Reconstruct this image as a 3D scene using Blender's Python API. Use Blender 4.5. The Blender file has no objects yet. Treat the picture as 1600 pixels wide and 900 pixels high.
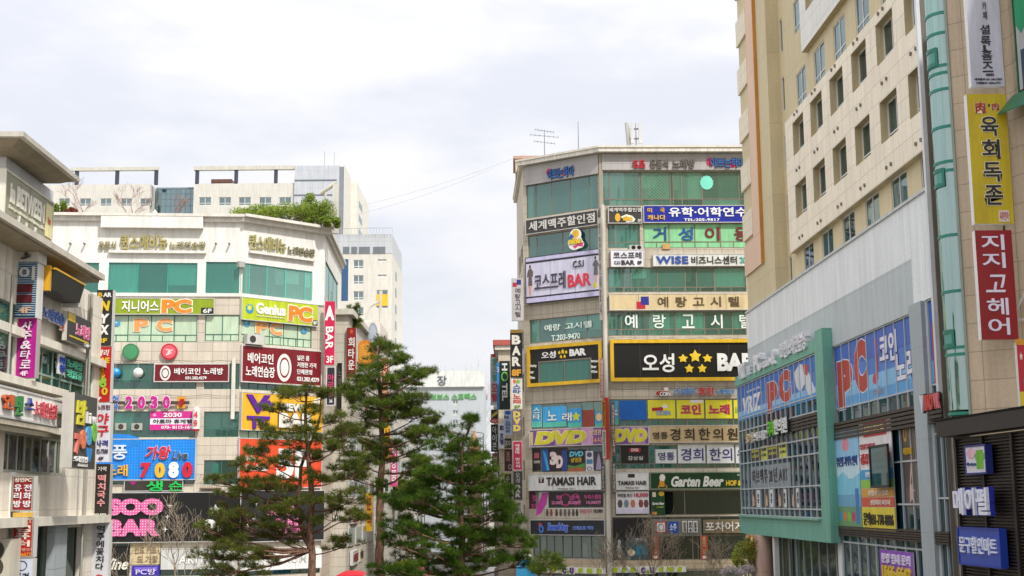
import bpy, math, random
import numpy as np
from mathutils import Vector, Matrix

random.seed(7)
rng = np.random.default_rng(11)
SC = bpy.context.scene
COL = SC.collection

# ---------------------------------------------------------------- camera
FPX, PITCH, ROLL, CAMZ = 2100.0, math.atan(335 / 2100.0), math.radians(0.5), 8.5
CAM = Vector((0, 0, CAMZ))
_f = Vector((0, math.cos(PITCH), math.sin(PITCH)))
_r0 = Vector((1, 0, 0))
_u0 = _r0.cross(_f)
RIGHT = _r0 * math.cos(ROLL) - _u0 * math.sin(ROLL)
UP = _u0 * math.cos(ROLL) + _r0 * math.sin(ROLL)
cd = bpy.data.cameras.new('camera')
cam = bpy.data.objects.new('camera', cd)
COL.objects.link(cam)
cam.matrix_world = Matrix(((RIGHT.x, UP.x, -_f.x, 0), (RIGHT.y, UP.y, -_f.y, 0), (RIGHT.z, UP.z, -_f.z, CAMZ), (0, 0, 0, 1)))
cd.sensor_width = 36
cd.lens = FPX / 1600 * 36
cd.clip_end = 5000
SC.camera = cam

# ---------------------------------------------------------------- sky and sun
SUN_EL, SUN_AZ = math.radians(50), math.radians(36)     # azimuth from the view direction's opposite, towards the viewer's side
sun_to = Vector((math.cos(SUN_EL) * math.sin(SUN_AZ), -math.cos(SUN_EL) * math.cos(SUN_AZ), math.sin(SUN_EL)))
SC.world = bpy.data.worlds.new('World')
SC.world.use_nodes = True
nt = SC.world.node_tree
nt.nodes.clear()
N = nt.nodes.new
out = N('ShaderNodeOutputWorld'); bg = N('ShaderNodeBackground')
sky = N('ShaderNodeTexSky'); sky.sky_type = 'NISHITA'; sky.sun_disc = False
sky.sun_elevation = SUN_EL; sky.sun_rotation = math.pi - SUN_AZ
sky.air_density = 1.0; sky.dust_density = 2.0
tc = N('ShaderNodeTexCoord'); sep = N('ShaderNodeSeparateXYZ')
nt.links.new(tc.outputs['Generated'], sep.inputs[0])
mp = N('ShaderNodeMapping'); mp.inputs['Scale'].default_value = (1.6, 1.6, 4.5)
nt.links.new(tc.outputs['Generated'], mp.inputs[0])
no = N('ShaderNodeTexNoise'); no.inputs['Scale'].default_value = 2.6; no.inputs['Detail'].default_value = 7; no.inputs['Roughness'].default_value = 0.55
nt.links.new(mp.outputs[0], no.inputs['Vector'])
cr = N('ShaderNodeMapRange'); cr.inputs[1].default_value = 0.36; cr.inputs[2].default_value = 0.62
cr.inputs[3].default_value = 0.72; cr.inputs[4].default_value = 0.97; cr.interpolation_type = 'SMOOTHSTEP'
nt.links.new(no.outputs[0], cr.inputs[0])
# overcast cloud: brighter towards the zenith
mx = N('ShaderNodeMath'); mx.operation = 'MAXIMUM'; mx.inputs[1].default_value = 0.0
nt.links.new(sep.outputs['Z'], mx.inputs[0])
ml = N('ShaderNodeMath'); ml.operation = 'MULTIPLY_ADD'
SKY_ZEN, SKY_HOR = 11.5, 7.1
ml.inputs[1].default_value = SKY_ZEN; ml.inputs[2].default_value = SKY_HOR
m2 = N('ShaderNodeMath'); m2.operation = 'POWER'; m2.inputs[1].default_value = 2.0
nt.links.new(mx.outputs[0], m2.inputs[0]); nt.links.new(m2.outputs[0], ml.inputs[0])
cl = N('ShaderNodeVectorMath'); cl.operation = 'SCALE'; cl.inputs[0].default_value = (0.966, 0.960, 1.0)
nt.links.new(ml.outputs[0], cl.inputs['Scale'])
mi = N('ShaderNodeMix'); mi.data_type = 'RGBA'
nt.links.new(cr.outputs[0], mi.inputs[0]); nt.links.new(sky.outputs[0], mi.inputs[6]); nt.links.new(cl.outputs[0], mi.inputs[7])
nt.links.new(mi.outputs[2], bg.inputs[0]); bg.inputs[1].default_value = 0.1
nt.links.new(bg.outputs[0], out.inputs[0])
sd = bpy.data.lights.new('sun', 'SUN'); sd.energy = 3.0; sd.angle = math.radians(3.0); sd.color = (1, 0.965, 0.9)
so = bpy.data.objects.new('sun', sd); COL.objects.link(so)
so.rotation_euler = (-sun_to).to_track_quat('-Z', 'Y').to_euler()
SC.view_settings.view_transform = 'Standard'; SC.view_settings.look = 'None'
SC.view_settings.exposure = 0.45; SC.view_settings.gamma = 1.0
SC.cycles.max_bounces = 6; SC.cycles.transparent_max_bounces = 12
SC.cycles.caustics_reflective = False; SC.cycles.caustics_refractive = False


# ---------------------------------------------------------------- geometry of the place
def ray(px, py):
    return _f + RIGHT * ((px - 800) / FPX) + UP * ((450 - py) / FPX)


def at(px, py, Y):
    d = ray(px, py)
    return CAM + d * (Y / d.y)


class Face:
    """a vertical plane: u runs to the viewer's right along it, n points out of it"""
    def __init__(s, o, ang):
        a = math.radians(ang)
        s.u = Vector((math.cos(a), math.sin(a), 0)); s.n = Vector((math.sin(a), -math.cos(a), 0))
        s.o = Vector((o[0], o[1], 0)); s.ang = ang

    def off(s, d):
        return Face(s.o + s.n * d, s.ang)

    def P(s, u, z, d=0.0):
        p = s.o + s.u * u + s.n * d
        return (p.x, p.y, z)

    def uv(s, px, py, d=0.0):
        r = ray(px, py); o = s.o + s.n * d
        t = (o - CAM).dot(s.n) / r.dot(s.n)
        p = CAM + r * t
        return (p - s.o).dot(s.u), p.z

    def rect(s, x0, y0, x1, y1, d=0.0):
        """x0 and x1 in the photograph, the heights y0 and y1 read at the x0 edge"""
        u0, z1 = s.uv(x0, y0, d); _, z0 = s.uv(x0, y1, d)
        u1, _ = s.uv(x1, (y0 + y1) / 2, d)
        for _k in range(4):
            zc = (z0 + z1) / 2
            # the right edge at the same height as the middle of the left one
            a = ray(x1, 0); b = ray(x1, 900)
            lo, hi = 0.0, 900.0
            for _i in range(30):
                m = (lo + hi) / 2
                uu, zz = s.uv(x1, m, d)
                if zz > zc: lo = m
                else: hi = m
            u1 = s.uv(x1, (lo + hi) / 2, d)[0]
            break
        return min(u0, u1), max(u0, u1), min(z0, z1), max(z0, z1)


def frontal(Y):
    return Face((0, Y, 0), 0)


# ---------------------------------------------------------------- materials
def lin(c):
    if isinstance(c, str):
        c = c.lstrip('#'); c = [int(c[i:i + 2], 16) / 255 for i in (0, 2, 4)]
        c = [x / 12.92 if x <= 0.04045 else ((x + 0.055) / 1.055) ** 2.4 for x in c]
    return tuple(c[:3])


MATS = {}


def base_mat(key):
    m = bpy.data.materials.new(key); m.use_nodes = True
    t = m.node_tree; b = t.nodes['Principled BSDF']
    return m, t, b


def mul_chain(t, b, c, gain, lo, hi, scale=(1, 1, 1), nscale=1.0, coord='Object'):
    tx = t.nodes.new('ShaderNodeTexCoord'); mp = t.nodes.new('ShaderNodeMapping'); mp.inputs['Scale'].default_value = scale
    n = t.nodes.new('ShaderNodeTexNoise'); n.inputs['Scale'].default_value = nscale; n.inputs['Detail'].default_value = 5
    r = t.nodes.new('ShaderNodeMapRange'); r.inputs[1].default_value = 0.3; r.inputs[2].default_value = 0.7
    r.inputs[3].default_value = lo; r.inputs[4].default_value = hi
    v = t.nodes.new('ShaderNodeVectorMath'); v.operation = 'SCALE'
    t.links.new(tx.outputs[coord], mp.inputs[0]); t.links.new(mp.outputs[0], n.inputs['Vector']); t.links.new(n.outputs[0], r.inputs[0])
    if isinstance(c, tuple): v.inputs[0].default_value = c
    else: t.links.new(c, v.inputs[0])
    t.links.new(r.outputs[0], v.inputs['Scale'])
    return v.outputs[0]


def M(c, rough=0.5, spec=0.4, metal=0.0, wear_sheen=1.0):
    if isinstance(c, bpy.types.Material): return c
    c = lin(c); key = 'paint_%.3f_%.3f_%.3f_%.2f_%.1f_%.1f' % (*c, rough, metal, wear_sheen)
    if key in MATS: return MATS[key]
    m, t, b = base_mat(key)
    o = mul_chain(t, b, c, 1, 1 - 0.16 * wear_sheen, 1 + 0.06 * wear_sheen, (1.3, 1.3, 0.35), 1.7)
    o = mul_chain(t, b, o, 1, 1 - 0.10 * wear_sheen, 1 + 0.02 * wear_sheen, (7, 7, 0.25), 1.0)
    o = mul_chain(t, b, o, 1, 1 - 0.06 * wear_sheen, 1 + 0.03 * wear_sheen, (6, 6, 2), 2.0)
    t.links.new(o, b.inputs['Base Color'])
    b.inputs['Roughness'].default_value = rough; b.inputs['Specular IOR Level'].default_value = spec; b.inputs['Metallic'].default_value = metal
    MATS[key] = m
    return m


def TILE(c, w=1.2, h=0.6, gap=0.025, mortar=0.55, var=0.10, rough=0.55, off=0.0, stain=0.15, bump=True):
    """stone or metal cladding in panels, laid out in metres along the wall"""
    c = lin(c); key = 'tile_%.3f_%.3f_%.3f_%.2f_%.2f_%.3f_%.2f_%.2f' % (*c, w, h, gap, off, stain)
    if key in MATS: return MATS[key]
    m, t, b = base_mat(key)
    uv = t.nodes.new('ShaderNodeTexCoord')
    br = t.nodes.new('ShaderNodeTexBrick'); br.offset = off; br.inputs['Scale'].default_value = 1.0
    br.inputs['Color1'].default_value = (*[x * (1 + var * .5) for x in c], 1); br.inputs['Color2'].default_value = (*[x * (1 - var) for x in c], 1)
    br.inputs['Mortar'].default_value = (*[x * mortar for x in c], 1)
    br.inputs['Mortar Size'].default_value = gap; br.inputs['Mortar Smooth'].default_value = 0.2
    br.inputs['Brick Width'].default_value = w; br.inputs['Row Height'].default_value = h
    t.links.new(uv.outputs['UV'], br.inputs['Vector'])
    o = mul_chain(t, b, br.outputs['Color'], 1, 1 - stain, 1.05, (1.2, 0.22, 1), 1.6, 'UV')
    o = mul_chain(t, b, o, 1, 0.93, 1.04, (3, 3, 3), 2.5, 'UV')
    o = mul_chain(t, b, o, 1, 1 - stain * .9, 1.03, (5.5, .12, 1), 1.0, 'UV')
    t.links.new(o, b.inputs['Base Color']); b.inputs['Roughness'].default_value = rough; b.inputs['Specular IOR Level'].default_value = 0.35
    if bump:
        bp = t.nodes.new('ShaderNodeBump'); bp.inputs['Strength'].default_value = 0.5; bp.inputs['Distance'].default_value = 0.02; bp.invert = True
        t.links.new(br.outputs['Fac'], bp.inputs['Height']); t.links.new(bp.outputs[0], b.inputs['Normal'])
    MATS[key] = m
    return m


def GLASS(tint, refl=0.12, rough=0.02, body=0.16):
    """thin tinted window glass: part seen through, part mirror, no two panes quite alike"""
    tint = lin(tint); key = 'glass_%.3f_%.3f_%.3f_%.2f_%.2f' % (*tint, refl, body)
    if key in MATS: return MATS[key]
    m, t, b = base_mat(key); t.nodes.remove(b)
    geo = t.nodes.new('ShaderNodeNewGeometry')
    vr = t.nodes.new('ShaderNodeMapRange'); vr.inputs[3].default_value = .42; vr.inputs[4].default_value = 1.08
    t.links.new(geo.outputs['Random Per Island'], vr.inputs[0])
    tv = t.nodes.new('ShaderNodeVectorMath'); tv.operation = 'SCALE'; tv.inputs[0].default_value = tint; t.links.new(vr.outputs[0], tv.inputs['Scale'])
    o = t.nodes['Material Output']; tr = t.nodes.new('ShaderNodeBsdfTransparent'); t.links.new(tv.outputs[0], tr.inputs[0])
    gl = t.nodes.new('ShaderNodeBsdfGlossy'); gl.inputs[1].default_value = rough; gl.inputs[0].default_value = (.85, 1, .97, 1)
    df = t.nodes.new('ShaderNodeBsdfDiffuse'); db = t.nodes.new('ShaderNodeVectorMath'); db.operation = 'SCALE'; db.inputs[0].default_value = tuple(x ** 1.6 * .62 for x in tint); t.links.new(vr.outputs[0], db.inputs['Scale']); t.links.new(db.outputs[0], df.inputs[0])
    lw = t.nodes.new('ShaderNodeLayerWeight'); lw.inputs[0].default_value = 0.25
    r = t.nodes.new('ShaderNodeMapRange'); r.inputs[3].default_value = refl; r.inputs[4].default_value = 0.7
    t.links.new(lw.outputs['Fresnel'], r.inputs[0])
    a = t.nodes.new('ShaderNodeMixShader'); a.inputs[0].default_value = body
    t.links.new(tr.outputs[0], a.inputs[1]); t.links.new(df.outputs[0], a.inputs[2])
    x = t.nodes.new('ShaderNodeMixShader'); t.links.new(r.outputs[0], x.inputs[0]); t.links.new(a.outputs[0], x.inputs[1]); t.links.new(gl.outputs[0], x.inputs[2])
    t.links.new(x.outputs[0], o.inputs[0])
    MATS[key] = m
    return m


def BULB(c, dot='#f6dbe8', pitch=.2, r=.17, dots=(1, 1)):
    """a sign face studded with a grid of small pale bulbs"""
    c = lin(c); key = 'bulb_%.3f_%.3f_%.3f' % c
    if key in MATS: return MATS[key]
    m, t, b = base_mat(key); tx = t.nodes.new('ShaderNodeTexCoord'); sp = t.nodes.new('ShaderNodeSeparateXYZ'); t.links.new(tx.outputs['Object'], sp.inputs[0])
    d2 = None
    for ax in ('X', 'Z'):
        k = t.nodes.new('ShaderNodeMath'); k.operation = 'DIVIDE'; k.inputs[1].default_value = pitch; t.links.new(sp.outputs[ax], k.inputs[0])
        f = t.nodes.new('ShaderNodeMath'); f.operation = 'FLOORED_MODULO'; f.inputs[1].default_value = 1; t.links.new(k.outputs[0], f.inputs[0])
        g = t.nodes.new('ShaderNodeMath'); g.operation = 'SUBTRACT'; g.inputs[1].default_value = .5; t.links.new(f.outputs[0], g.inputs[0])
        h = t.nodes.new('ShaderNodeMath'); h.operation = 'MULTIPLY'; t.links.new(g.outputs[0], h.inputs[0]); t.links.new(g.outputs[0], h.inputs[1])
        if d2 is None: d2 = h
        else:
            a = t.nodes.new('ShaderNodeMath'); a.operation = 'ADD'; t.links.new(d2.outputs[0], a.inputs[0]); t.links.new(h.outputs[0], a.inputs[1]); d2 = a
    lt = t.nodes.new('ShaderNodeMath'); lt.operation = 'LESS_THAN'; lt.inputs[1].default_value = r * r; t.links.new(d2.outputs[0], lt.inputs[0])
    mx_ = t.nodes.new('ShaderNodeMix'); mx_.data_type = 'RGBA'; mx_.inputs[6].default_value = (*c, 1); mx_.inputs[7].default_value = (*lin(dot), 1)
    t.links.new(lt.outputs[0], mx_.inputs[0]); t.links.new(mx_.outputs[2], b.inputs['Base Color']); b.inputs['Roughness'].default_value = .4
    MATS[key] = m
    return m


def LEAF(key, dark, mid, light, brown=None, scale=1.2):
    if key in MATS: return MATS[key]
    m, t, b = base_mat(key)
    tx = t.nodes.new('ShaderNodeTexCoord'); n = t.nodes.new('ShaderNodeTexNoise'); n.inputs['Scale'].default_value = scale; n.inputs['Detail'].default_value = 6
    n.inputs['Roughness'].default_value = 0.7
    cr = t.nodes.new('ShaderNodeValToRGB'); e = cr.color_ramp.elements
    e[0].position = 0.33; e[0].color = (*(brown or dark), 1); e[1].position = 0.72; e[1].color = (*light, 1)
    k = e.new(0.42); k.color = (*dark, 1); k = e.new(0.55); k.color = (*mid, 1)
    t.links.new(tx.outputs['Object'], n.inputs['Vector']); t.links.new(n.outputs[0], cr.inputs[0]); t.links.new(cr.outputs[0], b.inputs['Base Color'])
    b.inputs['Roughness'].default_value = 0.55; b.inputs['Specular IOR Level'].default_value = 0.2
    tl = t.nodes.new('ShaderNodeBsdfTranslucent'); t.links.new(cr.outputs[0], tl.inputs[0]); ms = t.nodes.new('ShaderNodeMixShader'); ms.inputs[0].default_value = .38
    t.links.new(b.outputs[0], ms.inputs[1]); t.links.new(tl.outputs[0], ms.inputs[2]); t.links.new(ms.outputs[0], t.nodes['Material Output'].inputs[0])
    MATS[key] = m
    return m


def BARK(key, c1, c2):
    if key in MATS: return MATS[key]
    m, t, b = base_mat(key)
    tx = t.nodes.new('ShaderNodeTexCoord'); mp = t.nodes.new('ShaderNodeMapping'); mp.inputs['Scale'].default_value = (5, 5, 1.4)
    n = t.nodes.new('ShaderNodeTexNoise'); n.inputs['Scale'].default_value = 3; n.inputs['Detail'].default_value = 6
    cr = t.nodes.new('ShaderNodeValToRGB'); e = cr.color_ramp.elements
    e[0].position = 0.35; e[0].color = (*c1, 1); e[1].position = 0.65; e[1].color = (*c2, 1)
    t.links.new(tx.outputs['Object'], mp.inputs[0]); t.links.new(mp.outputs[0], n.inputs['Vector']); t.links.new(n.outputs[0], cr.inputs[0])
    t.links.new(cr.outputs[0], b.inputs['Base Color']); b.inputs['Roughness'].default_value = 0.9
    bp = t.nodes.new('ShaderNodeBump'); bp.inputs['Distance'].default_value = 0.03; t.links.new(n.outputs[0], bp.inputs['Height']); t.links.new(bp.outputs[0], b.inputs['Normal'])
    MATS[key] = m
    return m


# ---------------------------------------------------------------- objects
WORLD_AT = {}


class MB:
    """collects polygons, then links them as one mesh object"""
    def __init__(s): s.v = []; s.f = []; s.m = []; s.uv = []

    def poly(s, pts, mi=0, uvs=None):
        i = len(s.v); s.v.extend([tuple(p) for p in pts]); s.f.append(tuple(range(i, i + len(pts)))); s.m.append(mi)
        s.uv.append(uvs)

    def hexa(s, c, mi=0, front=None, uvm=None):
        """c: eight corners, 0-3 back (ccw seen from the front), 4-7 front"""
        i = len(s.v); s.v.extend([tuple(p) for p in c])
        for k, q in enumerate(((4, 5, 6, 7), (1, 0, 3, 2), (0, 4, 7, 3), (5, 1, 2, 6), (7, 6, 2, 3), (0, 1, 5, 4))):
            s.f.append(tuple(i + j for j in q)); s.m.append(front if (k == 0 and front is not None) else mi)
            s.uv.append(None if uvm is None else [uvm[j] for j in q])

    def fbox(s, F, u0, u1, z0, z1, d0, d1, mi=0, front=None):
        c = [F.P(u0, z0, d0), F.P(u1, z0, d0), F.P(u1, z1, d0), F.P(u0, z1, d0), F.P(u0, z0, d1), F.P(u1, z0, d1), F.P(u1, z1, d1), F.P(u0, z1, d1)]
        a = F.o.x * .37 + F.o.y * .71
        uvm = [(u0 + a - d0, z0), (u1 + a + d0, z0), (u1 + a + d0, z1), (u0 + a - d0, z1), (u0 + a - d1, z0), (u1 + a + d1, z0), (u1 + a + d1, z1), (u0 + a - d1, z1)]
        uvm[4:] = [(u0 + a, z0), (u1 + a, z0), (u1 + a, z1), (u0 + a, z1)]
        s.hexa(c, mi, front, uvm)

    def box(s, x0, x1, y0, y1, z0, z1, mi=0):
        s.fbox(Face((0, 0, 0), 0), x0, x1, z0, z1, -y1, -y0, mi)

    def tube(s, pts, radii, n=6, mi=0, cap=True):
        pts = [Vector(p) for p in pts]; i0 = len(s.v); up = Vector((0.13, 0.21, 1)).normalized()
        for k, p in enumerate(pts):
            t = (pts[min(k + 1, len(pts) - 1)] - pts[max(k - 1, 0)])
            t = t.normalized() if t.length > 1e-9 else Vector((0, 0, 1))
            a = t.cross(up); a = a.normalized() if a.length > 1e-3 else Vector((1, 0, 0)); b = t.cross(a)
            r = radii[k] if hasattr(radii, '__len__') else radii
            for j in range(n):
                w = 2 * math.pi * j / n
                s.v.append(tuple(p + a * (r * math.cos(w)) + b * (r * math.sin(w))))
        for k in range(len(pts) - 1):
            for j in range(n):
                q = (i0 + k * n + j, i0 + k * n + (j + 1) % n, i0 + (k + 1) * n + (j + 1) % n, i0 + (k + 1) * n + j)
                s.f.append(q); s.m.append(mi); s.uv.append(None)
        if cap:
            s.f.append(tuple(i0 + j for j in reversed(range(n)))); s.m.append(mi); s.uv.append(None)
            e = i0 + (len(pts) - 1) * n
            s.f.append(tuple(e + j for j in range(n))); s.m.append(mi); s.uv.append(None)

    def cyl(s, F, u, z, r, d0, d1, n=24, mi=0, front=None, rz=None):
        rz = rz or r; i = len(s.v)
        for d in (d0, d1):
            for k in range(n):
                w = 2 * math.pi * k / n; s.v.append(F.P(u + r * math.cos(w), z + rz * math.sin(w), d))
        for k in range(n):
            s.f.append((i + k, i + (k + 1) % n, i + n + (k + 1) % n, i + n + k)); s.m.append(mi); s.uv.append(None)
        s.f.append(tuple(i + n + k for k in range(n))); s.m.append(mi if front is None else front); s.uv.append(None)
        s.f.append(tuple(i + k for k in reversed(range(n)))); s.m.append(mi); s.uv.append(None)

    def prism(s, F, pts, d0, d1, mi=0):
        n = len(pts); i = len(s.v)
        for d in (d0, d1): s.v.extend([F.P(u, z, d) for u, z in pts])
        s.f.append(tuple(i + n + k for k in range(n))); s.m.append(mi); s.uv.append(None)
        s.f.append(tuple(i + k for k in reversed(range(n)))); s.m.append(mi); s.uv.append(None)
        for k in range(n):
            s.f.append((i + k, i + (k + 1) % n, i + n + (k + 1) % n, i + n + k)); s.m.append(mi); s.uv.append(None)

    def words(s, F, vertical):
        """the lettering cut into words wherever a wide gap parts it"""
        v = np.array(s.v)
        if not len(v): return []
        x = v[:, 2] if vertical else (v - np.array(F.o)) @ np.array(F.u)
        iv = sorted((min(x[j] for j in f), max(x[j] for j in f), k) for k, f in enumerate(s.f))
        y = (v - np.array(F.o)) @ np.array(F.u) if vertical else v[:, 2]
        lim = .36 * (y.max() - y.min()); groups = [[iv[0][2]]]; end = iv[0][1]
        for a, b, k in iv[1:]:
            if a - end > lim: groups.append([])
            groups[-1].append(k); end = max(end, b)
        if len(groups) == 1: return [s]
        out = []
        for g in groups:
            m = MB(); ix = {}
            for k in g:
                q = []
                for j in s.f[k]:
                    if j not in ix: ix[j] = len(m.v); m.v.append(s.v[j])
                    q.append(ix[j])
                m.f.append(tuple(q)); m.m.append(s.m[k]); m.uv.append(None)
            out.append(m)
        return out

    def build(s, name, mats, parent=None, smooth=False):
        if not isinstance(mats, (list, tuple)): mats = [mats]
        if not s.v: return None
        v = np.array(s.v, dtype=np.float64)
        lo, hi = v.min(0), v.max(0); o = Vector(((lo[0] + hi[0]) / 2, (lo[1] + hi[1]) / 2, lo[2]))
        me = bpy.data.meshes.new(name); me.from_pydata((v - np.array(o)).tolist(), [], s.f)
        for m in mats: me.materials.append(m)
        me.polygons.foreach_set('material_index', s.m)
        if any(u is not None for u in s.uv):
            L = me.uv_layers.new(name='UVMap'); k = 0; d = np.zeros((len(me.loops), 2))
            for f, u in zip(s.f, s.uv):
                if u is not None: d[k:k + len(f)] = u
                k += len(f)
            L.data.foreach_set('uv', d.ravel())
        if smooth: me.polygons.foreach_set('use_smooth', [True] * len(me.polygons))
        me.update()
        ob = bpy.data.objects.new(name, me)
        link(ob, o, parent)
        return ob


def link(ob, o, parent=None):
    COL.objects.link(ob); o = Vector(o); WORLD_AT[ob.name] = o
    if parent is not None:
        ob.parent = parent; ob.location = o - WORLD_AT[parent.name]
    else:
        ob.location = o


def tag(o, label, cat, group=None, kind=None):
    o['label'] = label; o['category'] = cat
    if group: o['group'] = group
    o['kind'] = kind or 'thing'
    return o


def empty(name, loc, label=None, cat=None, group=None):
    o = bpy.data.objects.new(name, None); o.empty_display_size = 0.3; link(o, loc)
    if label: tag(o, label, cat, group)
    else: o['kind'] = 'thing'
    return o


def structure(name, mb, mats):
    o = mb.build(name, mats); o['kind'] = 'structure'
    return o


def copy_thing(o, loc, label):
    c = o.copy(); COL.objects.link(c); c.location = loc; WORLD_AT[c.name] = Vector(loc); c['label'] = label
    def rec(a, b):
        for ch in a.children:
            k = ch.copy(); COL.objects.link(k); k.parent = b; rec(ch, k)
    rec(o, c)
    return c


# ---------------------------------------------------------------- lettering
_tc = bpy.data.curves.new('lettering_source', 'FONT'); _to = bpy.data.objects.new('lettering_source', _tc)
TCACHE = {}


def glyphs(s, bold=0.0, shear=0.0, space=1.0):
    k = (s, bold, shear, space)
    if k in TCACHE: return TCACHE[k]
    _tc.body = s; _tc.offset = bold; _tc.shear = shear; _tc.space_character = space; _tc.extrude = 0.5; _tc.resolution_u = 3
    me = _to.to_mesh()
    n = len(me.vertices); v = np.zeros(n * 3); me.vertices.foreach_get('co', v); v = v.reshape(-1, 3)
    f = [tuple(p.vertices) for p in me.polygons]
    _to.to_mesh_clear()
    TCACHE[k] = (v, f)
    return v, f


def put_text(mb, F, s, u0, u1, z0, z1, d0, d1, bold=0.02, shear=0.0, vertical=False, space=1.0, mi=0, ref=None, rot=0):
    """the words s fill the rectangle u0..u1, z0..z1; ref: fit a heavier outline like the plain letters"""
    if vertical:
        ch = [c for c in s]; h = (z1 - z0) / len(ch)
        for k, c in enumerate(ch):
            if c == ' ': continue
            zt = z1 - k * h
            put_text(mb, F, c, u0, u1, zt - h * 0.93, zt - h * 0.07, d0, d1, bold, shear, False, 1, mi, ref, rot)
        return
    v, f = glyphs(s, bold, shear, space)
    rv = v if ref is None else glyphs(s, ref, shear, space)[0]
    if not len(v): return
    lo, hi = rv.min(0), rv.max(0); w = max(hi[0] - lo[0], 1e-6); h = max(hi[1] - lo[1], 1e-6)
    x = (v[:, 0] - lo[0]) / w; y = (v[:, 1] - lo[1]) / h
    if rot: x, y = y, 1 - x
    i = len(mb.v)
    uu = u0 + x * (u1 - u0); zz = z0 + y * (z1 - z0); dd = np.where(v[:, 2] > 0, d1, d0)
    o = np.array(F.o); p = o[None, :] + uu[:, None] * np.array(F.u)[None, :] + dd[:, None] * np.array(F.n)[None, :]
    p[:, 2] = zz
    mb.v.extend(map(tuple, p.tolist()))
    mb.f.extend([tuple(i + j for j in q) for q in f]); mb.m.extend([mi] * len(f)); mb.uv.extend([None] * len(f))


def star_pts(cx, cy, rx, ry, n=5, k=0.45, a0=math.pi / 2):
    return [(cx + (rx if j % 2 == 0 else rx * k) * math.cos(a0 + math.pi * j / n), cy + (ry if j % 2 == 0 else ry * k) * math.sin(a0 + math.pi * j / n)) for j in range(2 * n)]


def decorate(root, F, R, d, items, th=0.04):
    """items: words and marks on a board, given in fractions of it from its top left corner"""
    u0, u1, z0, z1 = R; W, H = u1 - u0, z1 - z0
    for k, it in enumerate(items):
        s, col, x0, y0, x1, y1 = it[:6]; o = it[6] if len(it) > 6 else {}
        a0, a1, b0, b1 = u0 + x0 * W, u0 + x1 * W, z1 - y1 * H, z1 - y0 * H
        dd = d + 0.003 + 0.0006 * k; t = o.get('th', th)
        mb = MB(); nm = 'lettering'
        if s.startswith('@'):
            nm = o.get('name', 'emblem'); kind = s[1:]
            cx, cy, rx, ry = (a0 + a1) / 2, (b0 + b1) / 2, (a1 - a0) / 2, (b1 - b0) / 2
            t = o.get('th', 0.012)
            if kind == 'disc': mb.cyl(F, cx, cy, rx, d - .004, dd + t, 24, rz=ry)
            elif kind == 'ring':
                n = 28; r = o.get('k', .75); i = len(mb.v)
                for j in range(n):
                    w0, w1 = 2 * math.pi * j / n, 2 * math.pi * (j + 1) / n
                    mb.prism(F, [(cx + rx * math.cos(w0), cy + ry * math.sin(w0)), (cx + rx * math.cos(w1), cy + ry * math.sin(w1)), (cx + rx * r * math.cos(w1), cy + ry * r * math.sin(w1)), (cx + rx * r * math.cos(w0), cy + ry * r * math.sin(w0))], d - .004, dd + t)
            elif kind == 'star': mb.prism(F, star_pts(cx, cy, rx, ry, o.get('n', 5), o.get('k', .5)), d - .004, dd + t)
            elif kind == 'rect': nm = o.get('name', 'panel'); mb.fbox(F, a0, a1, b0, b1, d - .004, dd + t)
            elif kind == 'poly': mb.prism(F, [(a0 + p[0] * (a1 - a0), b1 - p[1] * (b1 - b0)) for p in o['pts']], d - .004, dd + t)
            elif kind == 'dots':
                nm = 'bulb_row'; n = o.get('n', 20); r = o.get('r', .03)
                for j in range(n):
                    q = j / max(n - 1, 1); mb.cyl(F, a0 + q * (a1 - a0), b1 - q * 0 - (o.get('dy', 0)) * q, r, d, dd + t, 5)
            mb.build(nm, M(col, .45), root)
            continue
        t += .012
        cjk = any(ord(q) > 0x2E80 for q in s); bk = .42 if cjk else .85
        kw = dict(bold=o.get('b', .025) * bk, shear=o.get('sh', 0), vertical=o.get('v', False), space=o.get('sp', 1.0), rot=o.get('rot', 0))
        if o.get('out'):
            ob = MB(); ow = dict(kw); ow['ref'] = kw['bold']; ow['bold'] = kw['bold'] + o.get('ow', .05) * (.7 if cjk else 1)
            put_text(ob, F, s, a0, a1, b0, b1, d - .002, dd + t * .6, **ow); ob.build('letter_outline', M(o['out'], .45), root)
        put_text(mb, F, s, a0, a1, b0, b1, d - .002, dd + t, **kw)
        for part in mb.words(F, kw['vertical']): part.build(nm, M(col, .42), root)


SIGN_N = 0


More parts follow.
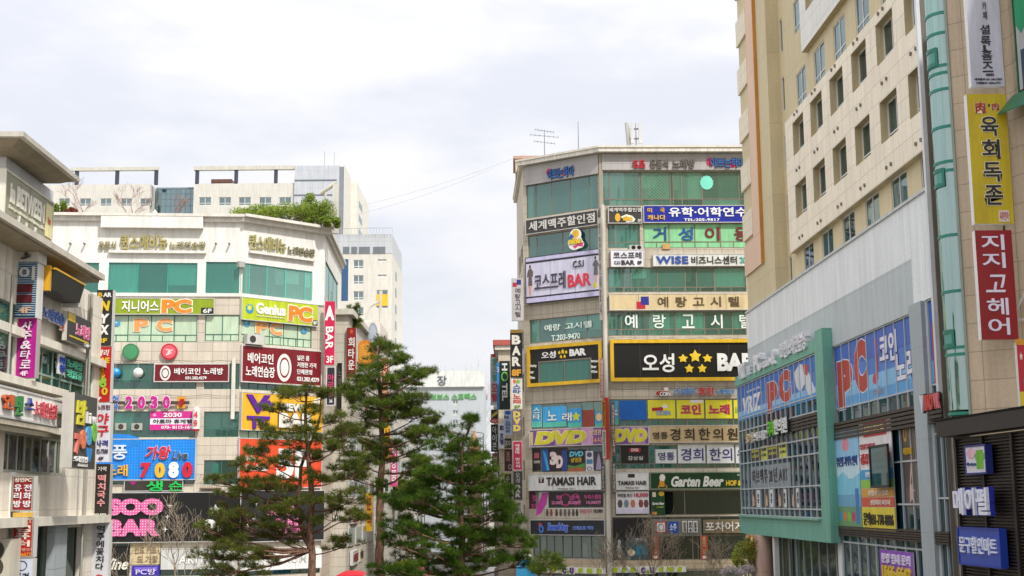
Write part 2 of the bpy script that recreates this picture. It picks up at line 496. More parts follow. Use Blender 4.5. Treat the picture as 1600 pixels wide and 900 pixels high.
def sign(F, px, d, th, col, items, label, cat='sign', name='signboard', case='#c9c8c4', frame=None, group=None, rough=.38, lth=.04, uz=None):
    """a board (or, without colour, free letters) fixed to the plane F; px = x0, y0, x1, y1 in the photograph"""
    R = uz or F.rect(*px, d + th)
    u0, u1, z0, z1 = R
    if col is None:
        c = F.P((u0 + u1) / 2, z0, d); root = empty(name, c)
    else:
        mb = MB(); mb.fbox(F, u0, u1, z0, z1, d, d + th, 0, 1)
        root = mb.build(name, [M(case, .45), M(col, rough)])
    tag(root, label, cat, group)
    if col is not None and th >= .2 and not frame and name == 'signboard' and (z1 - z0) > .7:
        frame = (case, .05, .025)
    if col is not None and th >= .2 and (u1 - u0) > 4 and name == 'signboard':
        k = int((u1 - u0) / 2.6)
        for j in range(1, k + 1):
            x = u0 + (u1 - u0) * j / (k + 1); mb = MB(); mb.fbox(F, x - .012, x + .012, z0 + .06, z1 - .06, d + th - .01, d + th + .002); mb.build('panel_joint', M('#4a4844', .7), root)
    if frame:
        fc, fw, fd = frame; mb = MB()
        for a in ((u0 - .004, u1 + .004, z1 - fw, z1 + .004), (u0 - .004, u1 + .004, z0 - .004, z0 + fw), (u0 - .004, u0 + fw, z0 + fw, z1 - fw), (u1 - fw, u1 + .004, z0 + fw, z1 - fw)):
            mb.fbox(F, *a, d + th - .01, d + th + fd)
        mb.build('frame', M(fc, .45), root)
    decorate(root, F, R, d + th, items, lth)
    return root


# ---------------------------------------------------------------- walls and windows
def wall(F, u0, u1, z0, z1, holes, mats, name, parent, zone=None, reveal=0.22, cuts_z=(), cuts_u=(), back=True, rev_mi=None):
    """one sheet of wall with openings cut through and the depth of each opening's sides"""
    us = sorted({u0, u1, *[h for H in holes for h in H[:2]], *cuts_u}); zs = sorted({z0, z1, *[h for H in holes for h in H[2:4]], *cuts_z})
    us = [u for u in us if u0 <= u <= u1]; zs = [z for z in zs if z0 <= z <= z1]
    mb = MB(); a = F.o.x * .37 + F.o.y * .71
    for i in range(len(us) - 1):
        for j in range(len(zs) - 1):
            if us[i + 1] - us[i] < 1e-5 or zs[j + 1] - zs[j] < 1e-5: continue
            cu, cz = (us[i] + us[i + 1]) / 2, (zs[j] + zs[j + 1]) / 2
            if any(h[0] < cu < h[1] and h[2] < cz < h[3] for h in holes): continue
            q = [(us[i], zs[j]), (us[i + 1], zs[j]), (us[i + 1], zs[j + 1]), (us[i], zs[j + 1])]
            mb.poly([F.P(u, z) for u, z in q], zone(cu, cz) if zone else 0, [(u + a, z) for u, z in q])
    for h in holes:
        a0, a1, b0, b1 = h[:4]; r = reveal
        mi = rev_mi if rev_mi is not None else (zone(a0 - .01, (b0 + b1) / 2) if zone else 0)
        for q in ([(a0, b0, 0), (a0, b1, 0), (a0, b1, -r), (a0, b0, -r)], [(a1, b1, 0), (a1, b0, 0), (a1, b0, -r), (a1, b1, -r)],
                  [(a0, b1, 0), (a1, b1, 0), (a1, b1, -r), (a0, b1, -r)], [(a1, b0, 0), (a0, b0, 0), (a0, b0, -r), (a1, b0, -r)]):
            mb.poly([F.P(*p) for p in q], mi, [(p[0] + p[2] + a, p[1] + p[2]) for p in q])
    return mb.build(name, mats, parent)


def window(F, R, cols, parent, frame='#2f5d50', glass=None, transom=None, curtain=0.6, fw=0.06, recess=0.1, fd=0.06, room=('#8a8578', 0.9), cols2=None, curtain_col=None, seed=None, name='window', opened=0):
    """R = (u0,u1,z0,z1); cols: number of lights or list of fractions; transom: fraction from the top"""
    rr = random.Random(seed if seed is not None else int(R[0] * 1000 + R[2] * 77))
    u0, u1, z0, z1 = R; W, H = u1 - u0, z1 - z0
    xs = [u0 + W * k / cols for k in range(cols + 1)] if isinstance(cols, int) else [u0 + W * k for k in [0, *cols, 1]]
    d0, d1 = -recess - fd / 2, -recess + fd / 2
    fr = MB()
    fr.fbox(F, u0 - .001, u1 + .001, z1 - fw, z1 - .001, d0, d1); fr.fbox(F, u0 - .001, u1 + .001, z0 + .001, z0 + fw, d0, d1)
    for k, x in enumerate(xs):
        a = x if k == 0 else (x - fw if k == len(xs) - 1 else x - fw / 2)
        fr.fbox(F, a, a + fw, z0 + fw, z1 - fw, d0 + .003, d1 - .003)
    zt = None
    if transom:
        for tt in (transom if isinstance(transom, (list, tuple)) else [transom]):
            zt = z1 - H * tt; fr.fbox(F, u0 + fw, u1 - fw, zt - fw / 2, zt + fw / 2, d0 + .006, d1 - .006)
        if cols2:
            for k in range(1, cols2):
                x = u0 + W * k / cols2; fr.fbox(F, x - fw / 2, x + fw / 2, z0 + fw, zt - fw / 2, d0 + .009, d1 - .009)
    # the dim room behind
    rm, depth = room
    b = -recess - depth
    i0, i1, k0, k1 = u0 - .02, u1 + .02, z0 - .02, z1 + .02; e = -recess - .12
    for q in ([(i0, k0, b), (i1, k0, b), (i1, k1, b), (i0, k1, b)], [(i0, k0, e), (i0, k0, b), (i0, k1, b), (i0, k1, e)], [(i1, k0, b), (i1, k0, e), (i1, k1, e), (i1, k1, b)],
              [(i0, k0, e), (i1, k0, e), (i1, k0, b), (i0, k0, b)], [(i0, k1, b), (i1, k1, b), (i1, k1, e), (i0, k1, e)]):
        fr.poly([F.P(*p) for p in q], 1)
    if depth > .7:
        for k in range(max(1, int(W / 1.3))):
            if rr.random() < .35: continue
            a = u0 + .1 + rr.random() * (W - .7); wd = rr.uniform(.25, .6); hh = H * rr.uniform(.2, .85); up_ = rr.random() < .25
            fr.fbox(F, a, a + wd, (z1 - hh * .3) if up_ else z0 + .01, (z1 - .02) if up_ else z0 + hh, b + .15, b + .15 + rr.uniform(.2, .5), rr.choice((2, 3, 4)))
    w = fr.build(name, [M(frame, .5), M(rm, .8), M('#c9c4b6', .7), M('#3a332c', .7), M('#8a9a8e', .7)], parent)
    pn = MB(); g = glass or GLASS('#4fb8a0')
    rows = [(z0, z1)] if zt is None else [(zt, z1), (z0, zt)]
    for k in range(len(xs) - 1):
        for (a, c) in rows:
            j = [rr.uniform(-.011, .011) for _ in range(4)]
            pn.poly([F.P(xs[k], a, -recess + j[0]), F.P(xs[k + 1], a, -recess + j[1]), F.P(xs[k + 1], c, -recess + j[2]), F.P(xs[k], c, -recess - j[0] + j[1] + j[2] if False else -recess + j[0] - j[1] + j[2])], 0)
    pn.build('pane', g, w)
    if curtain:
        for k in range(len(xs) - 1):
            if rr.random() > curtain: continue
            a, c = xs[k] + .03, xs[k + 1] - .03; q = rr.random()
            if q < .35: c = a + (c - a) * rr.uniform(.35, .8)
            elif q < .55: a = c - (c - a) * rr.uniform(.35, .8)
            zb = z0 + .05 if rr.random() < .7 else z0 + H * rr.uniform(.2, .6)
            n = max(8, int((c - a) / .05)); cu = MB(); pitch = rr.uniform(.09, .16)
            pts = [(a + (c - a) * t / n, -recess - .17 + .035 * math.sin(2 * math.pi * (a + (c - a) * t / n) / pitch) * rr.uniform(.6, 1)) for t in range(n + 1)]
            for t in range(n): cu.poly([F.P(pts[t][0], zb, pts[t][1]), F.P(pts[t + 1][0], zb, pts[t + 1][1]), F.P(pts[t + 1][0], z1 - .05, pts[t + 1][1]), F.P(pts[t][0], z1 - .05, pts[t][1])])
            cu.build('curtain', M(curtain_col or rr.choice(['#f4f2ea', '#e9ece2', '#d9d2be', '#c9d4c8', '#f6f0e0']), .85), w)
    return w
# ---------------------------------------------------------------- ground, road, pavements
ASPH = TILE('#4a4a4b', 30, 30, 0.001, .9, .05, .9, 0, .25, False)
PAVE = TILE('#a39d92', .6, .3, .012, .6, .12, .85, .5, .2)
mb = MB(); mb.poly([(-1500, -300, 0), (1500, -300, 0), (1500, 3000, 0), (-1500, 3000, 0)], 0, [(-1500, -300), (1500, -300), (1500, 3000), (-1500, 3000)])
structure('ground', mb, [M('#8d897f', .95)])
mb = MB(); mb.poly([(-12.6, -40, .004), (12.2, -40, .004), (12.2, 100, .004), (-12.6, 100, .004)], 0, [(0, 0), (25, 0), (25, 140), (0, 140)])
mb.poly([(-11.5, 100, .004), (-1.5, 100, .004), (-7, 260, .004), (-17, 260, .004)], 0, [(0, 0), (10, 0), (10, 160), (0, 160)])
structure('road', mb, [ASPH])
for nm, x0, x1, y0, y1 in (('pavement', -16.4, -12.6, -40, 92), ('pavement', 12.2, 17, -40, 92)):
    mb = MB(); mb.fbox(Face((0, 0, 0), 0), x0, x1, 0, .13, -y1, -y0)
    mb2 = MB(); mb2.poly([(x0, y0, .134), (x1, y0, .134), (x1, y1, .134), (x0, y1, .134)], 0, [(x0, y0), (x1, y0), (x1, y1), (x0, y1)])
    structure('kerb', mb, [M('#9b978e', .8)]); structure('pavement', mb2, [PAVE])
mb = MB()
for k in range(18): mb.poly([(-.07, -30 + 7 * k, .008), (.07, -30 + 7 * k, .008), (.07, -27 + 7 * k, .008), (-.07, -27 + 7 * k, .008)])
structure('road_marking', mb, [M('#d8d6cc', .7)])
mb = MB(); mb.box(-12.4, 12.0, 52, 74, 0.01, .55)
structure('planting_bed', mb, [M('#5d5340', .95)])

STREET = 88.2      # degrees: the street runs straight away from the viewer
CREAM, TILEC = '#d3cabb', '#c6bba8'

# ================================================================ the white cornered block on the left, seven storeys
oB = at(375, 600, 103)
FB = Face(oB, 5); FBC = Face(oB, 42.5)
uE_BC = FBC.uv(506, 500)[0]
pe = FBC.P(uE_BC, 0); FBS = Face(pe, 92.5); SL = FBS.uv(533, 480)[0]
blk = empty('corner_building', FB.P(-5, 0, -4), 'white topped six storey corner block with teal windows behind the tall pines', 'building')
ul = FB.uv(60, 560)[0]
ztop = FB.uv(300, 340)[1]; z7 = FB.uv(300, 461)[1]
PLAS, BT = M('#e9e6df', .75, .3), TILE('#cdc2b1', 1.15, 0.72, .022, .62, .06, .5, 0, .10)
STONE = TILE('#cbb894', 1.3, .62, .03, .6, .08, .6, 0, .1)
zB = lambda u, z: 0 if z > z7 else 1
def RB(F, *p): return F.rect(*p)
wB = [  # rect, cols, transom, cols2, glass, curtain
    ((80, 410, 154, 460), 2, None, None, 't7', .6), ((170, 410, 308, 460), 3, None, None, 't7', .9), ((322, 409, 374, 459), 1, None, None, 't7', .6),
    ((128, 492, 308, 534), 5, .74, 10, 'film', 0), ((321, 492, 374, 533), 2, .74, 4, 'film', 0),
    ((112, 568, 307, 608), 5, .68, 10, 'dk', .3), ((320, 568, 374, 608), 2, .68, 4, 'dk', .3),
    ((112, 643, 305, 684), 6, .7, 9, 'dk', .45), ((319, 643, 373, 683), 2, .7, 3, 'dk', .2),
    ((112, 720, 304, 757), 6, .7, 9, 'dk', .4), ((319, 719, 373, 757), 2, None, None, 'dk', .2),
    ((172, 850, 203, 900), 1, None, None, 'dk', 0), ((248, 864, 374, 900), 3, None, None, 'dk', 0)]
GL = {'t7': GLASS('#9cf2e2', .07, body=.34), 'film': M('#bfd3b6', .25), 'dk': GLASS('#8accbe', .10, body=.2), 'sunlit': GLASS('#c8faee', .10, body=.42)}  # corner panes paler: sun on the curtains put into the glass colour
holes = [RB(FB, *w[0]) for w in wB]
wall(FB, ul, 0, 0, ztop, holes, [PLAS, BT], 'front_wall', blk, zB)
for w, h in zip(wB, holes):
    window(FB, h, w[1], blk, frame='#2c6a58' if w[4] != 't7' else '#2f9f8d', glass=GL[w[4]], transom=w[2], cols2=w[3], curtain=w[5], room=(('#b7b39a' if w[4] == 'film' else ('#8f8f86' if w[4] == 't7' else '#55534b')), 1.2),
           curtain_col='#f6faf6' if w[4] == 't7' else None)
ztc = ztop
wC = [((377, 410, 488, 466), [.12, .36, .62, .9], None, None, 'sunlit', .9), ((377, 500, 487, 535), 5, .62, 9, 'film', 0), ((376, 594, 485, 608), 8, None, None, 'dk', .2),
      ((375, 672, 485, 686), 8, None, None, 'film', 0), ((378, 858, 500, 900), 4, None, None, 'dk', 0)]
hC = [FBC.rect(*w[0]) for w in wC]
wall(FBC, 0, uE_BC, 0, ztc, hC, [PLAS, BT], 'corner_wall', blk, zB)
for w, h in zip(wC, hC):
    window(FBC, h, w[1], blk, frame='#2c6a58' if w[4] != 'sunlit' else '#58c9b8', glass=GL[w[4]], transom=w[2], cols2=w[3], curtain=w[5], room=(('#cfcab4' if w[4] in ('film', 'sunlit') else '#55534b'), 1.2), curtain_col='#f0efe4')
hS = [(.8, SL - 3.5, z7 + .8, ztop - 2.3), (.8, SL - 3.5, z7 - 2.8, z7 - 1)]
wall(FBS, 0, SL, 0, ztop, hS, [PLAS, BT], 'side_wall', blk, zB)
for h in hS: window(FBS, h, 3, blk, frame='#4f8f80', glass=GL['sunlit'], curtain=.5)
# roof slab, projecting cornice and the heavy fascia panel on the front
def cornice(F, u0, u1, z, dep, h, nm, par, mat):
    mb = MB()
    P0 = [(u0, z, 0), (u1, z, 0)]
    mb.fbox(F, u0, u1, z, z + h, -.3, dep); mb.fbox(F, u0, u1, z - .35, z - .002, -.2, dep * .55)
    return mb.build(nm, mat, par)
cornice(FB, ul, .25, ztop, .55, .22, 'cornice', blk, M('#dcd7cc', .8))
cornice(FBC, -.28, uE_BC + .3, ztop + .003, .8, .22, 'cornice', blk, M('#dcd7cc', .8))
cornice(FBS, -.3, SL, ztop + .006, .45, .22, 'cornice', blk, M('#d2cdc2', .8))
r = FB.rect(158, 336, 317, 355, .5)
mb = MB(); mb.fbox(FB, r[0], r[1], r[2], r[3], -.1, .52); mb.build('fascia_panel', M('#e6e2da', .8), blk)
r = FB.rect(170, 391, 322, 395, .2); mb = MB(); mb.fbox(FB, r[0], r[1], r[2], r[3], -.05, .3); mb.build('ledge', M('#e2ded5', .8), blk)
r = FBC.rect(390, 391, 492, 395, .2); mb = MB(); mb.fbox(FBC, r[0], r[1], r[2], r[3], -.05, .3); mb.build('ledge', M('#e2ded5', .8), blk)
for F, a, b in ((FB, ul, .1), (FBC, -.1, uE_BC)):
    mb = MB(); mb.fbox(F, a, b, z7 - .12, z7 + .14, -.1, .12); mb.build('string_course', M('#e4e0d8', .8), blk)
q = [FB.P(ul, 0), FB.P(0, 0), FBC.P(uE_BC, 0), FBS.P(SL, 0)]; q.append((FB.P(ul, 0)[0], FBS.P(SL, 0)[1], 0))
mb = MB(); mb.poly([(p[0], p[1], ztop + .06) for p in q]); mb.poly([(q[0][0], q[0][1], 0), (q[0][0], q[0][1], ztop), (q[4][0], q[4][1], ztop), (q[4][0], q[4][1], 0)])
mb.poly([(q[3][0], q[3][1], 0), (q[4][0], q[4][1], 0), (q[4][0], q[4][1], ztop), (q[3][0], q[3][1], ztop)]); mb.build('roof', M('#b9b4a8', .9), blk)
# stone-faced ground floor band above the shops
r = FB.rect(204, 849, 251, 882, .05); mb = MB(); mb.fbox(FB, r[0], r[1], r[2], r[3], -.05, .08); mb.build('stone_panel', STONE, blk)
# small fittings
def spot(F, x, y, par, s=.16):
    u, z = F.uv(x, y); mb = MB(); mb.fbox(F, u - s * .3, u + s * .3, z + s * .2, z + s * .5, 0, s * 2); mb.cyl(F, u, z, s * .5, s * 1.2, s * 2.6, 10); return mb.build('spotlight', M('#6d6a63', .5), par)
for x in (111, 133, 338, 359): spot(FB, x, 382, blk)
r = FBC.rect(366, 407, 374, 416, .3); mb = MB(); mb.fbox(FBC, -.55, 0.0, r[2], r[3], .02, .35); mb.build('vent_box', M('#a9a79f', .5), blk)
r = FBC.rect(386, 521, 413, 537, .5)
mb = MB(); mb.fbox(FBC, r[0], r[1], r[2], r[3], .05, .55); ac = mb.build('outdoor_unit', M('#c9c7bf', .5), blk)
mb = MB(); mb.cyl(FBC, r[0] + .5, (r[2] + r[3]) / 2, .27, .55, .58, 18); mb.build('fan_grille', M('#3c3b38', .6), ac)
r = FB.rect(318, 724, 341, 757); mb = MB(); mb.fbox(FB, r[0], r[1], r[2], r[3], -.3, -.1); dr = mb.build('balcony_door', M('#2f6f60', .4), blk)
mb = MB()
for k in range(9): mb.tube([FB.P(r[0] - .1 + k * .17, r[2] - .25, .45), FB.P(r[0] - .1 + k * .17, r[2] + .75, .45)], .012, 4)
mb.tube([FB.P(r[0] - .15, r[2] + .75, .02), FB.P(r[0] - .15, r[2] + .75, .45), FB.P(r[1] + .2, r[2] + .75, .45), FB.P(r[1] + .2, r[2] + .75, .02)], .02, 4); mb.fbox(FB, r[0] - .2, r[1] + .25, r[2] - .33, r[2] - .25, 0, .5)
mb.build('balcony_railing', M('#7d6a5a', .6), blk)
# drainpipe at the corner
mb = MB(); mb.fbox(FB, -.62, -.34, FB.uv(370, 655)[1], FB.uv(370, 560)[1], .02, .24); mb.build('cable_duct', M('#d9d6c8', .5), blk)

G = 'shop signs on the white cornered block'
def sB(px, col, items, label, F=FB, d=.03, th=.22, **k):
    return sign(F, px, d, th, col, items, label, group=G, **k)
TXT = '#f4f3ee'
sB((155, 366, 322, 391), None, [('온돌식', '#9a9268', 0.0, .45, .16, .92, {'b': .03}), ('퀸스애비뉴', '#a59a5e', .2, .02, .64, .95, {'b': .05, 'out': '#d8d2b0', 'ow': .02}), ('노래연습장', '#9a9268', .66, .42, 1, .9, {'b': .03})],
   'olive metal letters standing on a ledge of the white wall above wide teal window', th=.05, name='letter_sign', lth=.12)
sB((389, 366, 491, 391), None, [('퀸스애비뉴', '#a8a06c', .0, .0, .55, .95, {'b': .05, 'out': '#d8d2b0', 'ow': .02}), ('노래연습장', '#8a8468', .58, .38, 1, .92, {'b': .03})],
   'olive metal letters on the slanted white corner wall above pale curtained window', F=FBC, th=.05, name='letter_sign', lth=.14)
sB((128, 465, 335, 491), '#8da01e', [('지니어스', TXT, .30, .16, .58, .84, {'b': .05, 'out': '#6e7d1a', 'ow': .02}), ('PC', '#f08a2c', .60, .08, .83, .92, {'b': .07, 'out': '#fbf6e6', 'ow': .035}), ('@rect', '#23241f', .90, .58, .995, .95), ('6F', TXT, .915, .64, .98, .9)],
   'long olive green sign with orange PC letters above pale green windows')
sB((378, 463, 497, 499), '#b9c92c', [('@disc', '#3f8fb8', .05, .30, .15, .72), ('@star', '#d8e04a', .06, .30, .14, .62, {'n': 6}), ('Genius', TXT, .18, .2, .56, .68, {'b': .045}), ('Platinum Next Digital Zone', '#eef0d0', .19, .74, .55, .82, {'b': .01}), ('PC', '#f0862a', .6, .16, .92, .86, {'b': .07, 'out': '#fdf8ea', 'ow': .035}), ('@rect', '#26271f', .925, .72, .995, .96), ('6F', TXT, .935, .76, .985, .92)],
   'bright lime sign with globe and orange PC letters on the slanted corner', F=FBC)
sB((378, 538, 503, 597), '#7a1620', [('베어코인', TXT, .07, .2, .38, .48, {'b': .035}), ('노래연습장', TXT, .05, .55, .40, .84, {'b': .035}), ('@disc', '#e9e6e2', .43, .16, .61, .92), ('@ring', '#7a1620', .46, .26, .585, .82, {'k': .8}), ('넓은 룸', TXT, .68, .17, .83, .31), ('저렴한 가격', TXT, .68, .36, .92, .5), ('단체환영', TXT, .68, .55, .87, .69), ('031.202.4279', TXT, .68, .76, .96, .88)],
   'large maroon board with round white badge on the slanted corner', F=FBC, frame=('#cfcac2', .09, .02))
sB((241, 568, 358, 597), '#6e1119', [('@disc', '#e6e2de', .08, .12, .22, .92), ('@ring', '#6e1119', .1, .24, .2, .8), ('베어코인 노래방', TXT, .27, .24, .92, .6, {'b': .035}), ('031.202.4279', TXT, .42, .7, .70, .86)],
   'wide maroon board with round white badge between dark window rows', frame=('#cfcac2', .07, .02))
for col, x, lab, c2 in (('#3f7d55', 205, 'round plain green disc sign mounted on the beige tiles', '#4b9263'), ('#c11e32', 265, 'round red disc sign with pale scribble on the beige tiles', '#e0606a')):
    u, z = FB.uv(x, 550); mb = MB(); mb.cyl(FB, u, z, .62, .02, .28, 32); o = mb.build('disc_sign', M(col, .4)); tag(o, lab, 'sign', G)
    mb = MB(); mb.cyl(FB, u, z, .5, .27, .29, 32); mb.build('disc_face', M(c2, .35), o)
    if x == 265:
        mb = MB()
        for a, b, c, e in ((-.3, .2, .3, .12), (-.15, -.05, .25, .2), (-.25, -.2, .2, -.05)): mb.prism(FB, [(u + a, z + b), (u + a + .1, z + b - .08), (u + c, z + e - .08), (u + c, z + e)], .28, .3)
        mb.build('emblem', M('#f4dcd8', .4), o)
# half-sphere lamps in the dark window
for x, col, lab in ((182, '#2f8fd0', 'shiny blue balloon hanging in the dark window under the disc signs'), (217, '#e4e2de', 'white balloon hanging in the dark window under the disc signs')):
    u, z = FB.uv(x, 583); mb = MB(); n = 12
    c = Vector(FB.P(u, z, .3))
    for i in range(n):
        for j in range(20):
            def sp(a, b): return tuple(c + Vector((math.cos(b) * math.sin(a), math.sin(b) * math.sin(a), math.cos(a))) * .38)
            a0, a1, b0, b1 = math.pi * i / n, math.pi * (i + 1) / n, 2 * math.pi * j / 20, 2 * math.pi * (j + 1) / 20
            mb.poly([sp(a0, b0), sp(a1, b0), sp(a1, b1), sp(a0, b1)] if 0 < i < n - 1 else ([sp(a0, b0), sp(a1, b0), sp(a1, b1)] if i == 0 else [sp(a0, b0), sp(a1, b0), sp(a0, b1)]))
    o = mb.build('globe_balloon', M(col, .25), smooth=True); tag(o, lab, 'balloon', 'balloons in the window')
    mb = MB(); mb.tube([c + Vector((0, 0, .36)), c + Vector((0, 0, .75))], .012, 4); mb.build('string', M('#cccccc'), o)
o = sB((175, 619, 296, 640), None, [('@rect', '#4a4038', -.02, .38, 1.0, .62, {'name': 'rail', 'th': .02}), ('허락', '#2a62b8', .0, -.1, .09, 1.1, {'v': True, 'b': .05, 'out': '#f4f4f4', 'ow': .03}), ('2', '#c01a86', .18, .0, .27, .95, {'b': .06, 'out': '#f6e6f0', 'ow': .04}), ('0', '#c01a86', .34, .0, .43, .95, {'b': .06, 'out': '#f6e6f0', 'ow': .04}), ('3', '#c01a86', .50, .0, .59, .95, {'b': .06, 'out': '#f6e6f0', 'ow': .04}), ('0', '#c01a86', .66, .0, .75, .95, {'b': .06, 'out': '#f6e6f0', 'ow': .04}), ('@rect', '#d99a2e', .84, .05, .95, .92), ('4F', '#b3202a', .86, .2, .93, .8, {'b': .04})],
       'magenta free-standing numerals on a dark rail above the window row', name='letter_sign', lth=.12)
sB((235, 643, 303, 672), '#e7e4ea', [('@rect', '#d02a8c', 0, 0, 1, .36), ('@rect', '#d02a8c', 0, .7, 1, 1), ('2030', TXT, .3, .07, .72, .3), ('아로마 휴게텔', '#38333a', .07, .42, .96, .64, {'b': .03}), ('070- 8115-169', TXT, .26, .77, .97, .94), ('@star', '#f0a6d2', .04, .06, .15, .32, {'n': 7, 'k': .4})],
   'pink and white banner with phone number hung over the window row', th=.08)
u, z = FB.uv(308, 656); mb = MB(); mb.cyl(Face(FB.P(u, 0, .35), 0), 0, 0, .01, 0, .01, 6)
mb = MB(); c = FB.P(u, 0, .4); r = .3
z0, z1 = FB.uv(308, 671)[1], FB.uv(308, 640)[1]
mb.tube([(c[0], c[1], z0), (c[0], c[1], z1)], r, 16); lan = mb.build('lantern_sign', M('#e8e0da', .5)); tag(lan, 'white cylinder lantern with red characters beside the pink banner', 'lantern', G)
mb = MB(); mb.tube([(c[0], c[1], z1 + .002), (c[0], c[1], z1 + .25)], [r, .02], 16); mb.build('cap', M('#d8cfc8', .5), lan)
mb = MB(); mb.tube([(c[0], c[1], z0 - .15), (c[0], c[1], z0 - .002)], r * .8, 16); mb.build('base', M('#b3292c', .5), lan)
mb = MB(); fx = Face((c[0], c[1] - r, 0), 0); put_text(mb, fx, '4층', -.15, .15, z0 + .15, z1 - .15, -.04, .01, .04, vertical=True); mb.build('lettering', M('#d04a4a'), lan)
# the big blue bulb board
o = sB((128, 686, 306, 751), TILE('#1c78cc', .21, .21, .025, 1.5, .05, .4, 0, .08, False), [('@disc', '#1f7fd0', .1, -.12, .52, .25, {'name': 'panel', 'th': .004}), ('풍', '#cfdcea', .27, .15, .40, .5, {'b': .05}), ('노래', '#e0a92c', .22, .62, .41, .9, {'b': .04}), ('가왕', '#d21f35', .56, .18, .78, .5, {'b': .06, 'sh': .2, 'out': '#f1e6ea', 'ow': .03}), ('Live', '#3d4a58', .79, .3, .93, .5, {'sh': .3, 'b': .02, 'out': '#d8e4ee', 'ow': .02}),
       ('7', '#d01c30', .52, .58, .61, .95, {'b': .08, 'sh': .1}), ('0', '#eab52a', .645, .58, .735, .95, {'b': .08}), ('8', '#e6eef6', .765, .56, .855, .95, {'b': .08}), ('0', '#d01c30', .885, .56, .975, .95, {'b': .08})],
       'big bright blue bulb board with red and yellow numerals', th=.3, lth=.14)
sB((194, 751, 286, 768), '#3a332c', [('생', '#16c454', .38, .04, .66, .98, {'b': .05}), ('슨', '#16c454', .76, .08, .99, .98, {'b': .05}), ('@poly', '#a81a86', .06, 0, .24, .42, {'pts': [(0, 0), (1, 0), (.5, 1)]})],
   'dark strip sign with bright green letters under the blue bulb board', lth=.1)
o = sB((128, 770, 376, 849), '#151413', [('SOO', BULB('#cf5f96'), .16, .12, .515, .46, {'b': .09, 'out': '#4a1a30', 'ow': .015}), ('BAR', BULB('#cf5f96'), .16, .53, .50, .87, {'b': .09, 'out': '#4a1a30', 'ow': .015}),
       ('@star', '#e6e4e0', .535, .22, .57, .32, {'n': 4, 'k': .3}), ('@star', '#e6e4e0', .525, .44, .555, .54, {'n': 4, 'k': .3}), ('@star', '#e6e4e0', .51, .68, .545, .80, {'n': 4, 'k': .3}), ('@star', '#dfe0e0', .80, .25, .88, .47, {'n': 5, 'k': .45}), ('2F', '#e8e8e6', .77, .55, .93, .87, {'b': .05})],
       'very wide black bar sign with big pink bulb letters and white stars', th=.3, lth=.16)
sB((378, 612, 505, 672), '#eab22c', [('V', '#5d1b9c', .05, .06, .33, .53, {'b': .04}), ('@poly', '#5d1b9c', .27, .18, .38, .42, {'pts': [(0, .35), (.5, 0), (1, .6), (.95, 1), (.8, 1), (.4, .5)]}), ('ㅠ', '#5d1b9c', .06, .62, .33, .95, {'b': .06}), ('VIEW', '#e9e6da', .44, .25, .74, .45, {'b': .06, 'out': '#4a3a1a', 'ow': .03}), ('BAR', '#e9e6da', .44, .5, .88, .9, {'b': .07, 'out': '#4a3a1a', 'ow': .03}), ('4F', '#f0ead8', .86, .06, .97, .26, {'b': .03})],
   'golden yellow board with purple V emblem and white bar letters', F=FBC, th=.3, lth=.12)
sB((374, 684, 503, 762), '#e8502e', [('Whiskey', TXT, .07, .17, .33, .30, {'b': .03}), ('Wine', TXT, .07, .35, .22, .48, {'b': .03}), ('Cocktail', TXT, .07, .53, .33, .66, {'b': .03}), ('5F', TXT, .44, .2, .86, .82, {'b': .06})],
   'orange red drinks board with white border line behind pine branches', F=FBC, th=.2)
o = sB((374, 766, 507, 848), '#2a2a2b', [('SOO', BULB('#cf5f96'), .3, .2, .62, .5, {'b': .09}), ('BAR', BULB('#cf5f96'), .42, .55, .75, .85, {'b': .09}), ('@star', '#e6e4e0', .17, .2, .22, .32, {'n': 4, 'k': .3}), ('@star', '#e6e4e0', .15, .5, .19, .6, {'n': 4, 'k': .3}), ('@star', '#e6e4e0', .08, .6, .13, .72, {'n': 4, 'k': .3})],
       'dark bar board with pink letters mostly hidden by pine foliage', F=FBC, th=.3, lth=.14)
sB((150, 853, 202, 900), '#151716', [('Wine', '#e8e4d6', .12, .42, .98, .8, {'sh': .35, 'b': .03})], 'black shop window panel with white slanted script beside stone facing', th=.06)
o = sB((206, 855, 249, 880), None, [('안드 카드', '#8d7a58', .1, .0, .9, .4, {'b': .02}), ('도 가장', '#8d7a58', .2, .55, .95, .98, {'b': .02})], 'faded carved letters on the pale stone shopfront panel', name='letter_sign', lth=.02, d=.085, th=.01)
sB((206, 884, 250, 900), '#3b2fa0', [('@rect', '#7a66c8', .1, .15, .9, .5), ('PC방', '#d8cff0', .15, .3, .85, .9, {'b': .03})], 'violet poster panel low on the stone shopfront', th=.06)
sB((252, 857, 368, 890), '#c8c8c4', [('ARITAUM', '#f2f2ee', .24, .36, .94, .74, {'b': .012, 'sp': 1.15, 'out': '#a8a8a4', 'ow': .01})], 'pale grey shop fascia with thin silver capital letters', th=.3)
sB((376, 858, 503, 893), '#f1f0ec', [('ARITAUM', '#d9d9d4', .2, .3, .8, .7, {'b': .015, 'sp': 1.15})], 'bright white shop fascia under the dark bar board at the corner', F=FBC, th=.3)
p, q = FB.uv(150, 563, .1), FB.uv(372, 561, .1)
for k, (dz, lab) in enumerate(((0, 'thin cable strung along the tiles above the maroon boards'), (-2.6, 'thin cable strung along the tiles above the magenta numerals'))):
    mb = MB(); n = 24; mb.tube([FB.P(p[0] + (q[0] - p[0]) * t / n, p[1] + dz - .15 * abs(math.sin(t * .45 + k)), .1) for t in range(n + 1)], .014, 4)
    o = mb.build('wall_cable', M('#3c3833', .7)); tag(o, lab, 'cable', 'cables on the white cornered block')
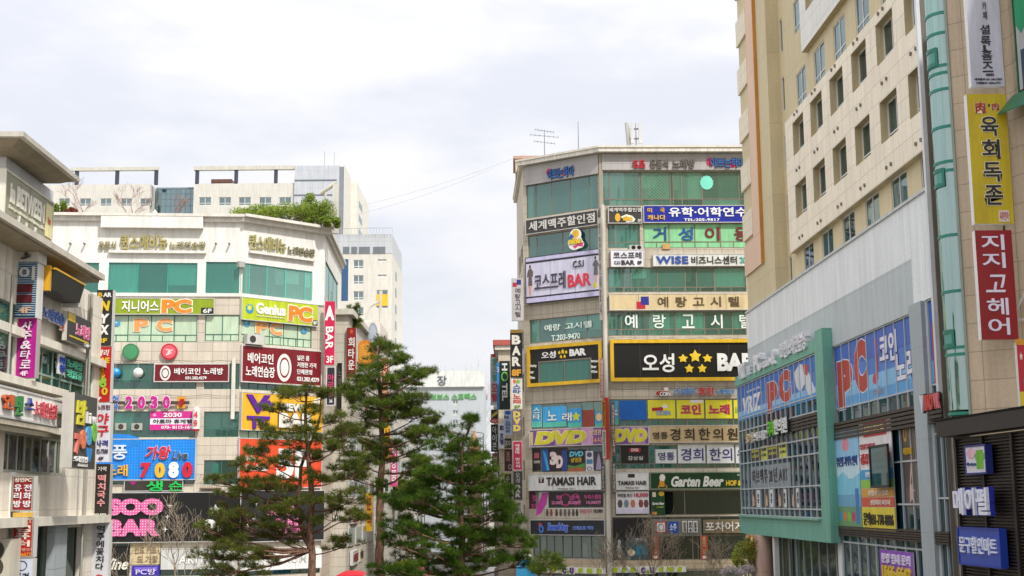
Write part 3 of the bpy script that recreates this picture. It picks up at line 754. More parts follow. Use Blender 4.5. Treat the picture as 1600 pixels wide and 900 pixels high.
# cooling units on the open fourth floor ledge
for k, x in enumerate((180, 205)):
    r = FB.rect(x, 661, x + 17, 672, .1); mb = MB(); mb.fbox(FB, r[0], r[1], r[2], r[3], -.35, .02); o = mb.build('outdoor_unit', M('#a9a69c', .5)); tag(o, ('grey outdoor cooling unit in the dark window row nearest the upright signs', 'grey outdoor cooling unit in the dark window row nearest the pink banner')[k], 'cooling unit', 'cooling units in the window row')
    mb = MB(); mb.cyl(FB, (r[0] + r[1]) / 2, (r[2] + r[3]) / 2, .2, .02, .04, 16); mb.build('fan_grille', M('#3c3b38', .6), o)
# stickers on the pale sixth floor windows
for F, x0, y0, x1, y1, s, lab in ((FB, 210, 498, 232, 518, 'P', 'single orange letter P on pale green sixth floor window'), (FB, 245, 498, 269, 518, 'C', 'single orange letter C on pale green sixth floor window'), (FBC, 400, 502, 418, 520, 'P', 'orange letter P half hidden under the lime sign'), (FBC, 422, 503, 441, 523, 'C', 'orange letter C half hidden under the lime sign')):
    sign(F, (x0, y0, x1, y1), -.06, .004, None, [(s, '#e8a060', 0, 0, 1, 1, {'b': .07, 'out': '#f6ead0', 'ow': .03, 'th': .01})], lab, 'window sticker', 'window_sticker', group='letters stuck on the pale windows')
for F, x, y, lab in ((FB, 183, 505, 'small blue globe sticker on the pale window beside the black vertical sign'), (FBC, 386, 505, 'small blue globe sticker on the first pane of the slanted corner'), (FBC, 475, 516, 'small blue globe sticker on the last pane of the slanted corner')):
    sign(F, (x - 6, y - 6, x + 6, y + 6), -.06, .004, None, [('@disc', '#4a9ad0', .1, .1, .9, .9), ('@star', '#b8dc9a', .2, .2, .6, .6, {'n': 4})], lab, 'window sticker', 'globe_sticker', group='globe stickers')

# ---- vertical sign stack on the right end of this block
def stack(Y, boards, side='#d5d3cd', thick=.35, group=None):
    for px, col, items, label, kw in boards:
        sign(frontal(Y), px, 0, thick, col, items, label, name='projecting_sign', case=kw.pop('case', side), group=group, lth=kw.pop('lth', .012), **kw)
Ys = FBC.P(uE_BC, 0)[1] - .6
stack(Ys, [
    ((508, 471, 523, 570), '#c9154a', [('A', TXT, .0, .07, .95, .3, {'b': .06}), ('BAR', TXT, .1, .40, .85, .76, {'b': .03, 'rot': 1}), ('3F', TXT, .2, .86, .9, .97, {'b': .03})], 'tall crimson vertical bar sign at the end of the slanted corner', {}),
    ((510, 573, 524, 634), '#2b272c', [('아로마', '#e0306e', .15, .18, .85, .78, {'v': True, 'b': .03}), ('@dots', '#f2f2f2', .03, .02, .97, .02, {'n': 8, 'r': .025}), ('36', '#e9e9e9', .35, .84, .7, .92)], 'narrow dark vertical sign with pink characters and bulb border', {'frame': ('#c9c5c4', .07, .02)})], group='vertical signs at the end of the slanted corner')
# ================================================================ the nine storey sign-covered block in the middle
oD = at(945, 600, 108)
FD = Face(oD, 1.6); FDC = Face(oD, -34)
uDL = FDC.uv(819, 500)[0]
pd = FDC.P(uDL, 0); FDS = Face(pd, -88)
tower = empty('sign_covered_building', FD.P(3, 0, -5), 'tall nine storey corner block covered in shop signs with green glass strips', 'building')
DT = TILE('#c0b6a4', 1.05, .8, .022, .58, .07, .5, 0, .14)
GREY = M('#aaa7a5', .6)
uDR = FD.uv(1262, 600)[0]
zdt = FD.uv(1050, 240)[1]
gt = {'g': GLASS('#a6e8da', .14, body=.30), 'l': GLASS('#bdf0dd', .13, body=.30), 'dk': GLASS('#8cc0b8', .08), 'gf': M('#8fcf9c', .12), 'bk': GLASS('#8a9a94', .08), 'sh': GLASS('#c4d4ce', .14)}
FRD = '#7d7566'
wD = [((937, 268, 1166, 322), [.065, .27, .285, .48, .5, .56, .70, .95], .80, None, 'l', .85, '#9db0a0'), ((949, 350, 1000, 388), [.22], .75, None, 'g', .2, None), ((1005, 349, 1166, 388), 4, .74, 8, 'gf', 0, None),
      ((949, 418, 1166, 457), [.12, .17, .36, .56, .64, .77], .8, 9, 'g', .6, None), ((949, 487, 1166, 525), [.1, .3, .49, .70, .9], .73, 10, 'g', .8, '#c8e6c2'),
      ((952, 624, 1170, 666), [.065, .26, .45, .645, .84], .76, 9, 'l', .2, None), ((956, 696, 1170, 733), [.06, .27, .31, .48, .70, .9], .78, 8, 'g', .1, None),
      ((961, 767, 1170, 806), [.33, .52], None, None, 'bk', .0, None), ((957, 808, 1166, 838), 5, None, None, 'bk', 0, None), ((957, 838, 1166, 876), [.28, .32, .6, .64], None, None, 'bk', 0, None), ((962, 893, 1160, 960), 5, None, None, 'sh', 0, None)]
hD = [FD.rect(*w[0]) for w in wD]
# extend the strips behind the neighbour on the viewer's right
wall(FD, 0, uDR, 0, zdt, hD, [DT], 'front_wall', tower)
for w, h in zip(wD, hD):
    window(FD, h, w[1], tower, frame=FRD if w[4] != 'sh' else '#5d6664', glass=gt[w[4]], transom=w[2], cols2=w[3], curtain=w[5], curtain_col=w[6], room=(('#6a6860' if w[4] != 'bk' else '#2c2b29'), 1.3), recess=.09, fw=.075)
wE = [((822, 290, 934, 342), [.13, .36, .62, .88], None, None, 'g', .7, None), ((825, 369, 938, 407), [.12, .48, .85], None, None, 'g', .15, None), ((827, 500, 940, 537), [.14, .50, .80], None, None, 'g', .7, '#cfe0d8'),
      ((830, 632, 943, 671), [.14, .47, .70, .86], None, None, 'l', .0, None), ((831, 700, 943, 738), [.13, .45, .68, .8], None, None, 'bk', 0, None), ((826, 767, 943, 795), [.09, .25, .62], None, None, 'bk', 0, None),
      ((833, 836, 944, 871), [.09, .19, .30, .42, .55, .68, .82], None, None, 'sh', .2, None), ((840, 896, 935, 960), 4, None, None, 'sh', 0, None)]
hE = [FDC.rect(*w[0]) for w in wE]
wall(FDC, uDL, 0, 0, zdt, hE, [DT], 'corner_wall', tower)
for w, h in zip(wE, hE):
    window(FDC, h, w[1], tower, frame=FRD if w[4] != 'sh' else '#4e5654', glass=gt[w[4]], transom=w[2], curtain=w[5], curtain_col=w[6], room=(('#6a6860' if w[4] != 'bk' else '#2c2b29'), 1.3), recess=.09, fw=.075)
hSd = [(-9 + 4.4 * k, -9 + 4.4 * k + 3, z, z + 1.6) for k in range(2) for z in [3 + 3.7 * j for j in range(8)]]
wall(FDS, -14, 0, 0, zdt, hSd, [DT], 'side_wall', tower)
for h in hSd: window(FDS, h, 3, tower, frame=FRD, glass=gt['g'], curtain=.3)
q = [FD.P(uDR, 0), FD.P(0, 0), FDC.P(uDL, 0), FDS.P(-14, 0)]; q.append((q[0][0], q[3][1] + 2, 0))
mb = MB(); mb.poly([(p[0], p[1], zdt + .35) for p in reversed(q)]); mb.poly([(q[0][0], q[0][1], 0), (q[4][0], q[4][1], 0), (q[4][0], q[4][1], zdt + .34), (q[0][0], q[0][1], zdt + .34)])
mb.poly([(q[4][0], q[4][1], 0), (q[3][0], q[3][1], 0), (q[3][0], q[3][1], zdt + .34), (q[4][0], q[4][1], zdt + .34)]); mb.build('roof', M('#b5afa2', .9), tower)
# overhanging eave, grey fascia and low roof parapet
EV = TILE('#e8e2d6', .6, 3, .02, .7, .06, .7, 0, .2)
for F, a, b, e, dp_ in ((FD, -.25, uDR, 0, .75), (FDC, uDL - .2, .25, .004, .7), (FDS, -14, .3, .008, .3)):
    mb = MB(); mb.fbox(F, a, b, zdt + e, zdt + .32 + e, -.2, dp_); mb.build('eave', EV, tower)
    mb = MB(); mb.fbox(F, a - .06, b + .06, zdt + .33 + e, zdt + .5 + e, -.25, dp_ + .08); mb.build('gutter', M('#dcd5c6', .7), tower)
r1 = FD.rect(945, 241, 1166, 266, .1); mb = MB(); mb.fbox(FD, .12, uDR, r1[2], zdt - .05, -.05, .22); fa = mb.build('fascia_board', TILE('#aeaaa8', 2.1, 4, .012, .7, .04, .5, 0, .1), tower)
mb = MB(); mb.fbox(FDC, uDL + .3, -.12, FDC.rect(822, 270, 934, 290, .1)[2], zdt - .05, -.05, .22); mb.build('fascia_board', TILE('#aeaaa8', 3.1, 4, .012, .7, .04, .5, 0, .1), tower)
mb = MB(); mb.fbox(FD, -.16, .16, 0, zdt, -.1, .16); mb.build('corner_post', M('#a09684', .6), tower)
a = FDC.P(uDL, 0)
mb = MB(); mb.box(a[0] - .6, a[0] + 4.6, a[1] + 3.0, a[1] + 8, zdt + .3, zdt + 1.5); mb.build('stair_head', M('#cdb9a4', .8), tower)
mb = MB(); mb.box(a[0] - .8, a[0] + 4.8, a[1] + 2.8, a[1] + 8.2, zdt + 1.5, zdt + 1.75); mb.build('stair_head_roof', M('#b89882', .8), tower)
r = FD.rect(983, 383, 1005, 391, .1); mb = MB(); mb.fbox(FD, r[0], r[1], r[2], r[3], .02, .2); vb = mb.build('vent_box', M('#b9b8b2', .5), tower)
for k in (.3, .7):
    mb = MB(); mb.cyl(FD, r[0] + (r[1] - r[0]) * k, (r[2] + r[3]) / 2, .17, .2, .21, 14); mb.build('vent_hole', M('#0d0d0d', .8), vb)
mb = MB(); rB = FD.rect(953, 876, 1168, 890, .1); mb.fbox(FD, .2, uDR, rB[2], rB[3], -.02, .12); mb.build('stone_band', TILE('#c3b294', 1.4, .45, .02, .6, .08, .6, 0, .15), tower)
mb = MB(); mb.fbox(FDC, uDL + .1, -.2, rB[2], rB[3], -.02, .12); mb.build('stone_band', TILE('#c3b294', 1.4, .45, .02, .6, .08, .6, 0, .15), tower)
# pipes down the corner
mb = MB(); z0, z1 = FD.uv(950, 930)[1], FD.uv(946, 322)[1]
mb.tube([FD.P(.05, z0, .45), FD.P(.05, z1, .45)], .17, 10)
dp = mb.build('corner_pipe', M('#c9c4ba', .45)); tag(dp, 'pale grey vertical pipe up the corner between slanted and front signs', 'pipe')
mb = MB(); mb.tube([FD.P(.05, FD.uv(950, 718)[1], .45), FD.P(.05, FD.uv(950, 622)[1], .45)], .2, 12); mb.build('red_sleeve', M('#c43a2c', .4), dp)
for k in range(5):
    z = z0 + (z1 - z0) * (.12 + .2 * k); mb = MB(); mb.fbox(FD, -.02, .12, z, z + .1, .1, .45); mb.build('bracket', M('#8a867d', .5), dp)

GD = 'shop signs on the nine storey block'
def sD(px, col, items, label, F=FD, d=.03, th=.2, **k):
    return sign(F, px, d, th, col, items, label, group=GD, **k)
sD((988, 249, 1086, 263), None, [('온돌식', '#6a655c', .28, 0, .57, 1, {'b': .04}), ('名品', '#c0283a', 0, .05, .2, 1, {'b': .04}), ('노래방', '#6a655c', .64, 0, 1, 1, {'b': .04})], 'red and grey brush letters on the top grey fascia', d=.24, th=.01, name='letter_sign', lth=.1)
sD((1104, 246, 1165, 262), None, [('@disc', '#d02a56', 0, .02, .2, .85), ('이쁘는하마', '#2f5f9e', .08, .05, .98, 1, {'b': .06, 'sh': -.1, 'out': '#1d3a6a', 'ow': .02}), ('@disc', '#d8305c', .58, .35, .76, 1.0)], 'blue and pink cartoon letters on the top grey fascia of the front', d=.24, th=.01, name='letter_sign', lth=.1)
sD((853, 264, 897, 282), None, [('@disc', '#d02a56', 0, .02, .2, .6), ('이쁘는하마', '#2f5f9e', .06, .1, 1, 1, {'b': .06, 'out': '#1d3a6a', 'ow': .02}), ('@disc', '#d8305c', .55, .3, .74, .85)], 'blue and pink cartoon letters on the slanted corner fascia', F=FDC, d=.24, th=.01, name='letter_sign', lth=.1)
sD((821, 344, 934, 367), '#45423e', [('세계맥주할인점', '#d9d6cf', .05, .17, .96, .80, {'b': .045, 'sp': 1.1})], 'dark grey strip with eight bold pale characters on the slanted corner', F=FDC)
sD((887, 359, 912, 392), None, [('@disc', '#f2f0ec', .12, 0, .86, .6), ('@disc', '#f1efea', .0, .3, .92, 1), ('@disc', '#efede8', .55, .58, 1.02, .95), ('@disc', '#e8b92e', .28, .05, .72, .45), ('@poly', '#2c5ea8', .05, .2, .4, .5, {'pts': [(.4, 0), (1, .5), (.6, 1), (0, 1)]}), ('nine', '#e8c92e', .08, .42, .85, .72, {'b': .08, 'out': '#6a3a2a', 'ow': .03}), ('@poly', '#d84a7a', .3, .68, 1, .95, {'pts': [(0, .5), (.6, .1), (1, 0), (.9, .8), (.5, .6), (.2, 1)]})],
   'cut out cartoon style yellow and pink beer badge on corner window', F=FDC, name='badge_sign')
sD((950, 322, 1003, 349), '#3f3c38', [('세계맥주할인점', '#dcd9d2', .02, .1, .98, .34, {'b': .035}), ('@disc', '#e8b22e', .2, .42, .36, .9), ('@poly', '#f2efe8', .37, .48, .8, .95, {'pts': [(0, .3), (.4, 0), (.8, .2), (1, .6), (.9, .9), (.4, 1)]}), ('nine', '#e0b020', .44, .55, .72, .86, {'b': .07}), ('8F', '#dcd9d2', .87, .76, .97, .92)], 'small dark board with yellow badge beside the blue study sign')
sD((1005, 321, 1185, 348), '#1a2a9a', [('미', '#e9b63a', .035, .15, .075, .42, {'b': .05}), ('국', '#e9b63a', .145, .15, .185, .42, {'b': .05}), ('캐나다', '#e9b63a', .035, .55, .19, .85, {'b': .05}), ('유학·어학연수', '#f1f0ee', .22, .12, .90, .66, {'b': .05}), ('TEL:205-9817', '#f1f0ee', .35, .76, .66, .92, {'b': .03, 'sp': 1.1})], 'deep blue study abroad sign with white and yellow characters')
for x0, x1, s, c in ((1020, 1041, '거', '#2b4c86'), (1060, 1083, '성', '#2b5a9a'), (1101, 1124, '이', '#7a2430'), (1147, 1168, '용', '#7a2430')):
    sign(FD, (x0, 355, x1, 376), -.05, .004, None, [(s, c, 0, 0, 1, 1, {'b': .05, 'th': .012})], f"single {'blue' if c[1]=='2' else 'dark red'} character {dict(zip('거성이용',('nearest the pale curtain','with a round lower loop','with a ring and an upright bar','half hidden by the beige tower')))[s]} on light green windows", 'window sticker', 'window_sticker', group='characters stuck on the light green windows')
R = FDC.rect(821, 403, 939, 475, .35)
o = sD((821, 403, 939, 475), '#d5d2e6', [('@rect', '#c9c4e4', 0, 0, 1, .09), ('@rect', '#26232e', 0, .10, 1, .135), ('@rect', '#26232e', 0, .855, 1, .885), ('@rect', '#c9c4e4', 0, .895, 1, 1), ('코스프레', '#4a4350', .12, .38, .54, .76, {'b': .02}), ('C.S.I', '#38343c', .64, .2, .78, .34, {'b': .015}), ('BAR', '#d43a4a', .57, .48, .87, .75, {'b': .03}),
        ('@disc', '#5a443c', .05, .17, .075, .245, {'name': 'printed_figure'}), ('@poly', '#6a5c58', .02, .25, .105, .62, {'name': 'printed_figure', 'pts': [(.35, 0), (.7, 0), (1, .2), (.9, .5), (.75, .45), (.85, 1), (.2, 1), (.25, .45), (0, .5), (.1, .15)]}), ('@poly', '#d9a48e', .04, .62, .085, .84, {'name': 'printed_figure', 'pts': [(.1, 0), (.9, 0), (.7, 1), (.3, 1)]}),
        ('@disc', '#5a443c', .92, .15, .945, .22, {'name': 'printed_figure'}), ('@poly', '#6a6668', .895, .23, .975, .55, {'name': 'printed_figure', 'pts': [(.35, 0), (.7, 0), (1, .3), (.8, .5), (.85, 1), (.15, 1), (.25, .45), (0, .3)]}), ('@poly', '#d9a48e', .915, .55, .955, .8, {'name': 'printed_figure', 'pts': [(.1, 0), (.9, 0), (.7, 1), (.3, 1)]}), ('@disc', '#e2d23a', .90, .7, .95, .82)],
       'large pale lilac billboard with two printed standing figures on the slanted corner', F=FDC, th=.35, case='#3a3640')
sD((954, 390, 1006, 417), '#e2e1e8', [('코스프레', '#38343e', .08, .14, .93, .52, {'b': .02}), ('BAR', '#38343e', .32, .62, .72, .88, {'b': .03}), ('C.S.I', '#5a5664', .1, .66, .28, .84), ('8F', '#38343e', .8, .66, .93, .86)], 'small white board with thin dark letters below the double vent')
sD((1020, 397, 1178, 416), '#d8d9d4', [('WISE', '#2e4f9c', .03, .18, .35, .82, {'b': .045, 'sp': 1.08}), ('비즈니스센터', '#35332f', .38, .2, .83, .84, {'b': .03}), ('206', '#48b0a0', .86, .25, .95, .75)], 'long pale board with blue and black business lettering')
sD((952, 459, 1180, 485), '#d5c096', [('@rect', '#c02838', .185, .48, .245, .92), ('@rect', '#28328e', .215, .18, .27, .68), ('예랑고시텔', '#5a4a30', .33, .2, .89, .8, {'b': .02, 'sp': 1.75})], 'long sand coloured board with red and blue cube emblem')
for x0, x1, s, w in ((976, 996, '예', 'beside the pane with an open vent'), (1020, 1040, '랑', 'with a round loop below'), (1065, 1085, '고', 'with a flat base line'), (1110, 1129, '시', 'with a slanting stroke and an upright'), (1155, 1172, '텔', 'cut off by the grey wall')):
    sign(FD, (x0, 491, x1, 513), -.05, .004, None, [(s, '#e6efe8', 0, 0, 1, 1, {'b': .035, 'th': .012})], f'single white character {w} on dark green windows', 'window sticker', 'window_sticker', group='white characters stuck on dark green windows')
sign(FDC, (851, 508, 925, 518), -.05, .004, None, [('예랑', '#dfeee8', 0, 0, .34, 1, {'b': .03}), ('고시텔', '#dfeee8', .44, 0, 1, 1, {'b': .03})], 'row of white characters on the slanted corner window above the black bar frame', 'window sticker', 'window_sticker')
sign(FDC, (862, 524, 907, 533), -.05, .004, None, [('T.203-9470', '#dfeee8', 0, 0, 1, 1, {'b': .015})], 'white phone number on the slanted corner window', 'window sticker', 'window_sticker')
STARS = lambda x0, y0, x1, y1, c='#e9c42e': [('@star', c, x0 + a * (x1 - x0), y0 + b * (y1 - y0), x0 + e * (x1 - x0), y0 + f * (y1 - y0), {'k': .55, 'th': .06}) for a, b, e, f in ((.32, 0, .68, .56), (0, .18, .3, .56), (.7, .18, 1, .56), (.18, .6, .46, 1), (.55, .6, .83, 1))]
sD((953, 531, 1185, 596), '#161513', [('오성', '#e4e4e0', .215, .34, .43, .79, {'b': .05}), *STARS(.455, .25, .69, .82), ('BAR', '#e4e4e0', .72, .34, .98, .77, {'b': .06})], 'huge black bar board in a yellow frame with five yellow stars', frame=('#d9ae22', .28, .12), th=.3, lth=.1)
R = FDC.rect(824, 542, 941, 605, .3)
o = sD((824, 542, 941, 605), '#1b1a18', [('오성', '#e4e4e0', .2, .16, .39, .33, {'b': .04}), *STARS(.42, .12, .55, .36), ('BAR', '#e4e4e0', .58, .15, .79, .32, {'b': .05}), ('Whisky', '#dad8d2', .02, .46, .13, .53), ('Beer', '#dad8d2', .02, .60, .09, .67), ('Wine', '#dad8d2', .02, .74, .1, .81), ('Whiskey', '#dad8d2', .86, .46, .98, .53), ('Beer', '#dad8d2', .86, .58, .93, .65), ('Wine', '#dad8d2', .86, .70, .94, .77)],
       'black slanted bar frame with small stars around a green window', F=FDC, frame=('#d9ae22', .28, .12), th=.3, lth=.08)
W_, H_ = R[1] - R[0], R[3] - R[2]; wr = (R[0] + W_ * .17, R[0] + W_ * .85, R[2] + .3, R[2] + H_ * .58)
mb = MB()
for b in ((wr[0] - .1, wr[1] + .1, wr[3], wr[3] + .1), (wr[0] - .1, wr[0], wr[2], wr[3]), (wr[1], wr[1] + .1, wr[2], wr[3]), (wr[0] + (wr[1] - wr[0]) * .5 - .03, wr[0] + (wr[1] - wr[0]) * .5 + .03, wr[2], wr[3])): mb.fbox(FDC, b[0], b[1], b[2], b[3], .325, .39)
mb.build('window_frame', M('#7d7566', .5), o)
mb = MB(); mb.fbox(FDC, wr[0], wr[1], wr[2], wr[3], .322, .345); mb.build('window_pane', M('#2f6a5c', .04, .8), o)
sD((1025, 605, 1147, 619), None, [('@poly', '#b3242e', 0, .35, .14, .95, {'pts': [(0, .4), (.3, .1), (.6, .3), (1, 0), (1, .9), (.5, 1), (0, .8)]}), ('@disc', '#e8d4d8', .1, 0, .16, .45), ('COIN', '#e9e3e0', .04, .55, .18, 1, {'b': .05, 'out': '#7a1c26', 'ow': .04}), ('스마터', '#3a7fc8', .22, .12, .49, .95, {'b': .05, 'out': '#d8e6f2', 'ow': .02}), ('코인', '#c82a36', .53, .05, .73, .95, {'b': .06, 'out': '#f2dcdc', 'ow': .02}), ('노래연습장', '#3a8ad0', .76, .3, 1, .85, {'b': .04})],
   'raised blue and red letters on bare tiles above the yellow panels', name='letter_sign', lth=.14)
# film panels on the fifth floor
FL = 'window panels of the fifth floor'
def film(F, px, col, items, label, d=-.06, g=FL): return sign(F, px, d, .05, col, items, label, 'window poster', 'window_poster', group=g, lth=.02)
film(FDC, (831, 633, 846, 668), '#3a9cc4', [('@rect', '#58b8a8', 0, .75, 1, 1), ('스타', '#dfe6e8', .15, .1, .85, .68, {'v': True, 'b': .04, 'out': '#38607a', 'ow': .02})], 'narrow sky blue window panel with two stacked characters on corner')
film(FDC, (848, 636, 885, 668), '#3f9fd6', [('@rect', '#52b8a4', 0, .75, 1, 1), ('노', '#d9dee0', .2, .2, .6, .68, {'b': .05, 'out': '#2d5a74', 'ow': .02})], 'sky blue window panel with one big character on corner')
film(FDC, (887, 639, 909, 668), '#3594d2', [('@rect', '#52b8a4', 0, .75, 1, 1), ('래', '#d9dee0', -.4, .2, .3, .66, {'b': .05, 'out': '#2d5a74', 'ow': .02}), ('@star', '#c8d23a', .25, .15, .95, .72, {'k': .5})], 'sky blue window panel with big green star on corner')
film(FDC, (910, 641, 928, 668), '#96402f', [], 'plain rust red window panel on corner')
film(FDC, (930, 643, 943, 668), '#3f9cd2', [('@rect', '#52b8a4', 0, .75, 1, 1), ('@disc', '#e6cf9a', .1, .1, .8, .6)], 'narrow sky blue window panel with cream oval on corner')
film(FD, (954, 626, 966, 664), '#4aa2d0', [('@rect', '#58b8a8', 0, .75, 1, 1), ('노', '#e2e6e6', .1, .22, .95, .6, {'b': .04})], 'narrow pale blue window panel right behind the red pipe')
film(FD, (968, 626, 1010, 656), '#1463b8', [], 'plain deep blue window panel beside the yellow ones')
film(FD, (1012, 625, 1055, 654), '#e6dd3a', [('@poly', '#b3242e', .15, .38, .55, .6, {'pts': [(0, .2), (1, 0), (1, .9), (0, 1)]}), ('@disc', '#f0eef0', .52, .25, .72, .45), ('COIN', '#6ab0d8', .3, .58, .82, .82, {'b': .05, 'out': '#d84a6a', 'ow': .03})], 'yellow window panel with red coin emblem')
film(FD, (1057, 625, 1100, 654), '#e6dd3a', [('코인', '#c82a6a', .15, .25, .88, .78, {'b': .07, 'out': '#7a1a3a', 'ow': .02}), ('@rect', '#efe9e4', .5, 0, .98, .16)], 'yellow window panel with two magenta characters under a small notice')
film(FD, (1102, 625, 1144, 654), '#e6dd3a', [('노래', '#c82a6a', .12, .25, .9, .78, {'b': .07, 'out': '#7a1a3a', 'ow': .02})], 'yellow window panel with two magenta characters beside the last panel')
film(FD, (1146, 625, 1163, 654), '#e6dd3a', [('5F', '#b8c83a', .15, .4, .85, .68, {'b': .05, 'out': '#5a7a2a', 'ow': .02})], 'narrow yellow window panel with small green floor number')
sD((827, 672, 944, 699), '#7c4f92', [('@rect', '#b884b0', .35, .02, .6, .98), ('@rect', '#c89ac0', .70, .02, .86, .98), ('@rect', '#c9b88a', .0, .12, .05, .9), ('DVD', '#d8cf3a', .08, .12, .77, .88, {'b': .09, 'sh': .15, 'out': '#efe2d2', 'ow': .03}), ('상영관', '#e6c8a8', .81, .12, .97, .45, {'b': .04}), ('24시', '#e0a88a', .83, .55, .97, .9, {'b': .04})], 'wide purple board with yellow disc letters on the slanted corner', F=FDC)
sD((957, 667, 1014, 695), '#7c4f92', [('@rect', '#b884b0', .5, .02, .9, .98), ('DVD', '#d8cf3a', .02, .12, .95, .86, {'b': .09, 'sh': .12, 'out': '#efe2d2', 'ow': .03})], 'short purple board with yellow disc letters beside the beige clinic board')
sD((1014, 665, 1185, 692), '#c4ad82', [('영통', '#463a2e', .03, .38, .17, .78, {'b': .025}), ('경희한의원', '#3c3028', .19, .18, .81, .86, {'b': .03, 'sp': 1.3}), ('206-', '#5a4e40', .85, .25, .93, .45), ('1075', '#5a4e40', .85, .55, .93, .75)], 'long tan board with dark brown characters above the white window panels')
G4 = 'window panels of the fourth floor'
film(FD, (970, 697, 1013, 724), '#23201f', [('@rect', '#b82a34', .3, .12, .72, .36), ('DVD', '#e8dede', .38, .14, .64, .32, {'b': .05}), ('감상실', '#d6d2c8', .25, .58, .8, .82, {'b': .03})], 'black window panel with small red label', g=G4)
film(FD, (1024, 702, 1057, 724), '#d6dada', [('영통', '#3f3c72', .12, .22, .9, .78, {'b': .03})], 'white window panel with two small indigo characters', g=G4)
film(FD, (1059, 695, 1102, 724), '#dadcdc', [('경희', '#37357a', .1, .2, .93, .86, {'b': .025})], 'white window panel with two large indigo characters beside the small pair', g=G4)
film(FD, (1104, 695, 1147, 724), '#dadcdc', [('한의', '#37357a', .1, .2, .93, .86, {'b': .025})], 'white window panel with two large indigo characters beside the last one', g=G4)
film(FD, (1149, 695, 1172, 724), '#d6dada', [('원', '#37357a', .1, .2, .9, .86, {'b': .025})], 'white window panel with one indigo character', g=G4)
film(FDC, (832, 701, 845, 735), '#241c20', [('@rect', '#b05a6a', .2, .2, .8, .45), ('감상실', '#d8d2cc', .15, .55, .88, .68)], 'narrow dark window panel with small pink label on corner', g=G4)
film(FDC, (847, 701, 886, 737), '#2a2024', [('@rect', '#1c58a0', 0, .02, .25, .98), ('@poly', '#3aa0d8', .02, .05, .3, .95, {'pts': [(0, 0), (.5, .2), (1, 1), (.6, 1), (.3, .5)]}), ('@rect', '#28488e', .8, .1, 1, .98), ('3', '#e8d8d4', .32, .15, .6, .72, {'b': .09, 'out': '#8a2a2c', 'ow': .03}), ('D', '#e8d8d4', .58, .32, .84, .86, {'b': .09, 'out': '#8a2a2c', 'ow': .03})], 'dark film poster panel with big cream three dimensional letters', g=G4)
film(FDC, (887, 703, 914, 737), '#1d1a1c', [('DVD', '#6ac4d8', .1, .08, .92, .32, {'b': .06, 'sh': .15}), ('상영관', '#e2c22e', .18, .36, .82, .58, {'b': .03}), ('@poly', '#4a8a3a', 0, .62, 1, .95, {'pts': [(0, .2), (.4, .4), (1, 0), (1, .6), (.5, .8), (0, .6)]}), ('@poly', '#a0603a', 0, .8, 1, 1, {'pts': [(0, .2), (.6, 0), (1, .3), (1, 1), (0, 1)]})], 'dark film poster panel with blue and yellow lettering', g=G4)
film(FDC, (915, 705, 927, 737), '#d4d4da', [('@disc', '#4a4f66', .15, .05, .85, .3), ('@rect', '#4a7aa0', .1, .4, .9, .62), ('@ring', '#55555a', .15, .76, .85, .96)], 'narrow white poster panel with three small pictures', g=G4)
film(FDC, (929, 706, 942, 737), '#3c3842', [('@poly', '#a894b4', .15, .05, .85, .9, {'pts': [(.5, 0), (.8, .4), (1, 1), (0, 1), (.2, .4)]})], 'narrow dark poster panel with pale lilac figure', g=G4)
sD((825, 742, 944, 767), '#dcdcd8', [('@rect', '#3a1c20', .145, .18, .215, .52), ('T', '#e8e0dc', .16, .22, .20, .46, {'b': .05}), ('TAMASI HAIR', '#2e2a2a', .25, .18, .90, .70, {'b': .03}), ('미용실 031', '#8a8a86', .4, .86, .62, .94)], 'long white hair salon board with dark capitals on the slanted corner', F=FDC, th=.3)
sD((961, 738, 1014, 766), '#e0dfdb', [('@rect', '#26262a', .38, .1, .58, .3), ('TAMASI HAIR', '#2e2a2a', .08, .48, .93, .72, {'b': .02}), ('헤어샵 031', '#8a8a86', .3, .83, .7, .91)], 'square white hair salon board on the front beside the green beer sign')
sD((1015, 738, 1190, 765), '#153d20', [('@poly', '#ece6da', .085, .1, .14, .5, {'pts': [(.2, .1), (.5, 0), (.85, .15), (1, .5), (.8, 1), (.15, 1), (0, .5)]}), ('@rect', '#d8962e', .085, .5, .13, .85), ('@ring', '#c99a3a', .07, .7, .155, .98, {'k': .8}), ('Garten Beer', '#e2e4da', .19, .24, .66, .86, {'b': .05, 'sh': .25}), ('HOF & REST', '#e0c038', .68, .5, .93, .82, {'b': .05}), ('독일식 맥주', '#c8d0c0', .78, .14, .92, .26)], 'dark green beer house board with white slanted script', th=.25, frame=('#7a8a72', .08, .03))
sD((962, 768, 1014, 803), '#e4e0e2', [('어릿결 복구', '#4a4648', .06, .1, .5, .26, {'b': .02}), ('18,000', '#c03a5a', .55, .08, .98, .28, {'b': .03}), *[('@poly', c, x, .38, x + .15, .72, {'pts': [(.2, 0), (.8, 0), (1, .5), (.8, 1), (.2, 1), (0, .5)]}) for x, c in ((.05, '#5a5558'), (.24, '#7a8898'), (.44, '#c07a62'), (.68, '#8a4a44'), (.84, '#6a4a46'))], ('@rect', '#d8d0e6', 0, .78, 1, .96)], 'white hair price banner with five hair pictures beside the beer poster', th=.08)
sD((1017, 767, 1039, 805), '#1d4526', [('@disc', '#d8b83a', .55, .02, .95, .22), ('@rect', '#e6dcc0', .1, .05, .35, .25), ('Garten Beer', '#e2e4da', .06, .46, .94, .58, {'b': .04, 'sh': .2}), ('HOF', '#b8c85a', .4, .64, .9, .7), ('@rect', '#c8862e', .05, .86, .4, .98)], 'narrow green beer poster with yellow spot at the window edge', th=.08)
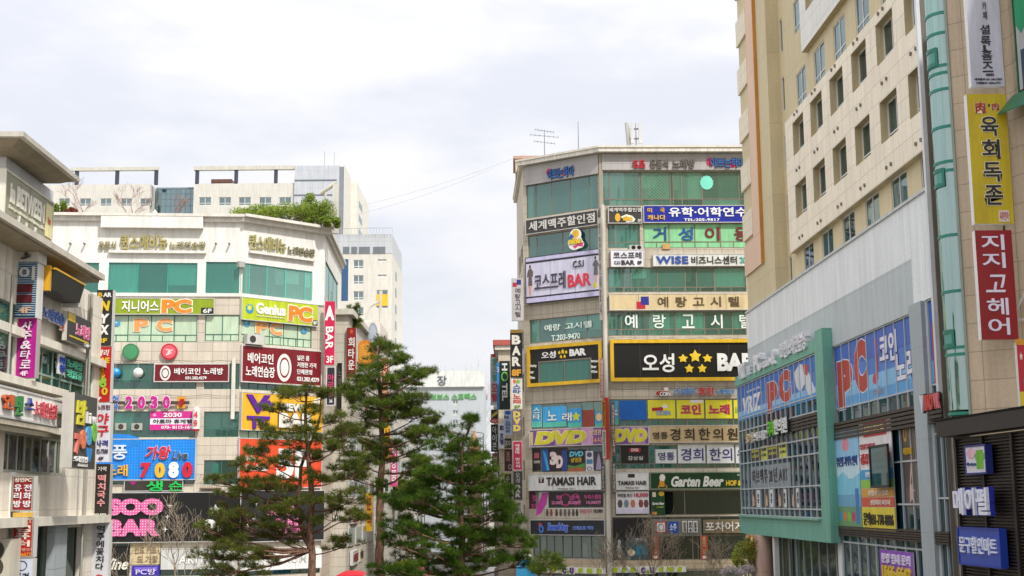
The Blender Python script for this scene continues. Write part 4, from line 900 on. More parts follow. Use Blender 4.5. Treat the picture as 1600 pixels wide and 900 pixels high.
film(FDC, (827, 768, 842, 806), '#4a2438', [('컷', '#d05a94', .3, .15, .9, .4, {'b': .03}), ('염색', '#c85a90', .2, .5, .9, .72, {'b': .03})], 'narrow dark plum window panel with pink characters', g='hair salon window panels')
film(FDC, (837, 769, 857, 806), '#b8c8b0', [('@poly', '#c040a0', 0, .02, 1, 1, {'pts': [(.55, 0), (1, 0), (.85, .5), (.4, .9), (0, 1), (.1, .6)]})], 'pale window panel with magenta brush stroke', g='hair salon window panels')
film(FDC, (858, 769, 942, 792), '#2c2326', [('@ring', '#a83a72', .2, .1, .42, .95, {'k': .75}), ('@ring', '#a83a72', .42, .1, .58, .9, {'k': .75}), ('펌', '#d85a9a', .13, .22, .24, .5, {'b': .04}), ('염색', '#d85a9a', .42, .22, .56, .5, {'b': .04}), ('두피스켈링', '#d85a9a', .66, .2, .97, .5, {'b': .03}), ('25,000원', '#e088b4', .05, .58, .26, .86, {'b': .03}), ('35,000원', '#e088b4', .36, .58, .60, .86, {'b': .03}), ('10,000원', '#e088b4', .7, .58, .96, .86, {'b': .03})], 'wide dark window panel with pink prices', g='hair salon window panels')
film(FDC, (850, 794, 944, 808), '#e2dedc', [*[('@poly', c, x, .1, x + .05, .9, {'pts': [(.3, 0), (.7, 0), (1, .6), (.8, 1), (.2, 1), (0, .6)]}) for x, c in ((.03, '#5a4a46'), (.1, '#8a3a3a'), (.19, '#4a4644'), (.26, '#5a5652'), (.33, '#6a625e'), (.4, '#5e5854'), (.47, '#4e4a46'), (.53, '#3e3a38'))], ('어릿결 복구', '#c06a7a', .6, .15, .8, .6, {'b': .03}), ('18,000', '#3a3434', .83, .15, .98, .6, {'b': .03})], 'long white strip with eight hair pictures below the pink prices', g='hair salon window panels')
sD((828, 812, 945, 836), '#1d2129', [('@star', '#c84a6a', .11, .15, .17, .5, {'n': 5, 'k': .5}), ('@ring', '#4a7ad8', .12, .35, .19, .85, {'k': .5}), ('Beerking', '#3f68d0', .24, .22, .52, .82, {'b': .05, 'sh': .15, 'out': '#d8def0', 'ow': .03}), ('크래프트 맥주', '#5a86e0', .58, .4, .86, .66, {'b': .04, 'out': '#d0dcf0', 'ow': .02})], 'black fascia with glowing style blue script over the glass shopfront', F=FDC, th=.35)
sD((958, 810, 1016, 838), '#22211f', [], 'plain black fascia section beside the red and blue emblem boards', th=.12)
sD((1017, 811, 1096, 838), '#7a786f', [], 'plain grey metal fascia behind small emblem boards', th=.08)
sD((1024, 815, 1041, 833), '#b8262c', [('@rect', '#e8e4e0', .12, .1, .88, .9), ('@ring', '#6a8a8a', .22, .18, .78, .82)], 'small red framed emblem board with ring on the grey fascia', d=.12, th=.1)
sD((1043, 815, 1060, 833), '#1f4fa6', [('소주', '#dfe6f0', .18, .2, .82, .8, {'b': .05})], 'small blue emblem board with white brush characters', d=.12, th=.1)
for k, x in enumerate((1066, 1075, 1083)):
    sD((x, 814, x + 7, 832), '#e4e4e0', [(('진로집', '참이슬', '안주류')[k], '#2a2a28', .2, .08, .8, .94, {'v': True, 'b': .03})], ('white narrow lantern board nearest the blue emblem board', 'white narrow lantern board in the middle of three', 'white narrow lantern board nearest the large white letters')[k], d=.12, th=.1)
sD((1099, 812, 1190, 833), '#85775a', [('포차어게인', '#e4e0d6', .03, .15, .85, .88, {'b': .045, 'out': '#5a4c36', 'ow': .03})], 'olive brown pub fascia with large white characters', th=.15)
for x, lab in ((1018, 'orange vertical banner between pub windows nearest the plain black fascia'), (1094, 'orange vertical banner between pub windows under the olive fascia'), (1168, 'orange vertical banner half hidden by the pillar')):
    sD((x, 837, x + 12, 874), '#b8562e', [('포장마차 안주', '#ecd8b8', .3, .05, .72, .8, {'v': True, 'b': .03}), ('@rect', '#e8e2d8', .25, .85, .75, .97)], lab, th=.12)
film(FD, (960, 839, 976, 874), '#3e4240', [('@poly', '#b8c0c0', .25, .1, .75, .95, {'pts': [(.3, 0), (.8, .1), (.6, .4), (1, .6), (.7, 1), (.2, 1), (0, .5)]})], 'grey window poster with a pale tall figure', g='pub window posters')
film(FD, (978, 839, 1013, 874), '#3a5a64', [('생맥주', '#e0e6e4', .4, .05, .95, .22, {'b': .03}), ('@disc', '#e2cdb0', .05, .55, .4, .85), ('@rect', '#2f7f94', .45, .35, .98, .8)], 'teal window poster with food picture', g='pub window posters')
# the striped convenience store band along the stone base
for F, px, lab in ((FDC, (833, 885, 946, 894), 'lime and white chequered shop band on the slanted corner'), (FD, (956, 886, 1072, 895), 'lime and white chequered shop band on the front')):
    R = F.rect(*px, .2); n = 8
    o = sign(F, px, .13, .15, '#e8e6da', [('@rect' if k % 2 == 0 else '@poly', '#b2c92e', k / n, .1, (k + .6) / n, .9, {'name': 'panel', 'pts': [(.2, 0), (1, 0), (.8, 1), (0, 1)]}) for k in range(n)], lab, group=GD)
for F, px, lab in ((FDC, (878, 885, 898, 897), 'violet and green three letter shop logo on the slanted corner band'), (FD, (1000, 885, 1024, 897), 'violet and green three letter shop logo on the front band')):
    sign(F, px, .29, .04, '#efece2', [('C', '#6a2a8a', .05, .1, .34, .92, {'b': .08}), ('U', '#6a2a8a', .64, .1, .92, .92, {'b': .08}), ('@disc', '#7ab82a', .38, .5, .6, .95)], lab, name='logo_sign', group=GD, lth=.08)

# lattice screens and a paper flower behind and on the top windows
h9 = hD[0]; w9 = tower
for x0, x1 in ((972, 1000), (1013, 1045), (1135, 1156)):
    r = FD.rect(x0, 272, x1, 313, -.2); mb = MB(); n = int((r[1] - r[0]) / .28) + 1; hgt = r[3] - r[2]
    for k in range(-int(hgt / .28), n):
        for sg in (1, -1):
            pts = []
            for t in (0, 1):
                u = r[0] + k * .28 + t * hgt; z = r[2] + t * hgt if sg > 0 else r[3] - t * hgt; pts.append((u, z))
            (ua, za_), (ub, zb_) = pts
            t0 = max(0, (r[0] - ua) / (ub - ua)); t1 = min(1, (r[1] - ua) / (ub - ua))
            if t1 <= t0: continue
            q = [(ua + (ub - ua) * t, za_ + (zb_ - za_) * t) for t in (t0, t1)]
            mb.tube([FD.P(q[0][0], q[0][1], -.2 - .02 * sg), FD.P(q[1][0], q[1][1], -.2 - .02 * sg)], .022, 4)
    mb.build('lattice', M('#e2dcc8', .7), tower)
sign(FD, (1093, 274, 1115, 297), -.05, .004, None, [('@star', '#7fe0c8', 0, 0, 1, 1, {'n': 14, 'k': .88})], 'round mint paper flower stuck on the top floor window', 'window sticker', 'window_sticker')
r = FD.rect(1035, 381, 1047, 389, .1); mb = MB(); mb.fbox(FD, r[0], r[1], r[2], r[3], -.06, .1); mb.build('vent_box', M('#c79a62', .6), tower)
for k, (y, x0, x1, lab) in enumerate(((606, 955, 1168, 'thin cable sagging along the bare tiles above the raised coin letters'), (528, 952, 1166, 'thin cable running just above the huge black bar board'))):
    p, q = FD.uv(x0, y, .12), FD.uv(x1, y, .12); mb = MB(); n = 24; rk = random.Random(k)
    mb.tube([FD.P(p[0] + (q[0] - p[0]) * t / n, p[1] - .12 * abs(math.sin(t * .6)) - rk.uniform(0, .04), .12) for t in range(n + 1)], .014, 4)
    o = mb.build('wall_cable', M('#3c3833', .7)); tag(o, lab, 'cable', 'cables on the nine storey block')

# ---- upright signs at the slanted corner's far edge, facing the street
YD = FDC.P(uDL, 0)[1] - .7
stack(YD, [
    ((799, 435, 818, 501), '#b7b2b2', [('@rect', '#b02a3a', .1, .1, .45, .2), ('@rect', '#2a2f7a', .45, .03, .8, .15), ('예랑고시텔', '#5a5452', .3, .22, .75, .92, {'v': True, 'b': .015})], 'grey upright sign with small red and blue cubes highest of its column', {}),
    ((797, 515, 816, 590), '#15130f', [('@rect', '#8a6a2a', .0, .0, 1, .07), ('BAR', '#d8d4c8', .14, .1, .86, .78, {'v': True, 'b': .06}), ('8F', '#d99a2e', .1, .83, .88, .97, {'b': .06})], 'black upright bar sign with large white capitals and orange floor number', {}),
    ((799, 592, 816, 639), '#d4d0c2', [('@star', '#7ab03a', .3, .0, .9, .18, {'n': 5}), ('@disc', '#d85a3a', .15, .02, .4, .15), ('스타', '#2a5aa8', .15, .18, .85, .5, {'v': True, 'b': .05}), ('노래', '#c02a36', .15, .5, .85, .84, {'v': True, 'b': .05}), ('5F', '#6a8a2a', .25, .88, .8, .98, {'b': .05})], 'cream upright sign with blue and red characters below the bar sign', {}),
    ((800, 641, 815, 676), '#6a5a62', [('DVD', '#c8b23a', .15, .04, .85, .96, {'v': True, 'b': .06, 'out': '#d8cfc0', 'ow': .03})], 'mauve upright sign with yellow stacked letters', {}),
    ((801, 689, 816, 735), '#b02848', [('아로마 맛사지', '#e8e2e0', .28, .1, .75, .92, {'v': True, 'b': .05}), ('@dots', '#f0d0d8', .05, .02, .95, .02, {'n': 7, 'r': .03}), ('@dots', '#f0d0d8', .05, .98, .95, .98, {'n': 7, 'r': .03})], 'crimson upright sign with dotted edge and white characters', {'frame': ('#d8b0b8', .04, .01)}),
    ((802, 737, 816, 781), '#3a3836', [('오성', '#b8b4ac', .25, .03, .75, .4, {'v': True, 'b': .03}), ('BAR', '#c8c4bc', .25, .46, .8, .92, {'v': True, 'b': .04})], 'charcoal upright sign with pale characters under the crimson one', {}),
    ((802, 783, 817, 826), '#b3aea4', [('경희한의원', '#5a544c', .28, .05, .75, .95, {'v': True, 'b': .025})], 'stone grey upright sign lowest of its column', {}),
    ((939, 508, 947, 550), '#d9d4d2', [('@rect', '#b83a4a', 0, 0, 1, .2), ('@rect', '#3a5aa8', .2, .25, .8, .45), ('@rect', '#b83a4a', .1, .5, .9, .85), ('@rect', '#d8962e', 0, .9, 1, 1)], 'slim red white and blue sign strapped to the corner pipe', {}),
], group='upright signs at the edge of the nine storey block')
for k, (x, y0, y1, c, t, lab) in enumerate(((934, 340, 500, '#9a948a', '#5a564e', 'long grey lettered strip beside the pipe high up'), (937, 560, 622, '#a8746a', '#e2d4cc', 'faded red strip beside the pipe above the red sleeve'), (940, 626, 668, '#b8862e', '#3a2a1c', 'amber strip beside the red pipe sleeve'), (955, 628, 712, '#6a4a3a', '#d8cfc0', 'brown strip on the other side of the red pipe sleeve'), (941, 672, 716, '#c9c4ba', '#5a5650', 'pale strip beside the lower red pipe sleeve'), (939, 726, 770, '#3a3a36', '#c8c4ba', 'black strip beside the pipe just above the salon board end'), (956, 722, 772, '#45443e', '#d4d0c6', 'dark strip between pipe and square salon board'))):
    sign(frontal(oD.y - .75), (x, y0, x + 6, y1), 0, .1, c, [('영업중안내표시', t, .2, .04, .8, .96, {'v': True, 'b': .02})], lab, name='strip_sign', group='strip signs along the corner pipe', lth=.01)

# ---- on the roof
def antenna(x, y, base_y, Y, kind, label):
    b = at(x, base_y, Y); t = at(x, y, Y); h = t.z - b.z
    mb = MB(); mb.tube([(b.x, b.y, zdt + .3), (b.x, b.y, t.z)], [.06, .03], 6); o = mb.build('roof_antenna', M('#9a9a98', .4, metal=.6)); tag(o, label, 'antenna', 'antennas on the roof')
    if kind == 'tv':
        for q, w in ((.95, .8), (.75, 1.2), (.5, .9)):
            mb = MB(); z = b.z + h * q; mb.tube([(b.x - w, b.y, z + .15), (b.x + w, b.y, z - .1)], .025, 4)
            for k in range(7): mb.tube([(b.x - w + 2 * w * k / 6, b.y - .35, z + .15 - .25 * k / 6), (b.x - w + 2 * w * k / 6, b.y + .35, z + .15 - .25 * k / 6)], .015, 4)
            mb.build('antenna_arm', M('#8e8e8c', .4, metal=.6), o)
    if kind == 'cell':
        for dx in (-.35, .35):
            mb = MB(); mb.box(b.x + dx - .14, b.x + dx + .14, b.y - .3, b.y - .1, t.z - 1.9, t.z - .1); mb.build('antenna_panel', M('#c9c9c6', .5), o)
        for q in (.25, .7):
            mb = MB(); mb.box(b.x - .5, b.x + .5, b.y - .12, b.y + .1, b.z + h * q, b.z + h * q + .08); mb.build('bracket', M('#77777a', .5), o)
    return o
antenna(851, 203, 243, 113, 'tv', 'branching television antenna on the slanted roof edge')
antenna(904, 190, 236, 113, 'pole', 'thin bare mast on the roof between two bigger antennas')
antenna(994, 192, 226, 113, 'cell', 'short mobile antenna mast with two flat panels on the roof')
b = at(985, 226, 113); t = at(979, 192, 113); mb = MB(); mb.tube([(b.x, b.y, zdt + .3), tuple(t)], [.2, .17], 8); o = mb.build('antenna_tube', M('#b4b3ae', .5)); tag(o, 'leaning grey antenna tube beside the mobile mast', 'antenna', 'antennas on the roof')
# ================================================================ the beige tower on its grey podium along the right of the street
oE = at(1163, 400, 86)
FE = Face(oE, -STREET)
XN = FE.uv(1473, 600)[0]                 # near end
zpt = FE.uv(1215, 457)[1]                # podium top
FT = FE.off(-.55)                        # face of the cream cladding
FO = FE.off(-.87)                       # recessed olive face
res = empty('beige_tower', FE.P(10, 0, -8), 'tall beige residential tower with deep square window openings rising from a grey podium', 'building')
CRM = TILE('#f2e6cf', 1.25, .9, .02, .72, .05, .6, 0, .06)
OLV = TILE('#cfc09b', 4.0, 3.0, .02, .8, .03, .7, 0, .05)
WHT = TILE('#e6e4de', 1.25, .9, .02, .75, .04, .6, 0, .06)
GRY = TILE('#e6e9e8', .8, 14, .02, .82, .04, .5, 0, .08)
GRD = TILE('#bcc4c5', .8, 3, .02, .82, .04, .5, 0, .08)
ZTOP = 50
uC1 = FE.uv(1209, 440)[0]                # near side of the stair core
uT0 = FT.uv(1235, 400)[0]; uT1 = XN - .3
H = FT.uv(1244.5, 240)[1] - FT.uv(1244.5, 342)[1]
zr2b, zr2t = FT.uv(1244.5, 342)[1], FT.uv(1244.5, 288)[1]
cols = []
for x0, x1, y in ((1244.5, 1261, 342), (1272.5, 1290.7, 320), (1303, 1324, 297), (1338, 1362, 265)):
    # walk along the sill height
    def u_at(x):
        lo, hi = 0, 900
        for _ in range(40):
            m = (lo + hi) / 2
            if FT.uv(x, m)[1] > zr2b: lo = m
            else: hi = m
        return FT.uv(x, (lo + hi) / 2)[0]
    cols.append((u_at(x0), u_at(x1)))
step = (cols[3][0] - cols[0][0]) / 3; wid = sum(b - a for a, b in cols) / 4
c0 = cols[0][0]
cols = [(c0 + k * step, c0 + k * step + wid) for k in range(12) if c0 + k * step + wid < uT1 - .3]
zl0, zl1 = zr2b - 1.65, zr2t + H + .55      # the cream layer covers two floors
zw0 = zl1 + 2.75                            # the white layer above
# back plane with the ordinary windows
rowsO = [zpt + .12, zl1 + .35]
holesO = [(a + .02, b - .25, zz, zz + 1.95) for a, b in cols for zz in rowsO]
narrow = [(uC1 + .35, uC1 + 1.0, zpt + .1 + H * k, zpt + 2.2 + H * k) for k in range(7)]
layer_h = [(a, b, zr2b + H * k, zr2t + H * k) for k in range(2) for a, b in cols]
uppers = [(a, b, zw0 + 1.9 + H * k, zw0 + 1.9 + H * k + 1.93) for k in range(2) for a, b in cols]
wall(FO, uC1, uT1, zpt - 1, ZTOP, holesO + narrow + [(a, b, c, d) for a, b, c, d in layer_h + uppers], [OLV], 'tower_wall', res, reveal=.2)
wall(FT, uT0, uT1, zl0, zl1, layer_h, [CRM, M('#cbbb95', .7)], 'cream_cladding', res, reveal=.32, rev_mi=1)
uW0 = FT.uv(1252, 75)[0]
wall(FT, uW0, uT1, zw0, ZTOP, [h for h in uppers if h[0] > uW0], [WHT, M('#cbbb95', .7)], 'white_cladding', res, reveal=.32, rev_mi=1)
mb = MB()
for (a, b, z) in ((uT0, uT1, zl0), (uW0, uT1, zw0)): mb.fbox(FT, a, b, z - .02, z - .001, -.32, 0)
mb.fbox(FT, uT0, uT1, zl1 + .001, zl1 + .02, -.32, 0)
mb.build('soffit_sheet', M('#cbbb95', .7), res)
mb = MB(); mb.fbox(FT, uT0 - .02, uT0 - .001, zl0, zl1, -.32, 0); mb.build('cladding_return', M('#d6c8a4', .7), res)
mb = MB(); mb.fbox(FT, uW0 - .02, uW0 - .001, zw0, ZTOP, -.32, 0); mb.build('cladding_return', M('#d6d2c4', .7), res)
gE = GLASS('#8fb8c0', .22); rw = random.Random(5)
for i, h in enumerate(holesO + narrow + layer_h + uppers):
    nar = holesO[0] is not h and h in narrow
    window(FO, h, 1 if nar else 2, res, frame='#e9e8e4', glass=gE, transom=.78 if not nar else None, curtain=.6, fw=.07, recess=.07, room=(rw.choice(['#6a665e', '#8a857a', '#55524c']), 1.0), curtain_col=rw.choice(['#d9d4c4', '#8d949a', '#c8c8bc', '#f0ece0']), seed=i)
# round wall vents in pairs above the openings
V = MB(); 
for zz in (zl0 + .45, zr2t + .75, zl1 - .18):
    for a, b in cols:
        for du in (.1, .75):
            mb = MB(); u = a + wid * .2 + du; mb.cyl(FT, u, zz, .09, -.02, .07, 12); mb.build('vent', M('#7c7668', .5), res)
# stair core at the far end
FK = FE.off(-.12)
mb = MB(); mb.fbox(FK, 0, uC1, zpt - 6, ZTOP, -1.2, 0, 0); mb.build('stair_core', TILE('#cfc09b', 5, 4.4, .02, .82, .03, .7, 0, .05), res)
up0 = FK.uv(1177, 300)[0]
zp_ = FK.uv(1162, 437)[1]
for k in range(9):
    z = zp_ + .6 + 3.3 * k; mb = MB(); mb.fbox(FK, -.12, up0 - .01, z + 1.7, z + 3.4, .002, .14); mb.build('balcony_panel', TILE('#e8ddc4', 3, .75, .02, .75, .03, .6, 0, .05), res)
zp = FK.uv(1162, 437)[1]
mb = MB(); pk0 = up0; pk1 = FK.uv(1190, 300)[0]
mb.fbox(FK, pk0, pk1, zp + 2.0, ZTOP, .005, .12); mb.fbox(FK, .0, pk1, zp, zp + 1.98, .006, .122)
mb.build('pink_frame', TILE('#dfbfa6', 3, 3.2, .015, .85, .03, .65, 0, .04), res)
mb = MB(); mb.fbox(FK, pk1 + .001, pk1 + .12, zp, ZTOP, .005, .2); mb.build('orange_strip', M('#c98a3c', .55), res)
# rest of the volume
mb = MB()
c = [FO.P(uC1, 0), FO.P(uT1, 0), FE.P(uT1, 0, -18), FE.P(0, 0, -18), FE.P(0, 0, -1.3), FE.P(uC1, 0, -1.3)]
mb.poly([(p[0], p[1], ZTOP) for p in c])
for a, b in ((1, 2), (2, 3), (3, 4)):
    mb.poly([(c[b][0], c[b][1], 0), (c[a][0], c[a][1], 0), (c[a][0], c[a][1], ZTOP), (c[b][0], c[b][1], ZTOP)], 0, [(0, 0), (18, 0), (18, 50), (0, 50)])
mb.build('tower_body', OLV, res)

# ---- podium
pod = empty('grey_podium', FE.P(14, 0, -.3), 'grey panelled podium with a green box frame and blue glazed shopfronts below the beige tower', 'building')
zcb = FE.uv(1302, 541)[1]                 # underside of the cladding over the second glazed bay
u2a, u2b = FE.uv(1304, 640)[0], FE.uv(1432, 600)[0]
u3a = FE.uv(1452, 600)[0]
zG = FE.uv(1310, 837)[1]
bay2 = (u2a, u2b, .6, zcb); bay3 = (u3a, XN, .6, zcb + .25); arc = (.9, u2a - .6, 0.05, FE.uv(1300, 846)[1])
zmid = FE.uv(1260, 560)[1]
def zpod(u, z): return 1 if (z < zpt - 2.3 and u < u2b + .2 and z > zcb) else 0
wall(FE, 0, XN, 0, zpt, [bay2, bay3, arc], [GRY, GRD], 'podium_wall', pod, zpod, reveal=.45, cuts_z=(zpt - 2.3, zcb), cuts_u=(u2b + .2,))
mb = MB(); mb.fbox(FE, -.1, XN, zpt, zpt + .12, -1.3, .08); mb.build('parapet_cap', M('#c9cccb', .5), pod)
gb = GLASS('#6fb0cc', .14)
def curtain_wall(F, R, n, trans, nm, gl=gb, deep=2.5):
    return window(F, R, n, pod, frame='#b9bfc0', glass=gl, transom=trans, curtain=.12, fw=.07, fd=.16, recess=.14, room=('#3c3a38', deep), name=nm, curtain_col='#9a9a92')
def fr(R, *zs): return [(R[3] - z) / (R[3] - R[2]) for z in zs]
za, zb, zc_, zd = FE.uv(1306, 688)[1], FE.uv(1306, 660)[1], FE.uv(1310, 820)[1], FE.uv(1312, 836)[1]
w2 = curtain_wall(FE, bay2, 9, fr(bay2, FE.uv(1304, 640)[1], FE.uv(1400, 722)[1], FE.uv(1400, 788)[1], FE.uv(1312, 846)[1]), 'glazed_bay')
curtain_wall(FE, bay3, 2, fr(bay3, FE.uv(1304, 640)[1], FE.uv(1312, 700)[1], FE.uv(1312, 780)[1]), 'glazed_bay')
window(FE, arc, 11, pod, frame='#b9bfc0', glass=GLASS('#b4ccc4', .1), transom=.45, curtain=.35, fw=.06, fd=.14, recess=.42, room=('#5c5a52', 2.2), name='arcade_window', curtain_col='#b6a84a')
LV = M('#3e362f', .5)
for (a, b), R in (((za, zb), bay2), ((zd, zc_), bay2), ((za, zb), bay3), ((zd, zc_), bay3)):
    mb = MB(); n = 5
    for k in range(n): mb.fbox(FE, R[0] - .02, R[1] + .02, a + (b - a) * k / n, a + (b - a) * (k + .7) / n, -.1, .12)
    mb.fbox(FE, R[0] - .01, R[1] + .01, a, b, -.12, -.08); mb.build('louvre_band', LV, pod)
# pier between the bays
mb = MB(); mb.fbox(FE, u2b + .02, u3a - .02, 0, zcb + .24, .01, .16); mb.build('grey_pier', TILE('#a3acaf', 3, 3.6, .012, .8, .02, .5, 0, .06), pod)
# the green box
GREEN = TILE('#74b09c', 3.2, 2.4, .014, .82, .05, .45, 0, .12)
FGB = FE.off(.5)
g0, g1 = FGB.uv(1152, 700)[0], FGB.uv(1292, 700)[0]
gz0, gz1 = FGB.uv(1160, 832)[1], FGB.uv(1284, 517)[1]
gi1 = FGB.uv(1279, 700)[0]; gzi0, gzi1 = FGB.uv(1166, 806)[1], FGB.uv(1278, 548)[1]
gz_b = FGB.uv(1284, 847)[1]
mb = MB()
mb.fbox(FGB, g0, g1, gzi1, gz1 - .25, -.49, 0); mb.fbox(FGB, g0, gi1, gz_b + .0, gzi0, -.49, .0); mb.fbox(FGB, gi1, g1, gz_b - .001, gzi1 - .002, -.49, 0)
mb.fbox(FGB, gi1 + .2, g1, gz1 - .25, gz1 + .15, -.49, 0)
mb.build('green_frame', GREEN, pod)
mb = MB(); mb.fbox(FGB, g0 + .01, g0 + .25, gzi0, gzi1, -.49, -.1); mb.build('frame_side', GREEN, pod)
mb = MB(); mb.fbox(FGB, g0 + .3, gi1 - .1, gzi0 - .06, gzi0 + .05, -.1, .16); mb.build('sill_ledge', M('#7fb09c', .5), pod)
RG = (g0 + .26, gi1 - .01, gzi0 + .02, gzi1 - .02)
zl_ = [FGB.uv(1170, y)[1] for y in (650, 670, 703, 723, 764, 794)]
curtain_wall(FGB, RG, 17, fr(RG, *zl_), 'glazed_bay', deep=.3)
mb = MB(); n = 4
for k in range(n): mb.fbox(FGB, FGB.uv(1235, 690)[0], gi1 - .02, zl_[1] - .75 + .18 * k, zl_[1] - .75 + .18 * k + .13, -.2, .02)
mb.build('louvre_band', LV, pod)
# round pillar and white jamb under the box
p = FE.P(FE.uv(1193, 870, .3)[0], 0, .3)
mb = MB()
for k in range(3): mb.tube([(p[0], p[1], gz_b * k / 3 + (.012 if k else 0)), (p[0], p[1], gz_b * (k + 1) / 3)], .55, 24)
mb.build('round_pillar', M('#cfae9c', .6), pod, smooth=False)
mb = MB(); q0 = FE.uv(1216, 870, .05)[0]; mb.fbox(FE, q0 - .25, q0 + .2, 0, gz_b, .02, .3); mb.build('white_jamb', M('#d9d8d2', .5), pod)
# downpipes at the near end
for k, (x, c, w) in enumerate(((1465, '#d9dde0', .22), (1473, '#6d6a64', .08))):
    u = FE.uv(x, 600, .18)[0]; mb = MB(); mb.fbox(FE, u - w / 2, u + w / 2, zcb - 3.5 if k == 0 else 0, ZTOP - 2, .02, .2); o = mb.build('downpipe', M(c, .4)); tag(o, 'light grey square downpipe on the tower edge' if k == 0 else 'dark slim downpipe beside the green glass shaft', 'pipe')

GE = 'shop signs on the grey podium'
def sE(px, col, items, label, F=FE, d=.03, th=.15, **k): return sign(F, px, d, th, col, items, label, group=GE, **k)
# letters standing on the top beam of the green box
zt = gz1 - .25
ua, ub = FGB.uv(1155, 572)[0], FGB.uv(1262, 530)[0]
sign(FGB, None, -.25, .05, None, [('VRIZ', '#e8e8ec', 0, .12, .13, 1, {'b': .05}), ('THE', '#e8e8ec', .15, .45, .22, .95, {'b': .04}), ('PC', '#e8e8ec', .27, .02, .39, 1, {'b': .07}), ('cafe', '#e8e8ec', .41, .45, .52, .95, {'b': .04}), ('&', '#e8e8ec', .55, .2, .60, 1, {'b': .04}), ('코인노래연습장', '#e8e8ec', .67, .05, 1, .95, {'b': .045})],
     'white block letters standing along the top beam of the green box', name='letter_sign', group=GE, lth=.3, uz=(ua, ub, zt - .35, zt + .75))
BLUE = '#3f7ac8'
def film_art(items): return items
sign(FGB, None, -.13, .01, '#4a78c4', [('@rect', '#2f6cc0', 0, 0, 1, .35), ('@rect', '#8fc0ea', 0, .72, 1, .86), ('@rect', '#4a9ad8', 0, .86, 1, 1), ('VRIZ', '#e6e8ee', .07, .35, .34, .84, {'b': .05, 'sh': .1, 'th': .01}), ('internet cafe', '#d6dcea', .14, .17, .33, .25, {'th': .01}), ('P', '#b8392e', .43, .2, .56, 1, {'b': .1, 'out': '#e0e4ec', 'ow': .02, 'th': .01}), ('C', '#b8392e', .58, .05, .72, .86, {'b': .1, 'out': '#e0e4ec', 'ow': .02, 'th': .01}), ('@poly', '#d8dce2', .76, .05, .98, .92, {'pts': [(.3, 0), (.6, .1), (.8, .5), (1, .9), (.7, .95), (.5, .6), (.3, .8), (.1, .6), (0, .2)]}), ('@poly', '#c0483a', .86, .1, .92, .4, {'pts': [(0, 0), (1, .2), (.8, 1), (.2, .8)]})],
     'blue glazing film with white capitals and red letters inside the green box', 'window film', 'window_film', group='blue glazing films', uz=(RG[0] + .1, RG[1] - .08, zl_[0] - .15, RG[3] - .1))
R2 = (bay2[0] + .08, bay2[1] - .08, FE.uv(1304, 642)[1], bay2[3] - .1)
sign(FE, None, -.13, .01, '#4a7ccc', [('@rect', '#3f68c0', 0, 0, 1, .35), ('@rect', '#86bee6', 0, .6, 1, .82), ('@rect', '#5aa4dc', 0, .82, 1, 1), ('P', '#b8392e', .03, .24, .24, 1, {'b': .1, 'out': '#dfe4ee', 'ow': .02, 'th': .01}), ('C', '#b8392e', .27, .03, .44, .82, {'b': .1, 'out': '#dfe4ee', 'ow': .02, 'th': .01}), ('@disc', '#c8405a', .50, .6, .56, .76), ('@rect', '#c8405a', .545, .1, .57, .7), ('코인', '#e6e6f0', .60, .08, .80, .50, {'b': .07, 'out': '#4a3a8a', 'ow': .04, 'th': .01}), ('노래', '#e6e6f0', .77, .40, .99, .86, {'b': .07, 'out': '#4a3a8a', 'ow': .04, 'th': .01}), ('coin', '#8a90a0', .5, .80, .62, .92, {'th': .01})],
     'blue glazing film with giant red letters and a pink note', 'window film', 'window_film', group='blue glazing films', uz=R2)
sign(FE, None, -.13, .01, '#3a6cc8', [('@rect', '#5aa8e0', 0, .7, 1, .95), ('P', '#c0402e', .2, .25, .95, 1, {'b': .1, 'th': .01})], 'narrow blue glazing film with one red stroke beside the green glass shaft', 'window film', 'window_film', group='blue glazing films', uz=(bay3[0] + .08, bay3[1] - .08, R2[2], bay3[3] - .1))
# stickers and letters inside the green box
ug = lambda x, y: FGB.uv(x, y)[0]
zg = lambda y: FGB.uv(1170, y)[1]
sign(FGB, None, .02, .06, None, [('요가', '#d9c8a8', 0, .1, .34, 1, {'b': .06}), ('스튜디오', '#e2e2e0', .36, .15, 1, .95, {'b': .05})], 'white and tan raised letters low in the green box', name='letter_sign', group=GE, lth=.15, uz=(ug(1171, 690), ug(1203, 690), zg(694), zg(676)))
sign(FGB, None, .02, .06, None, [('국대', '#6fd02e', 0, 0, .34, 1, {'b': .06, 'out': '#1d3a14', 'ow': .03}), ('한의원', '#ececea', .37, 0, 1, 1, {'b': .06, 'out': '#26262a', 'ow': .04})], 'green and white raised clinic letters low in the green box', name='letter_sign', group=GE, lth=.15, uz=(ug(1205, 685), ug(1236, 685), zg(690), zg(668)))
for x0, x1, c, t, lab in ((1171, 1186, '#2c2a28', '#d8d23a', 'black notice panel nearest the white pipe end of the green box'), (1187, 1196, '#d2d23e', '#4a4a2a', 'yellow notice panel between the two black ones'), (1197, 1214, '#2c2a28', '#d8d23a', 'black notice panel between two yellow ones'), (1215, 1227, '#d8d84a', '#4a4a2a', 'yellow notice panel beside the open dark panes')):
    sign(FGB, None, -.13, .03, c, [('비만 다이어트', t, .12, .15, .9, .35, {'b': .03}), ('교통사고', t, .1, .5, .85, .7, {'b': .03})], lab, 'window poster', 'window_poster', group='notice panels in the green box', uz=(ug(x0, 712), ug(x1, 712), zg(723), zg(701)), lth=.01)
sign(FGB, None, -.13, .03, '#8b969c', [('허브맥주 28년 ART', '#33383c', .04, .15, .96, .8, {'b': .03})], 'long grey lettered panel across the middle of the green box', 'window poster', 'window_poster', group=GE, uz=(ug(1171, 745), ug(1232, 745), zg(763), zg(730)), lth=.01)
